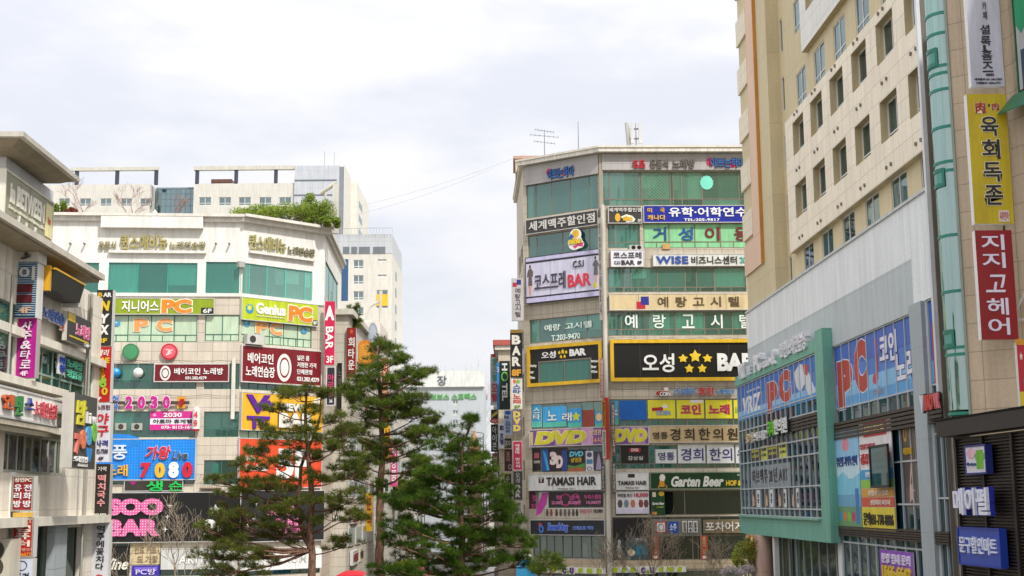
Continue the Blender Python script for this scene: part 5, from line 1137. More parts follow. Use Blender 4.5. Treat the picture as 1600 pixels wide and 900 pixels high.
for k in range(4):
    x = 1172 + k * 20.5
    sign(FGB, None, -.13, .03, '#e2e2e2', [('한방', '#4a4a50', .3, .2, .7, .8, {'v': True})], ('narrow white poster strip by the far corner of the green box', 'narrow white poster strip second from the far corner of the green box', 'narrow white poster strip third from the far corner of the green box', 'narrow white poster strip nearest the green post')[k], 'window poster', 'window_poster', group='poster strips in the green box', uz=(ug(x + 8, 780), ug(x + 13, 780), zg(792), zg(766)), lth=.01)
    sign(FGB, None, -.13, .03, '#4a3a34', [('@poly', '#d9b28a', .25, .3, .75, .98, {'pts': [(.4, 0), (.6, 0), (1, .5), (.9, 1), (.1, 1), (0, .5)]})], ('dark poster with pale back figure at the far corner of the green box', 'dark poster with pale back figure between first and second white strips', 'dark poster with pale back figure between second and third white strips', 'dark poster with pale back figure beside the last white strip')[k], 'window poster', 'window_poster', group='figure posters in the green box', uz=(ug(x, 780), ug(x + 6, 780), zg(791), zg(767)))
# the big posters of the second bay
z_ = lambda y, x=1306: FE.uv(x, y)[1]
u_ = lambda x, y=740: FE.uv(x, y)[0]
sign(FE, None, .02, .04, '#a9d6ec', [('@rect', '#8ec4e6', 0, .0, 1, .3), ('@rect', '#c4e2ee', 0, .3, 1, .5), ('@rect', '#6fa8c8', 0, .5, 1, .78), ('@poly', '#7fc8e0', 0, .42, 1, .66, {'pts': [(0, .3), (.3, 0), (.6, .4), (1, .1), (1, 1), (0, 1)]}), ('@rect', '#6a9a6a', 0, .78, 1, 1), ('@disc', '#d88a9a', .3, .08, .6, .22), ('푸른빛 기억속 인어', '#2f4a8a', .06, .27, .92, .37, {'b': .04}), ('@disc', '#2a9ad0', .06, .83, .2, .93), ('@disc', '#e0763a', .24, .83, .38, .93), ('@disc', '#7ac03a', .42, .83, .56, .93), ('@disc', '#d02a6a', .6, .83, .74, .93), ('@rect', '#3a7ac0', .78, .6, .92, .95)],
     'tall pale blue poster with city skyline and four coloured dots', 'poster', 'poster', group='posters on the glazed bay', uz=(u_(1309), u_(1346), z_(824), z_(675)))
sign(FE, None, .02, .04, '#e9e6e6', [('@rect', '#c8323a', .16, .0, .86, .15), ('상담문의 전화주세요', '#f0e0a0', .2, .04, .82, .11, {'b': .03}), ('영통권 유일무이', '#c86a72', .04, .21, .5, .26), ('검증된 임플란트', '#c83a48', .04, .30, .96, .40, {'b': .03}), ('@rect', '#2f9fd0', 0, .45, 1, .54), ('한방 병원', '#e8f2f6', .18, .47, .6, .52, {'b': .03}), ('@rect', '#8fc84a', 0, .545, 1, .62), ('@rect', '#d8a03a', 0, .625, 1, .70), ('@rect', '#d0583a', 0, .705, 1, .79), ('평일 야간 진료', '#f4e6d8', .25, .64, .85, .69, {'b': .03}), ('성형외과 피부과', '#f4e6d8', .3, .725, .9, .775, {'b': .03}), ('@rect', '#e2cf3a', 0, .795, 1, 1), ('문의031-778-8886', '#33302a', .05, .84, .96, .96, {'b': .035})],
     'tall white clinic poster with coloured stripes and a yellow phone band', 'poster', 'poster', group='posters on the glazed bay', uz=(u_(1347), u_(1398), z_(824), z_(668)))
# an opened awning window in front of it
Rw = (u_(1371, 715), u_(1401, 715), z_(765), z_(706)); mb = MB()
for a in ((Rw[0], Rw[1], Rw[3] - .1, Rw[3]), (Rw[0], Rw[1], Rw[2], Rw[2] + .1), (Rw[0], Rw[0] + .1, Rw[2], Rw[3]), (Rw[1] - .1, Rw[1], Rw[2], Rw[3])): mb.fbox(FE, *a, .3, .38)
ws = mb.build('open_sash', M('#1b1d1e', .4), pod)
mb = MB(); mb.fbox(FE, Rw[0] + .1, Rw[1] - .1, Rw[2] + .1, Rw[3] - .1, .33, .345); mb.build('pane', GLASS('#8fd0e8', .12), ws)
sign(FE, None, -.13, .03, '#5a4a40', [('@ring', '#d8b02e', .08, .05, .35, .25), ('회원모집', '#d8b02e', .05, .32, .75, .40, {'b': .03}), ('@poly', '#c8b0a8', .3, .5, .8, .95, {'pts': [(.6, 0), (.8, .1), (.4, .5), (1, .7), (.7, .75), (.9, 1), (.5, .9), (.1, 1), (.2, .6)]})], 'brown fitness poster with gold ring behind the glass beside the grey pier', 'poster', 'poster', group='posters on the glazed bay', uz=(u_(1410), u_(1428), z_(792), z_(676)))
sign(FE, None, .03, .05, '#8a4ab8', [('분양 임대 문의', '#efe6f6', .08, .1, .94, .42, {'b': .05}), ('1566-6642', '#e2c22e', .08, .48, .94, .86, {'b': .06})], 'purple leasing banner with white and yellow lettering below the dark louvres', 'banner', 'banner', group=GE, uz=(u_(1378, 880), u_(1430, 880), FE.uv(1378, 906)[1], FE.uv(1378, 858)[1]))
sign(FE, None, .45, .2, None, [('V', '#e6e2ee', 0, 0, .2, 1, {'b': .08, 'out': '#2a2230', 'ow': .05}), ('BAD', '#c8423a', .24, .05, .68, .95, {'b': .08, 'out': '#2a1a1a', 'ow': .05}), ('VR', '#d8707a', .7, .05, 1, .95, {'b': .08, 'out': '#2a1a1a', 'ow': .05})], 'small white and red raised letters beside the grey pier', name='letter_sign', group=GE, lth=.14, uz=(FE.uv(1449, 630, .5)[0], FE.uv(1480, 630, .5)[0], FE.uv(1449, 645, .5)[1], FE.uv(1449, 618, .5)[1]))

# ================================================================ the near stone-clad building with the glass shaft
oF = at(1513, 600, 44.6)
FF = Face(oF, -40); uF1 = FF.uv(1587, 300)[0]
pF = FF.P(uF1, 0); FF2 = Face(pF, -72)
near = empty('stone_corner_building', FF.P(2, 0, -4), 'near stone clad corner building with a round green glass shaft and tall shop signs', 'building')
SN = TILE('#c9b59a', 1.35, .95, .014, .6, .06, .55, 0, .14)
wall(FF, 0, uF1, 0, 30, [], [SN], 'stone_wall', near)
z2 = FF2.uv(1588, 150)[1]
hN = [(.25, 4, z2, z2 + 4.2), (.6, 4, FF2.uv(1588, 360)[1], FF2.uv(1588, 265)[1])]
wall(FF2, 0, 9, 0, 30, hN, [SN], 'stone_wall', near, reveal=.35)
for h in hN: window(FF2, h, 2, near, frame='#1f7a5c', glass=GLASS('#9cc8ba', .12), curtain=.3, recess=.2)
mb = MB(); c = [FF.P(0, 0), FF.P(uF1, 0), FF2.P(9, 0), (FF2.P(9, 0)[0] + 10, FF.P(0, 0)[1] + 2, 0), (FF.P(0, 0)[0] + 3, FF.P(0, 0)[1] + 3, 0)]
mb.poly([(p[0], p[1], 30) for p in c]); 
for a, b in ((2, 3), (3, 4), (4, 0)): mb.poly([(c[b][0], c[b][1], 0), (c[a][0], c[a][1], 0), (c[a][0], c[a][1], 30), (c[b][0], c[b][1], 30)])
mb.build('rear_wall', M('#b9a88e', .8), near)
sign(FF2, None, -.16, .03, '#b8b8ba', [('@poly', '#2f9a6a', 0, 0, .35, .5, {'pts': [(0, 0), (1, 0), (.9, .6), (.2, 1), (0, .8)]}), ('@disc', '#d04a58', .35, .5, .65, .7), ('@rect', '#3a5060', .05, .65, .95, 1), ('카페', '#c8c8d0', .15, .72, .5, .9, {'v': True, 'b': .04})], 'big colourful window poster beside the tall white sign', 'poster', 'poster', uz=(.4, 3.9, z2 + .2, z2 + 4))
# opened sash under it
mb = MB(); a, b = .3, 2.2
mb.hexa([FF2.P(a, z2 - .02, .1), FF2.P(b, z2 - .02, .1), FF2.P(b, z2 + .03, .1), FF2.P(a, z2 + .03, .1), FF2.P(a, z2 - .72, .75), FF2.P(b, z2 - .72, .75), FF2.P(b, z2 - .67, .75), FF2.P(a, z2 - .67, .75)])
mb.build('open_sash', M('#1f6a50', .3), near)
# round glass shaft
pc = FF.P(-.30, 0, -.66); rs = .64
zbot = FF.uv(1500, 640)[1]
nS = 20; mb = MB(); fr_ = MB()
seam = [FF.uv(1480, y)[1] for y in (648, 600, 552, 541, 452, 363, 240, 108, 96, 45, 0)] + [26, 28.4]
mb.tube([(pc[0], pc[1], zbot), (pc[0], pc[1], 29)], rs, 28, cap=False); gs = mb.build('glass_shaft', GLASS('#a8ecdc', .34, .04, .25), near, smooth=True)
mb = MB(); mb.tube([(pc[0] + .0, pc[1], zbot), (pc[0], pc[1], 29)], rs - .07, 24); mb.build('sheen_core', M('#93bdb2', .6, wear_sheen=2.5), near, smooth=True)  # inner cylinder added; streaks in its colour stand for reflections in the glass
for k, y in enumerate((645, 552, 541, 452, 363, 260, 246, 190, 130, 104, 92, 40, 8)):
    z = FF.uv(1480, y, .5)[1]; mb = MB(); mb.tube([(pc[0], pc[1], z - .05), (pc[0], pc[1], z + .05)], rs + .025, 28); mb.build('shaft_ring', M('#2c8a74', .4), near)
for y0, y1 in ((541, 512), (285, 255), (92, 62)):
    za_, zb_ = FF.uv(1480, y0, .5)[1], FF.uv(1480, y1, .5)[1]; mb = MB()
    for s0, s1 in ((math.radians(-212), math.radians(-136)),):
        n = 8
        for j in range(n):
            w0 = s0 + (s1 - s0) * j / n; w1 = s0 + (s1 - s0) * (j + 1) / n
            for (q0, q1) in ((za_, za_ + .14), (zb_ - .14, zb_)):
                mb.poly([(pc[0] + (rs + .05) * math.cos(w0), pc[1] + (rs + .05) * math.sin(w0), q0), (pc[0] + (rs + .05) * math.cos(w1), pc[1] + (rs + .05) * math.sin(w1), q0), (pc[0] + (rs + .05) * math.cos(w1), pc[1] + (rs + .05) * math.sin(w1), q1), (pc[0] + (rs + .05) * math.cos(w0), pc[1] + (rs + .05) * math.sin(w0), q1)])
    for w0 in (math.radians(-212), math.radians(-144)):
        w1 = w0 + .14; mb.poly([(pc[0] + (rs + .05) * math.cos(w), pc[1] + (rs + .05) * math.sin(w), q) for w, q in ((w0, za_), (w1, za_), (w1, zb_), (w0, zb_))])
    sv = mb.build('shaft_vent', M('#2c7a66', .4), near); mb = MB()
    for j in range(8):
        w0 = math.radians(-210) + math.radians(72) * j / 8; w1 = w0 + math.radians(9); rv = rs + .03
        mb.poly([(pc[0] + rv * math.cos(w), pc[1] + rv * math.sin(w), q) for w, q in ((w0, za_ + .1), (w1, za_ + .1), (w1, zb_ - .1), (w0, zb_ - .1))])
    mb.build('pane', M('#3f8f80', .08, .8), sv)
mb = MB(); mb.fbox(FF, -.03, .06, 0, 30, -.05, .05); mb.build('shaft_edge', M('#8e9a8e', .5), near)
# dark slatted shopfront at its foot
FL_ = Face(at(1474, 700, 44.2), -STREET + 2)
lz1, lz0 = FL_.uv(1490, 672)[1], 0
slat = empty('slatted_shopfront', FL_.P(3, 0), 'dark slatted shopfront screen with canopy at the foot of the stone building', 'shopfront')
uL1 = 8.0
mb = MB(); mb.fbox(FL_, .9, uL1, .2, lz1 - .25, -.25, -.2); mb.build('back_panel', M('#5a544a', .7), slat)
mb = MB(); n = 104
for k in range(n): mb.fbox(FL_, .9, uL1, .3 + (lz1 - .6) * k / n, .3 + (lz1 - .6) * (k + .48) / n, -.19, -.07)
mb.build('slat_screen', M('#2d2620', .5), slat)
mb = MB()
for u in (.85, 2.9, 5.0, 7.9): mb.fbox(FL_, u, u + .16, 0, lz1 - .3, -.22, .0)
mb.build('screen_frame', M('#231d18', .5), slat)
mb = MB(); mb.fbox(FL_, .3, uL1, lz1 - .2, lz1 + .3, -.4, .32); mb.build('canopy', M('#2b2621', .55), slat)
mb = MB(); mb.fbox(FL_, .0, uL1, lz1 + .31, lz1 + .36, -.5, .35); mb.build('canopy_top', M('#241f1b', .8, .1), slat)
GN = 'upright signs on the stone corner building'
FS = lambda Y: frontal(Y)
YS = FF.P(.8, 0)[1] - .9
def sN(px, col, items, label, th=.28, case='#eeeeea', **k): return sign(frontal(YS), px, 0, th, col, items, label, name='projecting_sign', case=case, group=GN, lth=.008, **k)
sN((1505, -70, 1563, 135), '#bdbdc8', [('간출 카페', '#4a4a4e', .48, .14, .60, .50, {'v': True}), ('셜록', '#26262a', .36, .53, .66, .70, {'v': True, 'b': .02}), ('홈즈', '#26262a', .36, .72, .68, .90, {'v': True, 'b': .02}), ('@rect', '#1c1c20', .42, .69, .5, .74), ('수원영통점', '#4a4a4e', .44, .905, .68, .925), ('예약문의 031.206.3353', '#3a3a40', .10, .94, .92, .957), ('가맹문의 1800.6777', '#3a3a40', .14, .968, .88, .985)], 'tall pale grey upright sign with thin black brush characters')
sN((1510, 147, 1578, 350), '#c2aa12', [('肉', '#b02028', .2, .06, .46, .15, {'b': .05, 'out': '#e8e0c0', 'ow': .03}), ('肉', '#b02028', .62, .07, .8, .13, {'b': .03, 'out': '#e8e0c0', 'ow': .03}), ('@rect', '#2a4a3a', .53, .08, .58, .1), ('육회독존', '#26221c', .30, .165, .76, .87, {'v': True, 'b': .05, 'out': '#efe9cc', 'ow': .035}), ('@rect', '#e8d8cc', .62, .90, .88, .985), ('육회천하', '#b03038', .64, .91, .86, .975, {'b': .02})], 'tall mustard yellow upright sign with four bold black characters')
sN((1523, 360, 1586, 531), '#8f0a12', [('지지', '#e4e0f2', .15, .03, .78, .36, {'v': True, 'b': .03}), ('고', '#e4e0f2', .2, .41, .75, .57, {'b': .03, 'sh': .2}), ('헤어', '#e4e0f2', .2, .61, .78, .97, {'v': True, 'b': .03})], 'tall dark red upright sign with five white characters')
# side faces of these boxes turn towards the street: white cases
sign(frontal(YS - .8), (1588, 535, 1606, 638), 0, .2, '#c02a38', [('@rect', '#d8962e', -.1, -.05, 1, .04), ('@rect', '#e2c83a', 0, .75, 1, 1), ('@star', '#e8d8c8', .2, .15, .6, .28), ('@rect', '#3a8ab0', .5, .55, 1, .72)], 'small colourful upright sign at the edge of the frame above the slats', name='projecting_sign', case='#e6e4de', group=GN)
mb = MB(); tt = at(1590, 470, YS - .2); mb.tube([at(1578, 500, YS - .1), at(1604, 455, YS - .2)], .05, 5); mb.tube([at(1578, 500, YS - .1), at(1606, 500, YS - .2)], .05, 5); mb.tube([at(1604, 455, YS - .2), at(1606, 500, YS - .2)], .05, 5)
o = mb.build('steel_bracket', M('#b7b5ae', .45)); tag(o, 'pale triangular steel bracket beside the dark red sign', 'bracket')
for x, y0, y1, lab in ((1561, 40, 68, 'grey metal box behind the tall pale sign'), (1577, 222, 275, 'grey metal box behind the mustard sign')):
    a, b = at(x, y1, YS + .5), at(x + 8, y0, YS + .5); mb = MB(); mb.box(a.x, b.x, a.y - .15, a.y + .2, a.z, b.z); o = mb.build('junction_box', M('#7f857e', .5)); tag(o, lab, 'metal box')
    mb = MB(); mb.box(a.x + .02, b.x - .02, a.y - .17, a.y - .152, a.z + .05, b.z - .05); mb.build('lid', M('#8c928b', .5), o)
for k in range(3):
    mb = MB(); r_ = random.Random(k); pts = [at(1567 + 4 * k + r_.uniform(-3, 3), y, YS + .42) for y in range(60, 380, 22)]; mb.tube([(p.x, YS + .42, p.z) for p in pts], .018, 4)
    o = mb.build('wall_cable', M('#4a4238', .7)); tag(o, ('loose dark cable hanging close behind the sign edges', 'loose dark cable hanging in the middle of three by the sign edges', 'loose dark cable hanging nearest the stone wall')[k], 'cable', 'loose cables by the upright signs')
def sL(px, col, items, label, th=.2, **k): return sign(FL_, px, .02, th, col, items, label, group='signs on the dark slats', **k)
sL((1507, 697, 1541, 742), '#dcd8de', [('@rect', '#6ab02a', .55, .18, .86, .82), ('@rect', '#6ab02a', .5, .3, .92, .5), ('@disc', '#e0b0c0', .1, .1, .5, .45), ('O stem', '#3a5a8a', .1, .58, .52, .7)], 'small white rounded sign with a green patch on dark slats', case='#25307a', lth=.02)
sL((1499, 762, 1555, 805), None, [('메이펄', '#e6e8f4', .0, .02, .98, .98, {'b': .06, 'out': '#2632a0', 'ow': .04})], 'white and blue raised characters floating on dark slats', lth=.22, name='letter_sign')
sL((1496, 823, 1564, 881), '#2448a8', [('문구할인마트', '#dfe4f4', .05, .24, .93, .68, {'b': .035})], 'blue stationery store board with white characters on dark slats', case='#1d3a9a')
# ================================================================ the low block with wide eaves along the left of the street
oA = at(152, 700, 47)
FA = Face(oA, 91.8)
uN = -16.0
low = empty('low_eaved_building', FA.P(-5, 0, -4), 'low cream commercial building with two wide flat eaves and layered shop signs', 'building')
CRP = TILE('#ece4d4', .95, 3.0, .016, .72, .05, .6, 0, .22)
CRT = TILE('#ebe3d3', 1.5, 1.05, .014, .78, .05, .6, 0, .2)
TEALA = GLASS('#a8dccb', .12)
z_e = FA.uv(0, 345, .95)[1]                          # lower eave
ue = FA.uv(164, 440, .95)[0]
wA = [(58, 537, 146, 602), (8, 672, 99, 738), (-80, 430, 24, 590)]
hA = [FA.rect(*w) for w in wA]
zGF = FA.uv(60, 822)[1]
hA.append((FA.uv(56, 860)[0], FA.uv(78, 860)[0], .1, zGF)); hA.append((FA.uv(97, 860)[0], FA.uv(131, 860)[0], .1, zGF - .1))
wall(FA, uN, 0, 0, z_e, hA, [CRP, CRT], 'street_wall', low, lambda u, z: 0 if z > 12 else 1, reveal=.3)
window(FA, hA[0], [.13, .3, .42, .62, .85], low, frame='#8ea094', glass=TEALA, transom=.68, curtain=.4, curtain_col='#cfd8c8')
window(FA, hA[1], [.1, .24, .36, .48, .62, .76, .9], low, frame='#a9ab9f', glass=GLASS('#e6ece4', .10, body=.1), transom=None, curtain=1.0, curtain_col='#d6b4da', fw=.09)
window(FA, hA[2], 4, low, frame='#6f7f76', glass=TEALA, transom=.6, curtain=.5)
window(FA, hA[3], 2, low, frame='#7fa79a', glass=GLASS('#90cfc0', .14), curtain=0, recess=.25)
window(FA, hA[4], [.3], low, frame='#4a4a46', glass=GLASS('#8a9a94', .1), curtain=.2, recess=.28)
mb = MB(); a = FA.uv(82, 860, .1)[0]; b = FA.uv(96, 860, .1)[0]; mb.fbox(FA, a - .3, b + .05, 0, zGF, .01, .25); mb.build('grey_column', TILE('#a9b0b2', 2, 1.1, .015, .75, .03, .45, 0, .08), low)
mb = MB(); mb.fbox(FA, uN, .05, zGF + .02, zGF + .28, -.02, .55); mb.build('door_canopy', M('#dcd5c6', .7), low)
r = FA.rect(55, 521, 147, 534, .2); mb = MB(); mb.fbox(FA, uN, .02, r[2], r[3], -.02, .22); mb.build('sill_band', M('#e6dfd0', .7), low)
r = FA.rect(0, 584, 100, 594, .4); mb = MB(); mb.fbox(FA, uN, FA.uv(105, 615, .4)[0], r[2], r[3] + .05, -.02, .45); mb.build('ledge_band', M('#ddd6c6', .75), low)
r = FA.rect(8, 655, 108, 672, .7); mb = MB(); u0, u1 = r[0], r[1]
mb.hexa([FA.P(u0, r[2] + .1, .02), FA.P(u1, r[2] + .1, .02), FA.P(u1, r[3], .02), FA.P(u0, r[3], .02), FA.P(u0, r[2], .6), FA.P(u1, r[2], .6), FA.P(u1, r[2] + .12, .6), FA.P(u0, r[2] + .12, .6)])
mb.build('window_canopy', TILE('#c9bda2', .7, 5, .02, .7, .05, .7, 0, .1), low)
# body and far end wall, roof
mb = MB()
c = [FA.P(uN, 0), FA.P(0, 0), FA.P(0, 0, -9), FA.P(uN, 0, -9)]
mb.poly([(c[1][0], c[1][1], 0), (c[2][0], c[2][1], 0), (c[2][0], c[2][1], z_e), (c[1][0], c[1][1], z_e)])
mb.poly([(c[0][0], c[0][1], 0), (c[0][0], c[0][1], z_e), (c[3][0], c[3][1], z_e), (c[3][0], c[3][1], 0)])
mb.poly([(c[2][0], c[2][1], 0), (c[3][0], c[3][1], 0), (c[3][0], c[3][1], z_e), (c[2][0], c[2][1], z_e)])
mb.build('end_wall', CRT, low)
EAVE = TILE('#b3a68e', 1.2, 30, .015, .78, .05, .75, 0, .25)
mb = MB(); mb.fbox(FA, uN - .5, ue, z_e + .1, z_e + .28, -9.2, .95); mb.build('eave_slab', M('#c9c2b4', .75), low)
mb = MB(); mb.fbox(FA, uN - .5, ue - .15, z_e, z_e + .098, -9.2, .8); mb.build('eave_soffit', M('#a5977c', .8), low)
# upper tier
uU0, uU1 = FA.uv(9, 290)[0], FA.uv(83, 330)[0]
z_u = FA.uv(37, 205, .95)[1]; uu0, uu1 = FA.uv(37, 205, .95)[0], FA.uv(125, 274, .95)[0]
GB = TILE('#c8cace', .9, 2.6, .014, .78, .04, .5, 0, .08)
mb = MB(); mb.fbox(FA, uU0, uU1, z_e + .28, z_u - .3, -9, -.02); mb.build('upper_wall', GB, low)
mb = MB(); mb.fbox(FA, uu0, uu1, z_u - .14, z_u, -9.5, .95); mb.build('eave_slab', M('#bcb6aa', .75), low)
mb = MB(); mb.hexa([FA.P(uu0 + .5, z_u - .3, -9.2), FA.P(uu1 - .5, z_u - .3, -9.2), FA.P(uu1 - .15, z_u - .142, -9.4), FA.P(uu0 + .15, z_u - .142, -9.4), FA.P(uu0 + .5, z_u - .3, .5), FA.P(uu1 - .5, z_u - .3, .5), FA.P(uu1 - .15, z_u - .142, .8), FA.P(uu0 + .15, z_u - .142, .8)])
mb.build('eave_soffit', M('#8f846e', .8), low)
mb = MB(); mb.fbox(FA, uU1 - .6, uU1 + .35, z_e + .3, z_u - 2.2, -1.2, -.1); mb.build('flue_box', TILE('#c4c6ca', .4, .3, .012, .7, .03, .5), low)

GA = 'shop signs on the low eaved building'
def sA(px, col, items, label, d=.05, th=.15, lth=.012, **k): return sign(FA, px, d, th, col, items, label, group=GA, lth=lth, **k)
sA((9, 263, 82, 339), '#8e8d76', [('in BETWEEN', '#ece9dc', .10, .2, .80, .64, {'b': .04}), ('European Restaurant & Lounge Bar', '#dcd8c6', .09, .70, .82, .80, {'b': .02}), ('@rect', '#e4dca4', .84, .12, .98, .88), ('in', '#c0503a', .88, .42, .94, .58, {'b': .03})], 'olive grey lounge sign with cream capitals under the top eave', th=.2, case='#d5d2c4')
for k, (x, y) in enumerate(((30, 339), (41, 350), (55, 357))):
    p, q = FA.P(*FA.uv(x, y, .3), .3), FA.P(*FA.uv(x - 3, y + 15, .5), .5); mb = MB(); mb.tube([p, q], .05, 5); o = mb.build('sign_lamp_arm', M('#b9b6ac', .5)); tag(o, ('pale lamp arm hanging nearest below the lounge sign', 'pale lamp arm in the middle below the lounge sign', 'pale lamp arm farthest along below the lounge sign')[k], 'lamp arm', 'lamp arms under the lounge sign')
    mb = MB(); mb.tube([q, Vector(q) + Vector((.12, 0, -.12))], .075, 6); mb.build('lamp_head', M('#77746c', .4), o)
YA = 38.6
sign(frontal(YA - .2), (-60, 362, 18, 424), 0, .3, '#b06a5c', [('마사지', '#e2c8c0', .45, .12, .96, .62, {'b': .04}), ('@rect', '#a09a8c', 0, .72, 1, 1), ('3500', '#d8d2c4', .72, .76, .98, .92)], 'faded salmon sign cut off by the picture edge under the lower eave', name='projecting_sign', group=GA)
sign(frontal(YA - .2), (-40, 497, 12, 560), 0, .3, '#d8562e', [('구로', '#f0dcc8', .4, .25, .95, .7, {'b': .05}), ('@rect', '#e2b22e', 0, 0, 1, .12)], 'orange sign cut off by the picture edge beside the magenta fortune sign', name='projecting_sign', group=GA)
o = sign(frontal(YA), (27, 408, 57, 496), 0, .55, '#2a5a8c', [*[('@rect', '#a8c0cc', 0, .03 + .04 * k, 1, .045 + .04 * k, {'name': 'slat', 'th': .02}) for k in range(24)], ('이', '#dcd8d0', .15, .1, .9, .34, {'b': .05}), ('@rect', '#5a1420', .1, .42, .82, .56, {'th': .04}), ('@rect', '#5a1420', .1, .6, .82, .74, {'th': .04}), ('4F', '#c9a890', .2, .82, .8, .93, {'b': .04})],
         'blue slatted box sign with dark red panels above the magenta sign', name='projecting_sign', case='#dcdad2', group=GA)
sign(frontal(YA + .05), (22, 391, 60, 409), 0, .7, '#d2cec4', [('♪', '#5a5a54', .3, .2, .7, .8)], 'white weathered cap box on top of the blue slatted sign', name='projecting_sign', group=GA)
sign(frontal(YA), (26, 497, 56, 590), 0, .35, '#b01f88', [('사주&타로', '#f0e2ec', .28, .05, .78, .86, {'v': True, 'b': .03, 'sh': .15}), ('4F', '#f0e2ec', .33, .89, .67, .97, {'b': .03})], 'tall magenta fortune telling sign with white brush characters', name='projecting_sign', case='#b5a8a8', group=GA)
# tilted dark screen under the eave
q0, q1 = FA.uv(80, 419, .75), FA.uv(72, 450, .55); e1 = FA.uv(130, 443, .75)[0]; mb = MB()
mb.hexa([FA.P(q1[0], q1[1], .1), FA.P(e1, q1[1], .1), FA.P(e1, q0[1], .1), FA.P(q1[0], q0[1], .1), FA.P(q1[0], q1[1], .66), FA.P(e1, q1[1], .66), FA.P(e1, q0[1], .8), FA.P(q1[0], q0[1], .8)])
o = mb.build('display_board', M('#2e2d2b', .35)); tag(o, 'dark tilted display board in a yellow edge under the lower eave', 'display board', GA)
mb = MB(); mb.fbox(FA, q1[0] - .02, e1 + .05, q0[1] + .005, q0[1] + .06, .1, .82); mb.fbox(FA, q1[0] - .2, q1[0] - .02, q1[1] - .1, q0[1] + .1, .1, .7); mb.build('yellow_edge', M('#d8a428', .45), o)
mb = MB(); mb.fbox(FA, e1 + .06, e1 + .3, q1[1] - .1, q0[1], .1, .6); mb.build('white_edge', M('#d9d8d6', .45), o)
sA((63, 477, 110, 503), None, [('노래연습장', '#4a6ab0', .0, .0, .86, .72, {'b': .06, 'out': '#e8e8f0', 'ow': .05}), ('코인', '#d05a3a', .62, .62, .98, 1.05, {'b': .05, 'out': '#efe6e0', 'ow': .04})], 'blue and orange raised characters on the cream wall under the display board', name='letter_sign', lth=.1)
sA((106, 486, 142, 532), '#2a2826', [('@rect', '#d8b82a', .02, .03, .3, .3), ('노래방', '#e0508a', .35, .25, .95, .72, {'b': .06, 'out': '#f0dce4', 'ow': .04}), ('@rect', '#d8b82a', .1, .78, .9, .84), ('3F', '#e8e6e0', .72, .86, .95, .97)], 'black sign with pink characters and yellow line beside the blue raised ones', d=.25, case='#cfcac0')
sign(FA, (92, 552, 101, 584), .02, .05, '#e6e8f0', [('미정', '#2a4aa8', .15, .1, .85, .9, {'v': True, 'b': .05})], 'narrow white notice with blue characters on the teal windows', group=GA)
sign(FA, (103, 558, 128, 590), -.07, .03, '#27463a', [('노래방', '#6fd8b4', .05, .05, .95, .48, {'b': .04}), ('영업중', '#6fd8b4', .05, .54, .95, .95, {'b': .04})], 'dark window panel with mint characters beside the white notice', group=GA)
sA((-60, 586, 98, 640), '#eeece6', [('인', '#d0602e', .34, .25, .44, .72, {'b': .06, 'out': '#8a5a4a', 'ow': .02}), ('벤', '#3a8a4a', .46, .22, .53, .86, {'b': .06, 'out': '#6a6a5a', 'ow': .02}), ('스', '#3a4aa0', .57, .22, .64, .6, {'b': .05, 'out': '#6a6a6a', 'ow': .02}), ('노래연습장', '#c8505a', .66, .24, .90, .78, {'b': .04, 'out': '#e8c8c4', 'ow': .02}), ('3F', '#7a8a5a', .93, .5, .97, .66)], 'big white board with colourful raised characters above the purple curtains', d=.5, th=.25, lth=.08)
# the board with round numerals standing out from the wall
o = sign(FA, (117, 613, 150, 731), 1.0, .35, '#4f4e4a', [('밤', '#d8cf3a', .08, .08, .48, .42, {'b': .05, 'sh': .1}), ('Live', '#e8e6e0', .5, .22, .98, .38, {'b': .03}), ('7', '#e07a6a', .05, .54, .28, .82, {'b': .08}), ('0', '#e8825a', .27, .48, .5, .74, {'b': .08}), ('8', '#5aa8d8', .5, .42, .74, .68, {'b': .08}), ('0', '#7ac04a', .74, .36, .98, .62, {'b': .08}), ('@poly', '#3a8ad0', .55, .7, .85, .9, {'pts': [(0, 0), (1, .1), (.7, 1), (.3, 1)]}), ('소리연습실', '#e8e6e0', .05, .84, .6, .92, {'b': .03}), ('@rect', '#e8e6e0', .25, .935, .65, .975)], 'grey board with coloured numerals standing out from the far end of the wall', name='projecting_sign', case='#c9c6bc', group=GA)
GU = 'upright signs at the far end of the low building'
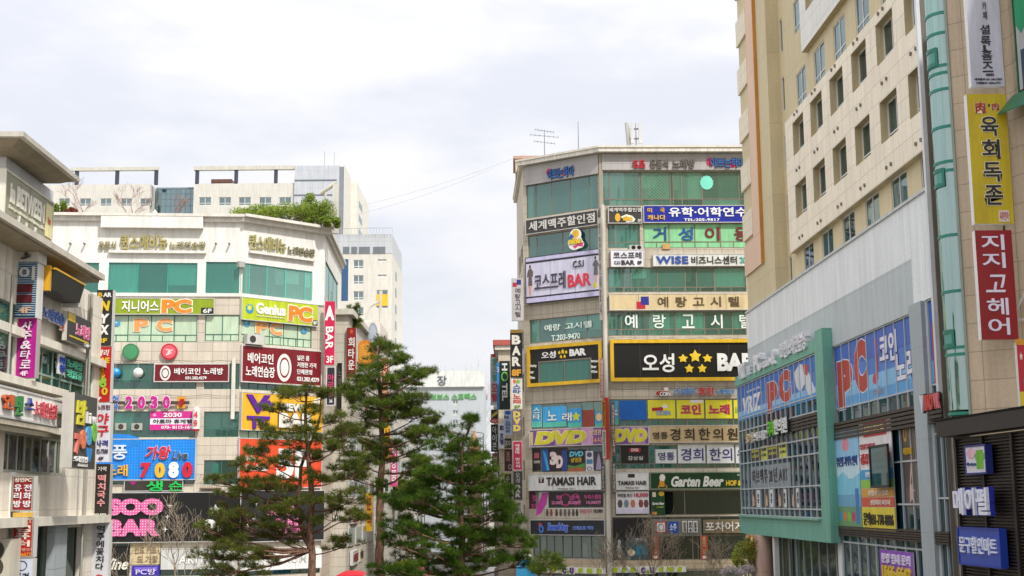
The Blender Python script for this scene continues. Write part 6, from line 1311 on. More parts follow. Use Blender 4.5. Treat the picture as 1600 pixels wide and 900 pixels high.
stack(47.3, [
    ((152, 453, 175, 540), '#2b2b29', [('B', '#d8a82a', .08, .05, .36, .13, {'b': .05}), ('AR', '#e6e4de', .4, .05, .93, .13, {'b': .05}), ('N', '#d8b82a', .25, .2, .85, .38, {'b': .07, 'sh': .15}), ('YX', '#e6e4de', .25, .42, .85, .82, {'v': True, 'b': .06, 'sh': .1}), ('2F', '#d8b82a', .2, .87, .75, .95, {'b': .05})], 'dark upright bar sign with yellow and white capitals highest of its column', {'case': '#d9d7d0'}),
    ((151, 542, 173, 628), '#b01c1e', [('빨리', '#f0e4dc', .1, .05, .85, .17, {'b': .03, 'sh': .2}), ('LIVE', '#d8b02a', .15, .2, .9, .30, {'b': .05}), ('&', '#d8b03a', .2, .38, .65, .66, {'b': .02, 'sh': .2}), ('8', '#8ac03a', .3, .56, .75, .74, {'b': .04}), ('0', '#d8b82a', .45, .74, .85, .88, {'b': .04}), ('3F', '#f0e4dc', .08, .91, .45, .97)], 'red upright live music sign with yellow and green numerals', {'case': '#d9d7d0'}),
    ((149, 630, 172, 722), '#d0d0da', [('스크린', '#6a2a3a', .05, .03, .95, .11, {'b': .03}), ('야구', '#c01e28', .12, .16, .92, .58, {'v': True, 'b': .06, 'sh': .1}), ('사격', '#2a3a8a', .08, .63, .9, .74, {'b': .05}), ('202-7500', '#4a4a5a', .08, .78, .92, .86), ('4F', '#3a3a48', .3, .91, .65, .97)], 'pale upright screen baseball sign with large red characters', {'case': '#d9d7d0'}),
    ((147, 725, 171, 811), '#26221f', [('가락', '#e0dad2', .25, .05, .8, .13, {'b': .02}), ('떡치국수', '#e08a8e', .28, .19, .74, .78, {'v': True, 'b': .03, 'out': '#f0dcd8', 'ow': .02}), ('273-8333', '#d8d2c8', .15, .9, .85, .95, {'b': .03})], 'black upright noodle sign with pink outlined characters', {'case': '#b9b4aa'}),
    ((145, 813, 170, 905), '#cfd0d4', [('먹주에꽃치다', '#2a2a2e', .28, .08, .72, .85, {'v': True, 'b': .02}), ('@disc', '#c84a4a', .3, .92, .7, .98)], 'pale upright sign with loose black brush writing lowest of its column', {'case': '#d9d7d0'})], group=GU)
stack(YA, [
    ((20, 744, 52, 799), '#8e1f24', [('성인PC', '#f0e6d8', .1, .05, .9, .17, {'b': .04}), ('유리방', '#e8e4ea', .1, .22, .45, .9, {'v': True, 'b': .04}), ('전화방', '#e8e4ea', .55, .22, .92, .9, {'v': True, 'b': .04})], 'dark red upright sign with two columns of white characters', {'frame': ('#9a9488', .04, .02)}),
    ((20, 801, 52, 808), '#c9a24a', [], 'thin amber strip between the dark red and scarlet upright signs', {}),
    ((20, 810, 52, 871), '#b3261a', [('중고', '#d8a08a', .1, .03, .9, .14, {'b': .02}), ('컴퓨터', '#f0dcd0', .15, .17, .85, .74, {'v': True, 'b': .04}), ('A/S,주변기기', '#e0b0a0', .03, .77, .97, .85), ('205-6677', '#e0862e', .05, .88, .95, .97, {'b': .04})], 'scarlet upright computer repair sign', {'frame': ('#9a9488', .04, .02)}),
    ((18, 873, 50, 925), '#c4c9d8', [('@ring', '#2a2c34', .25, .06, .75, .36, {'k': .88}), ('동경', '#2a2c34', .2, .42, .85, .75, {'b': .02})], 'pale blue upright sign with smiling ring emblem', {}),
    ((-30, 738, 17, 814), '#e9e7e4', [('바다', '#2a2828', .7, .2, .95, .7, {'v': True, 'b': .02}), ('상회', '#8a8888', .45, .2, .6, .5, {'v': True})], 'white sign with brush writing cut off by the picture edge', {})], group='upright signs at the near end of the low building')
# outdoor cooling unit low at the wall
mb = MB(); b0, b1 = at(-20, 905, 37.5), at(19, 842, 37.5); mb.box(b0.x, b1.x, 37.4, 38.2, b0.z, b1.z); o = mb.build('outdoor_unit', M('#c5bfae', .5)); tag(o, 'beige outdoor cooling unit low on the wall beside the smiling ring sign', 'cooling unit')
for z in (.3, .72):
    mb = MB(); f = frontal(37.4); mb.cyl(f, b1.x - .42, b0.z + (b1.z - b0.z) * z, .26, .0, .03, 16); mb.build('fan_grille', M('#4a463e', .6), o)
mb = MB()
for k in range(12): mb.fbox(frontal(37.4), b1.x - 1.25, b1.x - .75, b0.z + .1 + .1 * k, b0.z + .15 + .1 * k, 0, .03)
mb.build('grille', M('#55524a', .6), o)
for k, (x, y0, y1, dd) in enumerate(((140, 460, 660, .25), (144, 460, 900, .35), (135, 735, 830, .4), (20, 430, 590, .2))):
    p0, p1 = FA.uv(x, y0, dd), FA.uv(x, y1, dd); mb = MB(); mb.tube([FA.P(p0[0], p0[1], dd), FA.P(p0[0], p1[1], dd)], .045, 6)
    o = mb.build('wall_pipe', M('#a8a498', .5, metal=.3)); tag(o, ('thin steel pipe at the far end beside the display board', 'long steel pipe beside the upright sign column', 'short steel pipe below the board with numerals', 'steel pipe beside the blue slatted box sign')[k], 'pipe', 'pipes on the low building')

# ================================================================ far white apartment slabs behind the white cornered block
WH = TILE('#cfccc2', 12, 2.95, .02, .88, .02, .8, 0, .1); WHs = M('#d8d6cd', .8)
gF = GLASS('#b4ccd0', .25)
def slab_block(Y, x0, x1, ytop, xs, label, wins, depth=14, name='apartment_block', WH=WH):
    F = frontal(Y); u0, z1 = F.uv(x0, ytop); u1 = F.uv(x1, ytop)[0]
    o = empty(name, (u0 / 2 + u1 / 2, Y, 0), label, 'building')
    rs_ = [F.rect(*w[:4]) for w in wins]
    wall(F, u0, u1, 0, z1, rs_, [WH], 'front_wall', o, reveal=.2)
    for r_, w in zip(rs_, wins): window(F, r_, 2, o, frame='#d9d9d4', glass=gF, curtain=.4, fw=.12, recess=.15, transom=.72, room=('#8a887e', .8))
    mb = MB(); c = [(u0, Y), (u1, Y), (u1, Y + depth), (u0, Y + depth)]
    for a, b in ((1, 2), (2, 3), (3, 0)): mb.poly([(*c[a], 0), (*c[b], 0), (*c[b], z1), (*c[a], z1)], 0, [(0, 0), (depth, 0), (depth, z1), (0, z1)])
    mb.poly([(*p, z1) for p in c]); mb.build('side_wall', WH, o)
    return o, F, u0, u1, z1
W1 = [(x, 310, x + 17, 322) for x in (92, 125, 157, 189, 219)]
W1 += [(x, 340, x + 17, 352) for x in (92, 125, 157, 189, 219)]
o1, F1, a0, a1, zt1 = slab_block(300, 60, 235, 289, None, 'far white apartment slab with an open roof frame beyond the white corner block', W1)
def roof_frame(o, F, x0, x1, y0, y1, posts, z1, pm='#3d4350'):
    u0, zt_ = F.uv(x0, y0); u1 = F.uv(x1, y0)[0]; zb_ = F.uv(x0, y1)[1]
    mb = MB(); mb.fbox(F, u0, u1, zb_, zt_, -.9, .2); mb.build('roof_beam', M('#c9c6ba', .8), o)
    for x in posts:
        u = F.uv(x, y0)[0]; mb = MB(); mb.fbox(F, u - .38, u + .38, z1 - .1, zb_ - .004, -.7, 0); mb.build('roof_post', M(pm, .6), o)
roof_frame(o1, F1, 112, 247, 262, 267, (120, 183, 244), zt1)

W2 = [(x, 308, x + 19, 321) for x in (311, 342, 373, 405, 436)] + [(x, 338, x + 19, 351) for x in (311, 342, 373, 405, 436)]
o2, F2, b0_, b1_, zt2 = slab_block(300.5, 303, 461, 287, None, 'far white apartment slab joined to a tall grey stair tower', W2)
roof_frame(o2, F2, 303, 461, 260, 266, (308, 369, 431), zt2)
u0, z1 = F2.uv(461, 260); u1 = F2.uv(531, 260)[0]; u2 = F2.uv(538, 260)[0]
mb = MB(); mb.fbox(F2, u0 + .01, u1, 0, z1, -12, .6); mb.build('stair_tower', TILE('#bcc0c6', 1.2, 2.1, .03, .85, .04, .6, 0, .1), o2)
for y in (283, 306):
    z = F2.uv(480, y)[1]; mb = MB(); mb.fbox(F2, u0 + .01, u1 - .6, z - .2, z + .2, .6, .62); mb.build('joint_strip', M('#6a7078', .6), o2)
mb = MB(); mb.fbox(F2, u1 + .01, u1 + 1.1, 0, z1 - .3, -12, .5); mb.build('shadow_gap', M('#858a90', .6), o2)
mb = MB(); mb.fbox(F2, u1 + 1.12, u2, 0, z1 + .1, -12, .7); mb.build('white_fin', M('#d9d6cc', .7), o2)
u3, z3 = F2.uv(558, 285, -12)
mb = MB(); mb.fbox(F2, u2 + .01, u3, 0, z3, -38, -12); mb.build('rear_wing', TILE('#d9d7cc', 12, 2.95, .03, .85, .02, .8, 0, .1), o2)
for k in range(6):
    zz = z3 - 5 - 3.4 * k; fs = Face((u3, 300.5 + 16, 0), 90); mb = MB(); mb.fbox(fs, 0, 7, zz, zz + 1.5, -.1, .03); mb.build('window', gF, o2)
r_ = F2.rect(330, 280, 362, 287, -3); mb = MB(); mb.fbox(F2, r_[0], r_[1], zt2, r_[3], -6, -3); mb.build('roof_shed', M('#6a4a40', .8), o2)
for x, y0, lab in ((507, 236, 'shorter thin mast on the grey stair tower'), (522, 238, 'longer thin mast on the grey stair tower')):
    p, q = at(x, 262, 302), at(x, y0, 302); mb = MB(); mb.tube([(p.x, p.y, z1 - .2), (p.x, p.y, q.z)], .05, 5); o = mb.build('roof_mast', M('#8c8f94')); tag(o, lab, 'mast', 'masts on the stair tower')
# glass link between the slabs
F3 = frontal(304); u0, z1 = F3.uv(244, 293); u1 = F3.uv(306, 293)[0]
gl_ = empty('glass_link', ((u0 + u1) / 2, 304, 0), 'blue glazed link building between the two far white slabs', 'building')
rr_ = (u0 + .05, u1 - .05, z1 - 16, z1 - .3); wall(F3, u0, u1, 0, z1, [rr_], [M('#8a979c', .6)], 'front_wall', gl_, reveal=.2)
window(F3, rr_, 8, gl_, frame='#5a6a70', glass=GLASS('#8fc0cc', .3), curtain=.2, fw=.1, transom=[.08, .16, .26, .4, .6], room=('#5a6468', 1))
mb = MB(); mb.box(u0, u1, 304.5, 320, 0, z1); mb.build('body', M('#8a979c', .7), gl_)
# second tower further back
W3 = [(552, 406, 568, 420), (552, 430, 568, 444), (552, 455, 568, 469), (590, 405, 604, 409), (590, 429, 604, 433), (588, 453, 606, 482), (552, 480, 568, 494)]
o4, F4, c0_, c1_, zt4 = slab_block(232, 500, 613, 397, None, 'pale apartment tower with a grey louvred penthouse beyond the alley', W3, depth=22)
z5 = F4.uv(560, 366)[1]
mb = MB(); mb.fbox(F4, c0_, c1_, zt4 + .01, z5, -20, .05); mb.build('penthouse', TILE('#b9bdc0', 1.6, 3, .04, .8, .04, .6, 0, .1), o4)
for k, (x0, x1) in enumerate(((536, 546), (549, 558), (561, 578), (583, 602))):
    r_ = F4.rect(x0, 385, x1, 396, .05); mb = MB(); n = 7
    for j in range(n): mb.fbox(F4, r_[0], r_[1], r_[2] + (r_[3] - r_[2]) * j / n, r_[2] + (r_[3] - r_[2]) * (j + .55) / n, .05, .12)
    mb.build('louvre', M('#7c838a', .6), o4)
mb = MB()
for k in range(24):
    u = c0_ + (c1_ - c0_) * k / 23; mb.tube([(u, 231.5, z5), (u, 231.5, z5 + 1)], .04, 4)
mb.tube([(c0_, 231.5, z5 + 1), (c1_, 231.5, z5 + 1)], .05, 4); mb.build('roof_railing', M('#a9adb2', .5), o4)
r_ = F4.rect(532, 405, 544, 470, .02); mb = MB(); mb.fbox(F4, r_[0], r_[1], r_[2], r_[3], -.05, .04); mb.build('stair_glazing', M('#3a5a80', .15), o4)
r_ = F4.rect(588, 460, 606, 478, -.1); mb = MB(); mb.fbox(F4, r_[0], r_[1], r_[2], r_[3], -.12, .03); mb.build('yellow_shade', M('#e2b82e', .7), o4)
for k in range(10):
    z = zt4 - 3.6 - 3 * k; fs = Face((c1_, 232 + 4, 0), 90); mb = MB(); mb.fbox(fs, 2, 5, z, z + 1.5, -.1, .04); mb.build('window', gF, o4)

# ================================================================ the alley beyond: left row
def street_X(Y, base): return base - .0314 * (Y - 103)
def row_block(name, xw, xs, Y0, Y1, z, label, colr, storeys, vis):
    """a building along the alley; xs: the alley side, xw: the other side"""
    o = empty(name, ((xw + xs) / 2, (Y0 + Y1) / 2, 0), label, 'building')
    m = TILE(colr, 1.2, .8, .03, .7, .06, .6, 0, .12)
    mb = MB(); mb.box(min(xw, xs), max(xw, xs), Y0, Y1, 0, z); mb.build('wall', m, o)
    mb = MB(); mb.box(min(xw, xs) - .4, max(xw, xs) + .4, Y0 - .4, Y1 + .4, z + .002, z + .5); mb.build('roof_edge', M('#cfc9bd', .7), o)
    F = Face((xs, Y0 if vis > 0 else Y1, 0), 90 if vis > 0 else -90)
    for s in range(1, storeys):
        zz = s * (z / storeys) + .7
        for k in range(int((Y1 - Y0) / 5.5)):
            u = .8 + 5.5 * k; mb = MB(); mb.fbox(F, u, u + 4, zz, zz + 1.7, .002, .08); w = mb.build('window', M('#d5d2c8', .5), o)
            mb = MB(); mb.fbox(F, u + .15, u + 1.92, zz + .15, zz + 1.55, .08, .1); mb.fbox(F, u + 2.08, u + 3.85, zz + .15, zz + 1.55, .08, .1); mb.build('pane', M('#3c6a62', .08, .7), w)
    Ff = frontal(Y0)
    for s in range(2, storeys):
        zz = s * (z / storeys) + .8
        for k in range(2):
            u = min(xw, xs) + 1.5 + 4.5 * k
            if u + 2.5 > max(xw, xs): continue
            mb = MB(); mb.fbox(Ff, u, u + 2.4, zz, zz + 1.4, .002, .06); w = mb.build('window', M('#d5d2c8', .5), o)
            mb = MB(); mb.fbox(Ff, u + .12, u + 2.28, zz + .12, zz + 1.28, .06, .08); mb.build('pane', M('#3c5a5c', .1, .7), w)
    return o
zc1 = at(550, 492, 117).z
row_block('alley_building', -30, street_X(117, -13.9), 117, 139, zc1, 'beige alley building just behind the white corner block with a rooftop pine', '#c9c2b4', 6, 1)
zc2 = at(585, 508, 142).z
cb = row_block('alley_building', -27, -15.2, 142, 166, zc2, 'white alley building with a stepped white cornice above the pines', '#d9d4c8', 6, 1)
mb = MB(); mb.box(-17.6, -14.0, 141, 150, zc2 - 1.6, zc2 + .2); mb.box(-17.2, -14.3, 141.4, 149, zc2 - 3, zc2 - 1.602); mb.build('stepped_cornice', M('#d8d0c4', .7), cb)
mb = MB(); p = at(573, 505, 144); q = at(594, 505, 144)
mb.tube([(p.x, 144, zc2), (p.x, 144, zc2 + 1.6), (p.x + .5, 144, zc2 + 2.4), (q.x, 144, zc2 + 2.9)], .12, 6); mb.tube([(q.x, 144, zc2), (q.x, 144, zc2 + 4)], .15, 6); mb.build('roof_hook', M('#c8c4ba', .6), cb)
row_block('alley_building', -28, -15.6, 170, 200, 24, 'pale alley building next along behind the stepped cornice', '#cfc8bb', 6, 1)
row_block('alley_building', -29, -16.5, 203, 232, 19, 'low alley building last in the row before the white hall', '#c4bcae', 5, 1)
GL_ = 'signs along the far alley on the pine side'
def sC(Y, px, col, items, label, name='projecting_sign', **k): return sign(frontal(Y), px, 0, .35, col, items, label, name=name, group=GL_, **k)
sC(117, (542, 512, 556, 590), '#8a1c22', [('@star', '#d0582e', .25, .02, .75, .14), ('회타운', '#e6e0da', .18, .18, .85, .86, {'v': True, 'b': .05}), ('@rect', '#5a1216', .1, .88, .9, .97)], 'dark red upright restaurant sign with white characters beyond the crimson bar sign')
sC(117, (527, 567, 534, 640), '#1c1a1a', [('노래', '#6a6462', .2, .1, .8, .5, {'v': True})], 'thin black upright sign just behind the narrow bulb bordered sign')
u, z = frontal(124).uv(571, 552); mb = MB(); mb.cyl(frontal(124), u, z, .95, 0, .35, 28, rz=1.2); o = mb.build('disc_sign', M('#d8822a', .45)); tag(o, 'orange oval sign standing out over the alley among the pine tops', 'sign', GL_)
mb = MB(); mb.cyl(frontal(124), u, z, .7, .35, .37, 24, rz=.9); mb.build('disc_face', M('#e29a3a', .4), o)
u, z = frontal(130).uv(583, 528); mb = MB(); mb.cyl(frontal(130), u, z, .5, 0, .3, 24, rz=1.5); o = mb.build('oval_sign', M('#9aa4b2', .4)); tag(o, 'grey blue leaf shaped sign above the orange oval', 'sign', GL_); mb = MB(); mb.cyl(frontal(130), u, z, .36, .3, .32, 24, rz=1.2); mb.build('disc_face', M('#b4bcc8', .4), o)
for i, (Y, px, c, t, s, lab) in enumerate((
    (124, (545, 640, 556, 700), '#d9d4cc', '#5a3a3a', '미용실', 'cream upright sign among pine branches under the dark red sign'),
    (128, (558, 690, 568, 742), '#2a2a2e', '#d8d4cc', '노래', 'black upright sign with white characters seen between the two pine trunks'),
    (140, (597, 560, 606, 660), '#c8302e', '#e8d8a8', '갈비집', 'scarlet upright sign right behind the tall pine trunk'),
    (140, (599, 665, 610, 720), '#e2b22e', '#7a2a1e', '식당', 'amber upright sign right behind the tall pine trunk'),
    (150, (610, 690, 621, 760), '#d04a82', '#f2e6ea', '화장품', 'pink upright sign beside the tall pine trunk'),
    (132, (572, 770, 582, 830), '#d8a82a', '#8a2a1c', '분식', 'yellow upright sign low between the pine trunks'),
    (126, (513, 815, 524, 845), '#8a1c2a', '#f0e4e0', '주점', 'wine red sign low beside the double pine trunk'),
    (126, (513, 848, 525, 900), '#e6d8a0', '#2a4a8a', '약국', 'cream and blue upright pharmacy sign low beside the double pine trunk'),
    (136, (545, 820, 555, 850), '#d8c22a', '#3a3020', '카페', 'bright yellow sign low behind the pine branches'),
    (150, (566, 815, 588, 845), '#22342c', '#7ac09a', '호프', 'dark green shop board low behind the pine branches'))):
    it = [(s, t, .12, .06, .88, .9, {'v': (px[3] - px[1]) > (px[2] - px[0]) * 1.8, 'b': .04})]
    if i in (1, 3, 7): it.append(('@rect', t, .1, .92, .9, .98))
    sC(Y, px, c, it, lab)
# fascia boards along the left alley wall
FCL = Face((street_X(117, -13.9), 117, 0), 91.8)
for k in range(9):
    rk = random.Random(40 + k); z = 3.2 + 3.6 * (k % 3); u = 2 + 7.5 * (k // 3) + (45 if k // 3 > 2 else 0)
    c, t = [('#d8d4cc', '#7a2a2a'), ('#b8262c', '#f0e8dc'), ('#2a3a6a', '#e8e4dc'), ('#e2c23a', '#3a2a20'), ('#3a3a3c', '#d8b03a'), ('#efeeea', '#2a6a4a'), ('#8a1f3a', '#f0dce0'), ('#1f5a4a', '#e8eee4'), ('#d05a2a', '#f4ecdc')][k]
    s = ['노래연습장', '당구클럽', '치과의원', '미용실', '호프', '학원', '노래방', '약국', '분식'][k]
    sign(FCL, None, .12, .25, c, [(s, t, .1, .2, .9, .8, {'b': .05})], ['pale long board with wine red characters on the pine side alley wall', 'red long board with cream characters on the pine side alley wall', 'navy long board with pale characters on the pine side alley wall', 'yellow long board with brown characters on the pine side alley wall', 'charcoal long board with gold characters on the pine side alley wall', 'white long board with green characters on the pine side alley wall', 'plum long board with pink characters on the pine side alley wall', 'deep green long board with pale characters on the pine side alley wall', 'orange long board with cream characters on the pine side alley wall'][k], group=GL_, uz=(u, u + 6, z, z + 1.2))

# ---- right row
hb = row_block('alley_building', 9, at(779, 600, 150).x, 150, 176, at(790, 547, 150).z, 'beige alley building with a red roof edge behind the column of upright signs', '#c4b8a4', 6, -1)
mb = MB(); zz = at(790, 547, 150).z; xl = at(779, 600, 150).x; mb.box(xl - .6, 9.5, 149.4, 176.5, zz + .51, zz + 1.1); mb.build('red_roof', M('#a8544a', .7), hb)
row_block('alley_building', 9, at(772, 650, 180).x, 180, 215, 23, 'grey alley building beyond the red roofed one', '#b3aca0', 6, -1)
row_block('alley_building', 8, .2, 121, 146, 22.5, 'tan alley building directly behind the nine storey block', '#b9ab94', 6, -1)
GR_ = 'upright signs along the far alley below the red roof'
def sR(Y, px, col, items, label, **k): return sign(frontal(Y), px, 0, .4, col, items, label, name='projecting_sign', group=GR_, **k)
sR(160, (766, 553, 779, 633), '#a8a9a8', [('@rect', '#a83a3a', .1, .0, .9, .06), ('호스텔', '#4a9a84', .2, .08, .8, .54, {'v': True, 'b': .05}), ('모텔', '#b0282e', .15, .57, .85, .94, {'v': True, 'b': .06})], 'grey upright sign with green then red stacked characters')
sR(145, (780, 564, 797, 640), '#12251d', [('H', '#d8d8d2', .25, .05, .75, .2, {'b': .04, 'rot': 1}), ('@ring', '#6ab84a', .18, .22, .82, .42, {'k': .7}), ('TEL', '#d8d8d2', .25, .46, .75, .82, {'b': .04, 'rot': 1})], 'dark green upright hotel sign with a bright green ring')
sR(147, (776, 567, 781, 640), '#2a7ab8', [('모', '#d8e4ee', .2, .1, .8, .2)], 'thin blue upright sign edge beside the dark green hotel sign')
sR(133, (787, 641, 800, 680), '#b8c8e2', [('@disc', '#2a62b8', .15, .02, .85, .18), ('Sing', '#2a3a6a', .05, .22, .6, .34, {'b': .03}), ('노래타운', '#4a62a0', .2, .4, .8, .9, {'v': True, 'b': .03})], 'pale blue upright sign with a round blue emblem')
sR(150, (779, 662, 789, 701), '#dadce6', [('E', '#2a2a3a', .2, .08, .8, .25, {'b': .05}), ('호텔', '#2a3a7a', .2, .35, .8, .85, {'v': True, 'b': .04})], 'white upright sign with black and blue stacked characters')
sR(165, (767, 640, 778, 655), '#2a2a24', [('@poly', '#b8b04a', .05, .1, .95, .9, {'pts': [(0, .6), (1, 0), (1, .4), (0, 1)]})], 'small black sign with slanting yellow band')
u, z = frontal(164).uv(772, 658); mb = MB(); mb.cyl(frontal(164), u, z, .5, 0, .3, 20, rz=.3); o = mb.build('oval_sign', M('#b8323a', .4)); tag(o, 'small red oval sign above the black icon sign', 'sign', GR_); mb = MB(); mb.cyl(frontal(164), u, z, .35, .3, .32, 20, rz=.18); mb.build('disc_face', M('#d88a86', .4), o)
sR(165, (767, 663, 778, 706), '#22262a', [('아이콘', '#c8d0d4', .2, .05, .8, .95, {'v': True, 'b': .03})], 'black upright sign with three stacked pale characters')
sR(134, (788, 685, 799, 700), '#2e2a2a', [('혼자', '#d8d4cc', .1, .2, .9, .85, {'b': .04})], 'small black sign with two pale characters above a red one')
sR(136, (788, 702, 800, 736), '#4a1c22', [('포차', '#c89a94', .2, .1, .8, .6, {'v': True, 'b': .03}), ('@ring', '#d8d0cc', .5, .7, .95, .92)], 'dark red upright sign with pale ring')
sR(155, (778, 703, 787, 760), '#1f2122', [('이수노래', '#b8b8b4', .2, .05, .8, .95, {'v': True, 'b': .03})], 'long black upright sign with four faint characters')
sR(165, (769, 708, 778, 735), '#7a3a4a', [('빛', '#e0c8cc', .2, .2, .8, .7)], 'dull plum upright sign below the three stacked characters')
sR(165, (769, 737, 779, 770), '#c8ccd6', [('동물', '#3a3a44', .2, .1, .8, .9, {'v': True, 'b': .03})], 'pale grey upright sign lowest on the far alley')
sR(140, (788, 740, 799, 790), '#2b2724', [('수제맥주', '#d0c4b4', .2, .05, .8, .95, {'v': True, 'b': .03})], 'black upright sign below the pale ring')
sR(140, (786, 792, 800, 830), '#3a4a5a', [('@disc', '#2a9ad0', .2, .2, .8, .6), ('PC', '#d8e2ea', .2, .68, .8, .9, {'b': .04})], 'slate sign with cyan disc low beside the stone grey upright sign')


# ---- the white hall closing the alley
o7, F7, h0, h1, zh = slab_block(240, 560, 757, 606, None, 'white windowless looking hall closing the alley with thin grey roof lettering', [(707, 625, 716, 633), (707, 641, 716, 649), (707, 656, 716, 664)], name='wedding_hall', WH=TILE('#b3b8bc', 9, 30, .02, .9, .02, .7, 0, .05))
zt7 = F7.uv(700, 580)[1]
mb = MB(); mb.fbox(F7, h0 - .2, h1, zh + .002, zt7, -30, .5); mb.build('attic_band', M('#d9dbd6', .7), o7)
mb = MB(); mb.fbox(F7, h0, h1 - .5, zh - .25, zh - .002, 0, .3); mb.build('attic_ledge', M('#b4b8b8', .7), o7)
def sG(px, it, lab): return sign(F7, px, .5 if px[1] < 606 else .02, .08, None, it, lab, name='letter_sign', group='lettering on the white hall', lth=.06)
for px, s, lab in (((600, 587, 615, 602), '예', 'thin grey roof character hidden by pine foliage'), ((640, 587, 656, 602), '식', 'thin grey roof character half hidden by the pine tip'), ((683, 587, 698, 602), '장', 'thin grey roof character standing free beside the pine tip')):
    sG(px, [(s, '#5a6068', 0, 0, 1, 1, {'b': .005})], lab)
sG((673, 615, 745, 625), [('보보스 스포펙스', '#4faa4a', 0, 0, 1, 1, {'b': .04})], 'row of green characters on the grey hall wall')
mb = MB(); p = at(741, 700, 215); zz0, zz1 = at(741, 712, 215).z, at(741, 670, 215).z
mb.tube([(p.x, 215, 0), (p.x, 215, zz0)], 1.2, 10); o = mb.build('tent_tower', M('#bfa58c', .8)); tag(o, 'slim tan tower with pointed roof in front of the white hall', 'tower')
mb = MB(); mb.tube([(p.x, 215, zz0 + .01), (p.x, 215, zz1)], [1.35, .05], 10); mb.build('roof', M('#b98a6a', .8), o)
# two long cables across the sky
for k, ((x0, y0), (x1, y1)) in enumerate((((552, 324), (822, 240)), ((545, 338), (770, 263)))):
    p, q = at(x0, y0, 118), at(x1, y1, 114); mb = MB(); n = 14
    mb.tube([p.lerp(q, t / n) - Vector((0, 0, .35 * 4 * (t / n) * (1 - t / n))) for t in range(n + 1)], .010, 4)
    o = mb.build('overhead_cable', M('#b4b9c2', .6)); tag(o, ('upper of two thin cables strung across the sky between the blocks', 'lower of two thin cables strung across the sky between the blocks')[k], 'cable', 'cables across the sky')
# ================================================================ trees
PINE = LEAF('pine_needles', (.060, .10, .014), (.125, .18, .02), (.23, .27, .04), (.22, .14, .05), 1.3)
PBARK = BARK('pine_bark', (.07, .038, .026), (.24, .12, .075))
GBARK = BARK('grey_bark', (.17, .13, .09), (.38, .31, .22))


def mesh_np(name, V, Fq, mat, parent):
    """V: n x k x 3 polygons of k corners"""
    n, k, _ = V.shape
    v = V.reshape(-1, 3); lo, hi = v.min(0), v.max(0); o = np.array([(lo[0] + hi[0]) / 2, (lo[1] + hi[1]) / 2, lo[2]])
    me = bpy.data.meshes.new(name); me.vertices.add(n * k); me.vertices.foreach_set('co', (v - o).ravel())
    me.loops.add(n * k); me.loops.foreach_set('vertex_index', np.arange(n * k)); me.polygons.add(n)
    me.polygons.foreach_set('loop_start', np.arange(0, n * k, k)); me.polygons.foreach_set('loop_total', np.full(n, k))
    me.materials.append(mat); me.update(calc_edges=True); me.validate()
    ob = bpy.data.objects.new(name, me); link(ob, Vector(o), parent)
    return ob


def needles(centres, dirs, n, ln, wd, g):
    """tufts of thin needles: n at each centre, spread about dirs"""
    m = len(centres)
    c = np.repeat(centres, n, 0); d = np.repeat(dirs, n, 0)
    a = g.normal(size=(m * n, 3)); a /= np.linalg.norm(a, axis=1)[:, None]
    v = d * .75 + a; v /= np.linalg.norm(v, axis=1)[:, None]
    L = ln * g.uniform(.65, 1.2, (m * n, 1)); s = np.cross(v, g.normal(size=(m * n, 3))); s /= np.linalg.norm(s, axis=1)[:, None]
    w = wd * g.uniform(.7, 1.2, (m * n, 1))
    p0 = c + v * .02
    return np.stack([p0 - s * w, p0 + s * w, p0 + v * L], axis=1)


def pad_tufts(cx, cy, cz, rx, ry, rz, n, g):
    """points in a flattened cloud, more on its top and rim"""
    a = g.normal(size=(n, 3)); a /= np.linalg.norm(a, axis=1)[:, None]
    r = g.uniform(.25, 1, (n, 1)) ** .6
    p = a * r; p[:, 2] = np.where(p[:, 2] < 0, p[:, 2] * .55, p[:, 2])
    d = a.copy(); d[:, 2] = np.abs(d[:, 2]) * .6 + .55; d /= np.linalg.norm(d, axis=1)[:, None]
    return p * np.array([rx, ry, rz]) + np.array([cx, cy, cz]), d


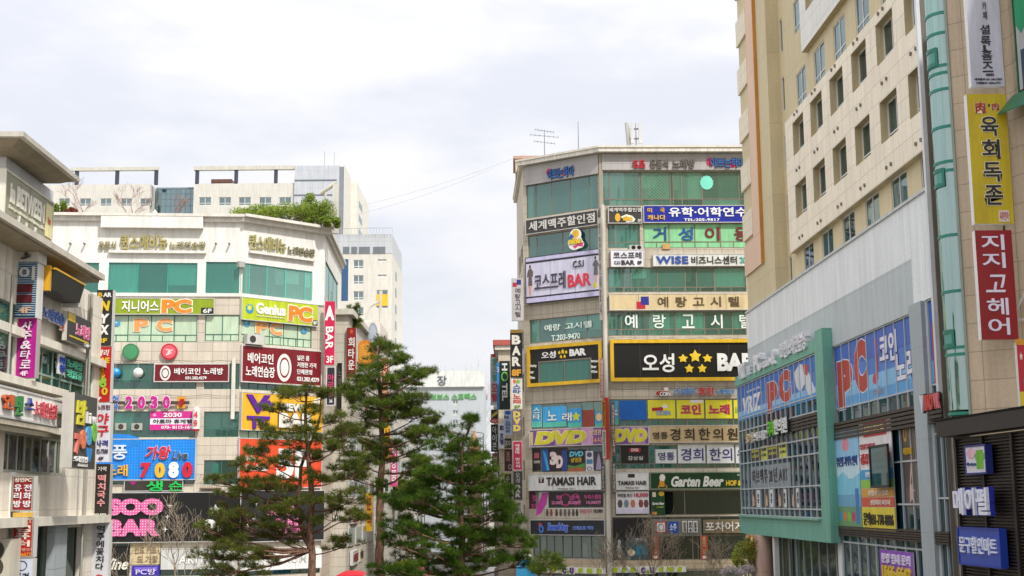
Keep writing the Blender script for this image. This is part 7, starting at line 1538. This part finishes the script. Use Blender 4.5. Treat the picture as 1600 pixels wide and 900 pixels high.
def pine(Y, trunks, pads, label, seed, tuft=.22, dens=1.0, leaf=None):
    """trunks: list of ([(px,py,dy)...], r0, r1) ; pads: (px, py, half width px, half height px, depth off, trunk index)"""
    g = np.random.default_rng(seed); rr = random.Random(seed)
    b0 = at(*trunks[0][0][0][:2], Y)
    t = empty('pine_tree', (b0.x, Y, 0), label, 'tree', 'pine trees in the planting bed')
    paths = []
    for k, (pts, r0, r1) in enumerate(trunks):
        P = [at(x, y, Y + dy) for x, y, dy in pts]
        if k == 0: P.insert(0, Vector((P[0].x - .05, P[0].y, 0)))
        # smooth the stem with extra bends
        Q = [P[0]]
        for i in range(len(P) - 1):
            for s in (.33, .66, 1): Q.append(P[i].lerp(P[i + 1], s) + (Vector((rr.uniform(-.06, .06), rr.uniform(-.06, .06), 0)) if s < 1 else Vector()))
        n = len(Q); R = [r0 + (r1 - r0) * (i / (n - 1)) ** .9 for i in range(n)]
        mb = MB(); mb.tube(Q, R, 10); mb.build('trunk', PBARK, t, smooth=True); paths.append((Q, R))
    C, D = [], []; br = MB()
    for (px, py, hw, hh, dy, ti) in pads:
        c = at(px, py, Y + dy); s = (Y + dy) / FPX; rx, rz = hw * s * 1.1, hh * s * 1.7; ry = rx * rr.uniform(.75, 1.05)
        Q, R = paths[ti]
        # the branch leaves the stem below the pad and bends up into it
        dist = math.hypot(c.x - Q[0].x, c.y - Q[0].y)
        zt = c.z - .22 * dist - .25
        i = min(range(len(Q)), key=lambda j: abs(Q[j].z - zt)); q = Q[i]; h = Vector((c.x, c.y, c.z - rz * .3))
        m1 = q.lerp(h, .35) + Vector((0, 0, -.05 * dist)); m2 = q.lerp(h, .72) + Vector((rr.uniform(-.15, .15), rr.uniform(-.15, .15), -.02 * dist))
        r = max(.025, min(R[i] * .5, .016 + .014 * dist))
        br.tube([q, m1, m2, h], [r, r * .8, r * .55, r * .25], 6)
        # sprays of shoots, each on its own twig, with daylight between them
        m = max(6, int(rx * ry * 15 + 5))
        for k in range(m):
            a = rr.uniform(0, 6.283); rad = math.sqrt(rr.uniform(.02, 1.0))
            e = Vector((c.x + rx * rad * math.cos(a), c.y + ry * rad * math.sin(a), c.z + rz * rr.uniform(-.75, .9) * (1.15 - .6 * rad)))
            w = rr.uniform(.10, .24); st = m2.lerp(h, rr.uniform(.1, 1))
            br.tube([st, st.lerp(e, .55) + Vector((0, 0, -.06)), e], [r * .34 + .006, r * .2 + .005, .006], 4)
            n = int(dens * rr.uniform(10, 22) * (w / .25) ** 1.6 * 1.5)
            p, d = pad_tufts(e.x, e.y, e.z, w * 1.25, w * 1.25, w * rr.uniform(.5, .8), n, g); C.append(p); D.append(d)
    br.build('branch', PBARK, t, smooth=True)
    C = np.concatenate(C); D = np.concatenate(D)
    mesh_np('foliage', needles(C, D, 14, tuft, .009, g), None, leaf or PINE, t)
    return t


r0 = random.Random(21)
def jit(L, extra, g):
    """the pads seen, and others behind and in front of them"""
    o = []
    for (x, y, w, h, ti) in L: o.append((x + g.uniform(-6, 6), y + g.uniform(-6, 6), w * g.uniform(.8, 1.1), h * g.uniform(.8, 1.3), g.uniform(-.7, .7), ti))
    for k in range(extra):
        x, y, w, h, ti = g.choice(L); cx = 0
        o.append((x + g.uniform(-.5, .5) * w, y + g.uniform(-1, 1) * h, w * g.uniform(.5, .8), h * g.uniform(.6, .9), g.choice((-1, 1)) * g.uniform(1.0, 2.2), ti))
    return o

# the double-stemmed pine before the slanted white corner
L1 = [(487, 606, 18, 6, 0), (455, 612, 22, 6, 0), (520, 618, 20, 7, 0), (430, 640, 24, 7, 0), (486, 640, 22, 7, 0), (530, 650, 26, 9, 0), (548, 668, 20, 8, 0), (415, 668, 20, 6, 0), (468, 670, 24, 7, 0), (508, 680, 24, 8, 0),
      (440, 690, 26, 8, 1), (400, 702, 22, 7, 1), (530, 700, 30, 10, 0), (478, 712, 30, 8, 0), (430, 722, 30, 9, 1), (385, 728, 26, 9, 1), (350, 745, 24, 8, 1), (545, 735, 26, 10, 0), (500, 745, 30, 9, 0), (455, 757, 30, 9, 1), (405, 757, 34, 10, 1),
      (370, 770, 28, 9, 1), (545, 772, 30, 11, 0), (490, 780, 34, 10, 0), (430, 790, 36, 11, 1), (380, 800, 38, 12, 1), (345, 812, 34, 12, 1), (328, 826, 26, 9, 1), (465, 812, 30, 10, 0), (540, 808, 30, 12, 0), (400, 832, 36, 11, 1),
      (360, 846, 36, 10, 1), (450, 842, 26, 9, 1), (385, 872, 36, 12, 1), (352, 890, 34, 12, 1), (420, 880, 28, 11, 1), (535, 850, 26, 10, 0), (330, 866, 26, 9, 1)]
pine(58, [([(487, 900, 0), (486, 800, 0), (484, 740, .1), (480, 690, .1), (477, 640, .1), (478, 604, 0)], .20, .035), ([(487, 860, 0), (474, 830, .3), (466, 790, .5), (470, 730, .6), (498, 660, .5), (503, 618, .4)], .15, .03)],
     jit(L1, 9, r0), 'wide double stemmed pine with layered flat branches before the drinks boards', 5, leaf=LEAF('pine_needles_dry', (.068, .086, .014), (.12, .145, .02), (.20, .215, .036), (.23, .13, .055), 1.5), dens=.92)
# the tall single pine
L2 = [(590, 540, 16, 8, 0), (612, 545, 12, 6, 0), (622, 562, 14, 7, 0), (600, 565, 26, 10, 0), (575, 572, 20, 9, 0), (560, 592, 20, 10, 0), (598, 592, 30, 12, 0), (632, 590, 16, 8, 0), (655, 588, 16, 6, 0), (672, 583, 12, 6, 0), (582, 612, 28, 11, 0), (630, 606, 22, 9, 0), (552, 622, 22, 9, 0),
      (645, 622, 26, 8, 0), (605, 630, 30, 10, 0), (565, 644, 24, 10, 0), (655, 648, 22, 8, 0), (640, 640, 22, 9, 0), (672, 655, 14, 6, 0), (600, 660, 28, 11, 0), (552, 672, 28, 11, 0), (645, 668, 30, 11, 0), (668, 682, 24, 10, 0), (580, 690, 30, 11, 0), (560, 715, 30, 11, 0), (640, 700, 32, 13, 0), (664, 720, 26, 12, 0), (600, 722, 26, 10, 0), (545, 742, 26, 11, 0), (580, 757, 28, 11, 0), (640, 735, 24, 10, 0)]
pine(60, [([(595, 900, 0), (593, 800, 0), (596, 740, 0), (597, 680, .05), (594, 620, 0), (590, 560, 0), (590, 540, 0)], .24, .04)], jit(L2, 16, r0), 'tallest pine with one straight reddish stem standing before the alley mouth', 9)
# the bushy pine to its side
L3 = [(735, 662, 16, 8, 0), (708, 676, 22, 9, 0), (716, 690, 26, 11, 0), (690, 700, 24, 10, 0), (735, 700, 26, 11, 0), (745, 722, 28, 12, 0), (705, 722, 30, 12, 0), (675, 735, 26, 11, 0), (760, 745, 30, 12, 0), (725, 750, 32, 13, 0), (690, 760, 30, 13, 0), (655, 770, 28, 12, 0), (775, 772, 30, 12, 0), (740, 778, 34, 13, 0),
      (700, 792, 34, 14, 0), (660, 800, 32, 13, 0), (792, 795, 26, 11, 0), (757, 806, 34, 14, 0), (718, 818, 34, 14, 0), (675, 826, 34, 13, 0), (640, 822, 28, 12, 0), (800, 822, 26, 11, 0), (775, 838, 34, 13, 0), (735, 848, 34, 14, 0), (695, 856, 34, 13, 0), (650, 852, 32, 12, 0), (805, 850, 26, 11, 0), (780, 870, 38, 13, 0),
      (740, 882, 40, 13, 0), (695, 888, 40, 13, 0), (655, 884, 36, 12, 0), (815, 878, 22, 10, 0), (620, 850, 26, 10, 0), (612, 820, 24, 10, 0), (625, 790, 24, 10, 0), (620, 890, 34, 11, 0)]
pine(56, [([(722, 900, 0), (722, 850, 0), (720, 790, .1), (722, 740, .1), (724, 690, 0), (734, 662, 0)], .21, .035)], jit(L3, 14, r0), 'dense bushy pine standing before the column of upright signs', 13, dens=1.05, leaf=LEAF('pine_needles_fresh', (.034, .075, .006), (.075, .14, .010), (.16, .235, .022), (.09, .10, .012), 1.1))
# small sprig of a fourth, low
pine(54, [([(862, 930, 0), (862, 905, 0), (860, 880, 0)], .07, .03)], [(855, 880, 20, 10, 0, 0), (868, 884, 10, 7, .4, 0), (848, 892, 12, 6, -.4, 0)], 'young pine top just reaching into view before the chequered shop band', 17)
# a pine on the roof behind the white corner block
pine(120, [([(545, 530, 0), (548, 505, 0), (552, 480, 0)], .12, .05)], [(548, 482, 14, 8, 0, 0), (557, 490, 12, 7, .5, 0), (541, 492, 10, 7, -.4, 0), (550, 500, 14, 6, .3, 0), (557, 510, 8, 4, 0, 0)], 'small round pine on the roof just beyond the white corner block', 19, tuft=.3)


def bare_tree(base, top_px, Y, label, seed, spread=.5, h=None, r=.09, levels=5, mat=GBARK, group='bare trees', name='bare_tree', tint=None, zb=0.0, lean=0, rmin=.0095):
    rr = random.Random(seed); b = at(base[0], base[1], Y); t = at(top_px[0], top_px[1], Y)
    b = Vector((b.x, Y, zb)); H_ = t.z - zb
    o = empty(name, b, label, 'tree', group); tr = MB(); bb = MB(); tw = []
    def grow(p, d, L, r, lv):
        pts = [p]; q = p; n = 4
        for k in range(n):
            d = (d + Vector((rr.uniform(-.18, .18), rr.uniform(-.18, .18), rr.uniform(-.02, .12)))).normalized(); q = q + d * (L / n); pts.append(q)
        R = [max(r * (1 - .45 * k / n), rmin) for k in range(n + 1)]
        (tr if lv == levels else bb).tube(pts, R, 7 if lv > 2 else 4)
        if lv <= 0: return
        for k in range(rr.choice((2, 3, 3)) if lv > 1 else 3):
            a = rr.uniform(0, 6.28); s = rr.uniform(.35, .9) * spread * 2
            nd = (d + Vector((math.cos(a) * s, math.sin(a) * s, rr.uniform(-.1, .3)))).normalized()
            st = pts[-1] if k == 0 else pts[rr.choice((2, 3))]
            grow(st, nd, L * rr.uniform(.62, .85), R[-1] * rr.uniform(.65, .9), lv - 1); 
    grow(b, Vector((lean, 0, 1)), H_ * .36, r, levels)
    tr.build('trunk', mat, o, smooth=True); bb.build('branch', tint or mat, o, smooth=True)
    return o
bare_tree((290, 900), (285, 775), 90, 'leafless pale street tree before the black bar sign with pink bulb letters', 4, .42, r=.17, levels=6)
bare_tree((235, 930), (232, 815), 88, 'thin leafless street tree before the stone shopfront panel', 8, .38, r=.10, levels=5, lean=-.2)
bare_tree((935, 930), (930, 845), 92, 'leafless street tree before the shopfront beside the corner pipe', 12, .5, r=.11, levels=6)
bare_tree((1042, 930), (1035, 808), 92, 'leafless street tree before the orange vertical banners', 16, .55, r=.15, levels=6)
bare_tree((1125, 930), (1110, 825), 90, 'leafless street tree before the olive pub fascia beside the round pillar', 23, .55, r=.15, levels=6)
bare_tree((980, 930), (985, 820), 92, 'leafless street tree before the dark pub window posters', 27, .5, r=.12, levels=6, lean=.1)
# roof garden of the white corner block
ROOF = ztop + .1
PINK = M('#8a5a58', .8)
bare_tree((135, 335), (130, 284), 108, 'reddish leafless shrub tree on the white corner roof nearest the low building', 31, .7, r=.07, levels=5, zb=ROOF, tint=PINK, group='roof garden trees', rmin=.007, mat=BARK('red_bark', (.2, .11, .09), (.36, .22, .19)))
bare_tree((205, 335), (206, 276), 108, 'tallest leafless tree on the white corner roof', 33, .6, r=.09, levels=5, zb=ROOF, group='roof garden trees', rmin=.007, mat=BARK('red_bark', (.2, .11, .09), (.36, .22, .19)))
bare_tree((270, 335), (270, 298), 108, 'small dark leafless tree on the white corner roof before the glazed link', 35, .6, r=.07, levels=5, zb=ROOF, group='roof garden trees', rmin=.007, mat=BARK('red_bark', (.14, .09, .08), (.26, .18, .16)))


def leafy(px, py, hw, hh, Y, zb, label, seed, mat, leaf=.12, n=2600, name='leafy_shrub', cat='shrub', group=None, lobes=7, stem=True):
    g = np.random.default_rng(seed); rr = random.Random(seed); c = at(px, py, Y); s = Y / FPX
    o = empty(name, (c.x, Y, zb), label, cat, group); P = []; st = MB()
    for k in range(lobes):
        q = np.array([c.x + rr.uniform(-.75, .75) * hw * s, Y + rr.uniform(-.7, .7) * hw * s * .7, c.z + rr.uniform(-.6, .5) * hh * s]); R = np.array([hw * s * rr.uniform(.3, .5), hw * s * .35, hh * s * rr.uniform(.4, .65)])
        a = g.normal(size=(n // lobes, 3)); a /= np.linalg.norm(a, axis=1)[:, None]; P.append(q + a * R * (g.uniform(.2, 1.05, (n // lobes, 1)) ** .5))
        st.tube([(c.x + rr.uniform(-.2, .2), Y, zb), (c.x * .4 + q[0] * .6, Y, zb + (q[2] - zb) * .6), tuple(q)], [.05, .035, .015], 5)
    st.build('stem', GBARK, o)
    P = np.concatenate(P); m = len(P)
    u = g.normal(size=(m, 3)); u /= np.linalg.norm(u, axis=1)[:, None]; v = np.cross(u, g.normal(size=(m, 3))); v /= np.linalg.norm(v, axis=1)[:, None]
    L = leaf * g.uniform(.6, 1.3, (m, 1))
    mesh_np('leaves', np.stack([P - u * L, P + v * L * .45, P + u * L, P - v * L * .45], 1), None, mat, o)
    return o
GRN = LEAF('roof_leaves', (.16, .24, .03), (.28, .36, .06), (.42, .48, .12), None, 1.5)
YEL = LEAF('yellow_leaves', (.22, .24, .03), (.38, .40, .06), (.55, .55, .12), None, 2)
DGR = LEAF('dark_leaves', (.03, .07, .015), (.06, .11, .02), (.1, .16, .04), None, 1.2)
WHB = LEAF('white_blossom', (.45, .40, .40), (.62, .56, .56), (.78, .72, .72), None, 3)
RG_ = 'roof garden shrubs'
leafy(405, 331, 40, 13, 106, ROOF, 'low spreading green shrub at the front of the white corner roof', 41, GRN, group=RG_, n=4600, lobes=26, leaf=.09)
leafy(455, 331, 40, 16, 107, ROOF, 'dense green shrub in the middle of the white corner roof', 42, GRN, group=RG_, n=5000, lobes=26, leaf=.09)
leafy(497, 330, 30, 22, 108, ROOF, 'tall light green shrub beside the pale roof pergola', 43, GRN, group=RG_, n=3400, lobes=22, leaf=.09)
leafy(488, 312, 18, 14, 108, ROOF, 'airy young tree rising out of the roof shrubs', 44, GRN, group=RG_, n=700, lobes=7, leaf=.1)
leafy(518, 345, 18, 10, 107, ROOF, 'green shrub hanging over the roof edge of the slanted corner', 45, GRN, group=RG_, n=1800)
leafy(94, 326, 12, 12, 107, ROOF, 'small yellow green shrub on the white corner roof beside the eave', 46, GRN, group=RG_, n=1400)
leafy(112, 330, 12, 6, 106, ROOF, 'small red leaved shrub on the white corner roof', 47, LEAF('red_leaves', (.2, .05, .04), (.32, .1, .08), (.42, .2, .16)), group=RG_, n=900)
# pale pergola frame on that roof
p0, p1 = at(505, 300, 109), at(525, 288, 109); mb = MB()
mb.tube([(p0.x + .2, 109, ROOF), (p0.x + .2, 109, p0.z)], .12, 6)
pg = mb.build('roof_pergola', M('#c9c5b8', .7)); tag(pg, 'pale angular pergola frame standing among the roof shrubs', 'pergola')
mb = MB(); mb.box(p1.x - .25, p1.x + .25, 108.8, 109.2, ROOF - .2, p1.z); mb.build('post', M('#cbc8bc', .7), pg)
mb = MB(); a, b = at(500, 303, 109), at(526, 285, 109); mb.tube([a, b], .16, 6); mb.build('beam', M('#c2beb0', .7), pg)
# small pyramid skylight on that roof
a, b, c = at(220, 335, 109), at(262, 335, 109), at(240, 325, 109); mb = MB(); z = ROOF
pts = [(a.x, 108, z), (b.x, 108, z), (b.x, 111, z), (a.x, 111, z)]
for k in range(4): mb.poly([pts[k], pts[(k + 1) % 4], (c.x, 109.5, c.z)])
mb.poly(list(reversed(pts))); o = mb.build('roof_skylight', M('#d9d4c6', .7)); tag(o, 'low pale pyramid roof behind the white parapet', 'skylight')
leafy(1166, 868, 22, 30, 82, 0, 'bright yellow green young tree beside the round pillar', 51, YEL, name='young_tree', cat='tree', n=1900, leaf=.09, lobes=16)
leafy(1150, 892, 26, 10, 80, 0, 'white blossoming shrub at the foot of the round pillar', 52, WHB, n=2200, leaf=.06, lobes=9)
leafy(757, 742, 14, 20, 150, 0, 'light green street tree far down the alley behind the bushy pine', 53, GRN, name='street_tree', cat='tree', n=2600, leaf=.28, lobes=9)
leafy(640, 770, 30, 30, 175, 0, 'yellow green street tree in the alley behind the tall pine', 54, LEAF('olive_leaves', (.08, .11, .02), (.16, .19, .04), (.25, .27, .08), None, 1), name='street_tree', cat='tree', n=4200, leaf=.28, lobes=12)
leafy(661, 758, 22, 24, 182, 0, 'olive street tree in the alley beside the pink upright sign', 55, LEAF('olive_leaves', (.08, .11, .02), (.16, .19, .04), (.25, .27, .08), None, 1), name='street_tree', cat='tree', n=3000, leaf=.28, lobes=9)
bare_tree((762, 690), (762, 588), 262, 'hazy leafless tree beyond the corner of the white hall', 61, .45, r=.25, levels=6, zb=0)

# ================================================================ vehicles and stalls seen between the pines
def car(x, Y, rot, col, label, kind='car'):
    L_, W_, Hh = (4.5, 1.8, 1.45) if kind == 'car' else (4.9, 1.8, 2.0)
    F = Face((x, Y, 0), rot)
    o = empty('parked_car' if kind == 'car' else 'parked_van', (x, Y, 0), label, kind, 'cars parked along the alley')
    if kind == 'car': prof = [(-2.2, .3), (2.2, .3), (2.25, .62), (2.1, .82), (1.25, .92), (.65, 1.38), (-.9, 1.43), (-1.6, 1.02), (-2.15, .95), (-2.25, .6)]; gl = [(1.08, .95), (.6, 1.32), (-.85, 1.37), (-1.4, 1.0)]
    else: prof = [(-2.4, .3), (2.35, .3), (2.42, .7), (2.2, 1.05), (1.55, 1.85), (1.2, 1.95), (-2.2, 1.98), (-2.42, 1.7)]; gl = [(1.95, 1.1), (1.45, 1.75), (-2.0, 1.78), (-2.1, 1.1)]
    mb = MB(); mb.prism(F, prof, -W_ / 2, W_ / 2); mb.build('body', M(col, .25, .6, wear_sheen=.4), o)
    for s in (-1, 1):
        mb = MB(); d = s * (W_ / 2 + .004); mb.prism(F, gl, d - .01, d + .01); mb.build('side_window', M('#15191c', .05, .8), o)
        for u in (-1.4, 1.4):
            mb = MB(); mb.cyl(F, u, .32, .32, s * .93 - .1, s * .93 + .02 * s + .02, 16); w = mb.build('wheel', M('#17171a', .7), o)
            mb = MB(); mb.cyl(F, u, .32, .19, s * .93 + (.021 if s > 0 else -.125), s * .93 + (.06 if s > 0 else -.1), 12); mb.build('rim', M('#a9abb0', .3, metal=.7), w)
        mb = MB(); mb.fbox(F, 2.2, 2.29, .6, .75, s * .55 - .22, s * .55 + .22); mb.build('headlight', M('#e9e9e6', .1), o)
        mb = MB(); mb.fbox(F, -2.3, -2.2, .7, .88, s * .6 - .15, s * .6 + .15); mb.build('taillight', M('#b3202a', .2), o)
    return o
car(at(742, 860, 150).x, 150, 4, '#e6e7e8', 'white car parked across the alley behind the bushy pine')
car(at(700, 860, 168).x, 168, 3, '#e2e2e0', 'white van parked deep in the alley behind the bushy pine', 'van')
car(at(738, 860, 176).x, 176, -2, '#d9dadc', 'pale silver car parked deepest in the alley', 'car')
car(at(656, 870, 155).x, 155, 80, '#c22e36', 'red car in the alley half hidden by pine foliage')
car(at(762, 870, 140).x, 140, 85, '#ececec', 'white van parked before the tan alley building', 'van')
def canopy(px0, px1, py0, py1, Y, col, label, posts='#d8d8d6'):
    a, b = at(px0, py0, Y), at(px1, py1, Y); zt_, ze = a.z, b.z
    o = empty('stall_canopy', ((a.x + b.x) / 2, Y, 0), label, 'canopy'); w = abs(b.x - a.x)
    mb = MB(); x0, x1 = a.x, b.x; xm = (x0 + x1) / 2
    mb.hexa([(x0, Y + 2, ze), (x1, Y + 2, ze), (x1 - .5, Y + 1.6, zt_), (x0 + .5, Y + 1.6, zt_), (x0, Y - 1.2, ze), (x1, Y - 1.2, ze), (x1 - .5, Y - .6, zt_), (x0 + .5, Y - .6, zt_)]); mb.build('canopy_top', M(col, .6), o)
    mb = MB(); mb.box(x0, x1, Y - 1.22, Y - 1.201, ze - .35, ze); mb.build('valance', M(col, .6), o)
    for x in (x0 + .08, x1 - .08):
        for yy in (Y - 1.1, Y + 1.9):
            mb = MB(); mb.tube([(x, yy, 0), (x, yy, ze)], .04, 6); mb.build('pole', M(posts, .4), o)
canopy(528, 570, 893, 898, 112, '#c0202e', 'bright red stall canopy low between the pine stems')
canopy(617, 643, 876, 884, 128, '#e2c22a', 'bright yellow stall canopy low beside the tall pine stem')
# tall cyan inflatable figure by the corner
a, b = at(822, 900, 101), at(826, 872, 101); mb = MB()
mb.tube([(a.x, 101, 0), (a.x, 101, 1.2), (a.x, 101, b.z - .6), (a.x, 101, b.z - .1)], [.75, .8, .7, .35], 16); o = mb.build('air_dancer', M('#2fa6d6', .4), smooth=True); tag(o, 'stout cyan inflatable column with white top at the shop corner', 'inflatable')
mb = MB(); mb.tube([(a.x, 101, b.z - .09), (a.x, 101, b.z + .1), (a.x, 101, b.z + .3)], [.55, .6, .2], 14); mb.build('cap', M('#eceff0', .5), o)
# street lamp in the alley
a = at(755, 677, 175); mb = MB(); mb.tube([(a.x, 175, 0), (a.x, 175, a.z)], [.1, .06], 8); o = mb.build('street_lamp', M('#8a8f92', .4)); tag(o, 'slim grey street lamp before the corner of the white hall', 'street lamp')
mb = MB(); mb.tube([(a.x, 175, a.z), (a.x - 1.1, 175, a.z + .2)], .05, 6); mb.build('arm', M('#8a8f92', .4), o)
mb = MB(); mb.box(a.x - 1.6, a.x - 1.0, 174.85, 175.15, a.z + .15, a.z + .27); mb.build('lamp_head', M('#c9ccce', .4), o)
for o_ in (_to,): bpy.data.objects.remove(o_)
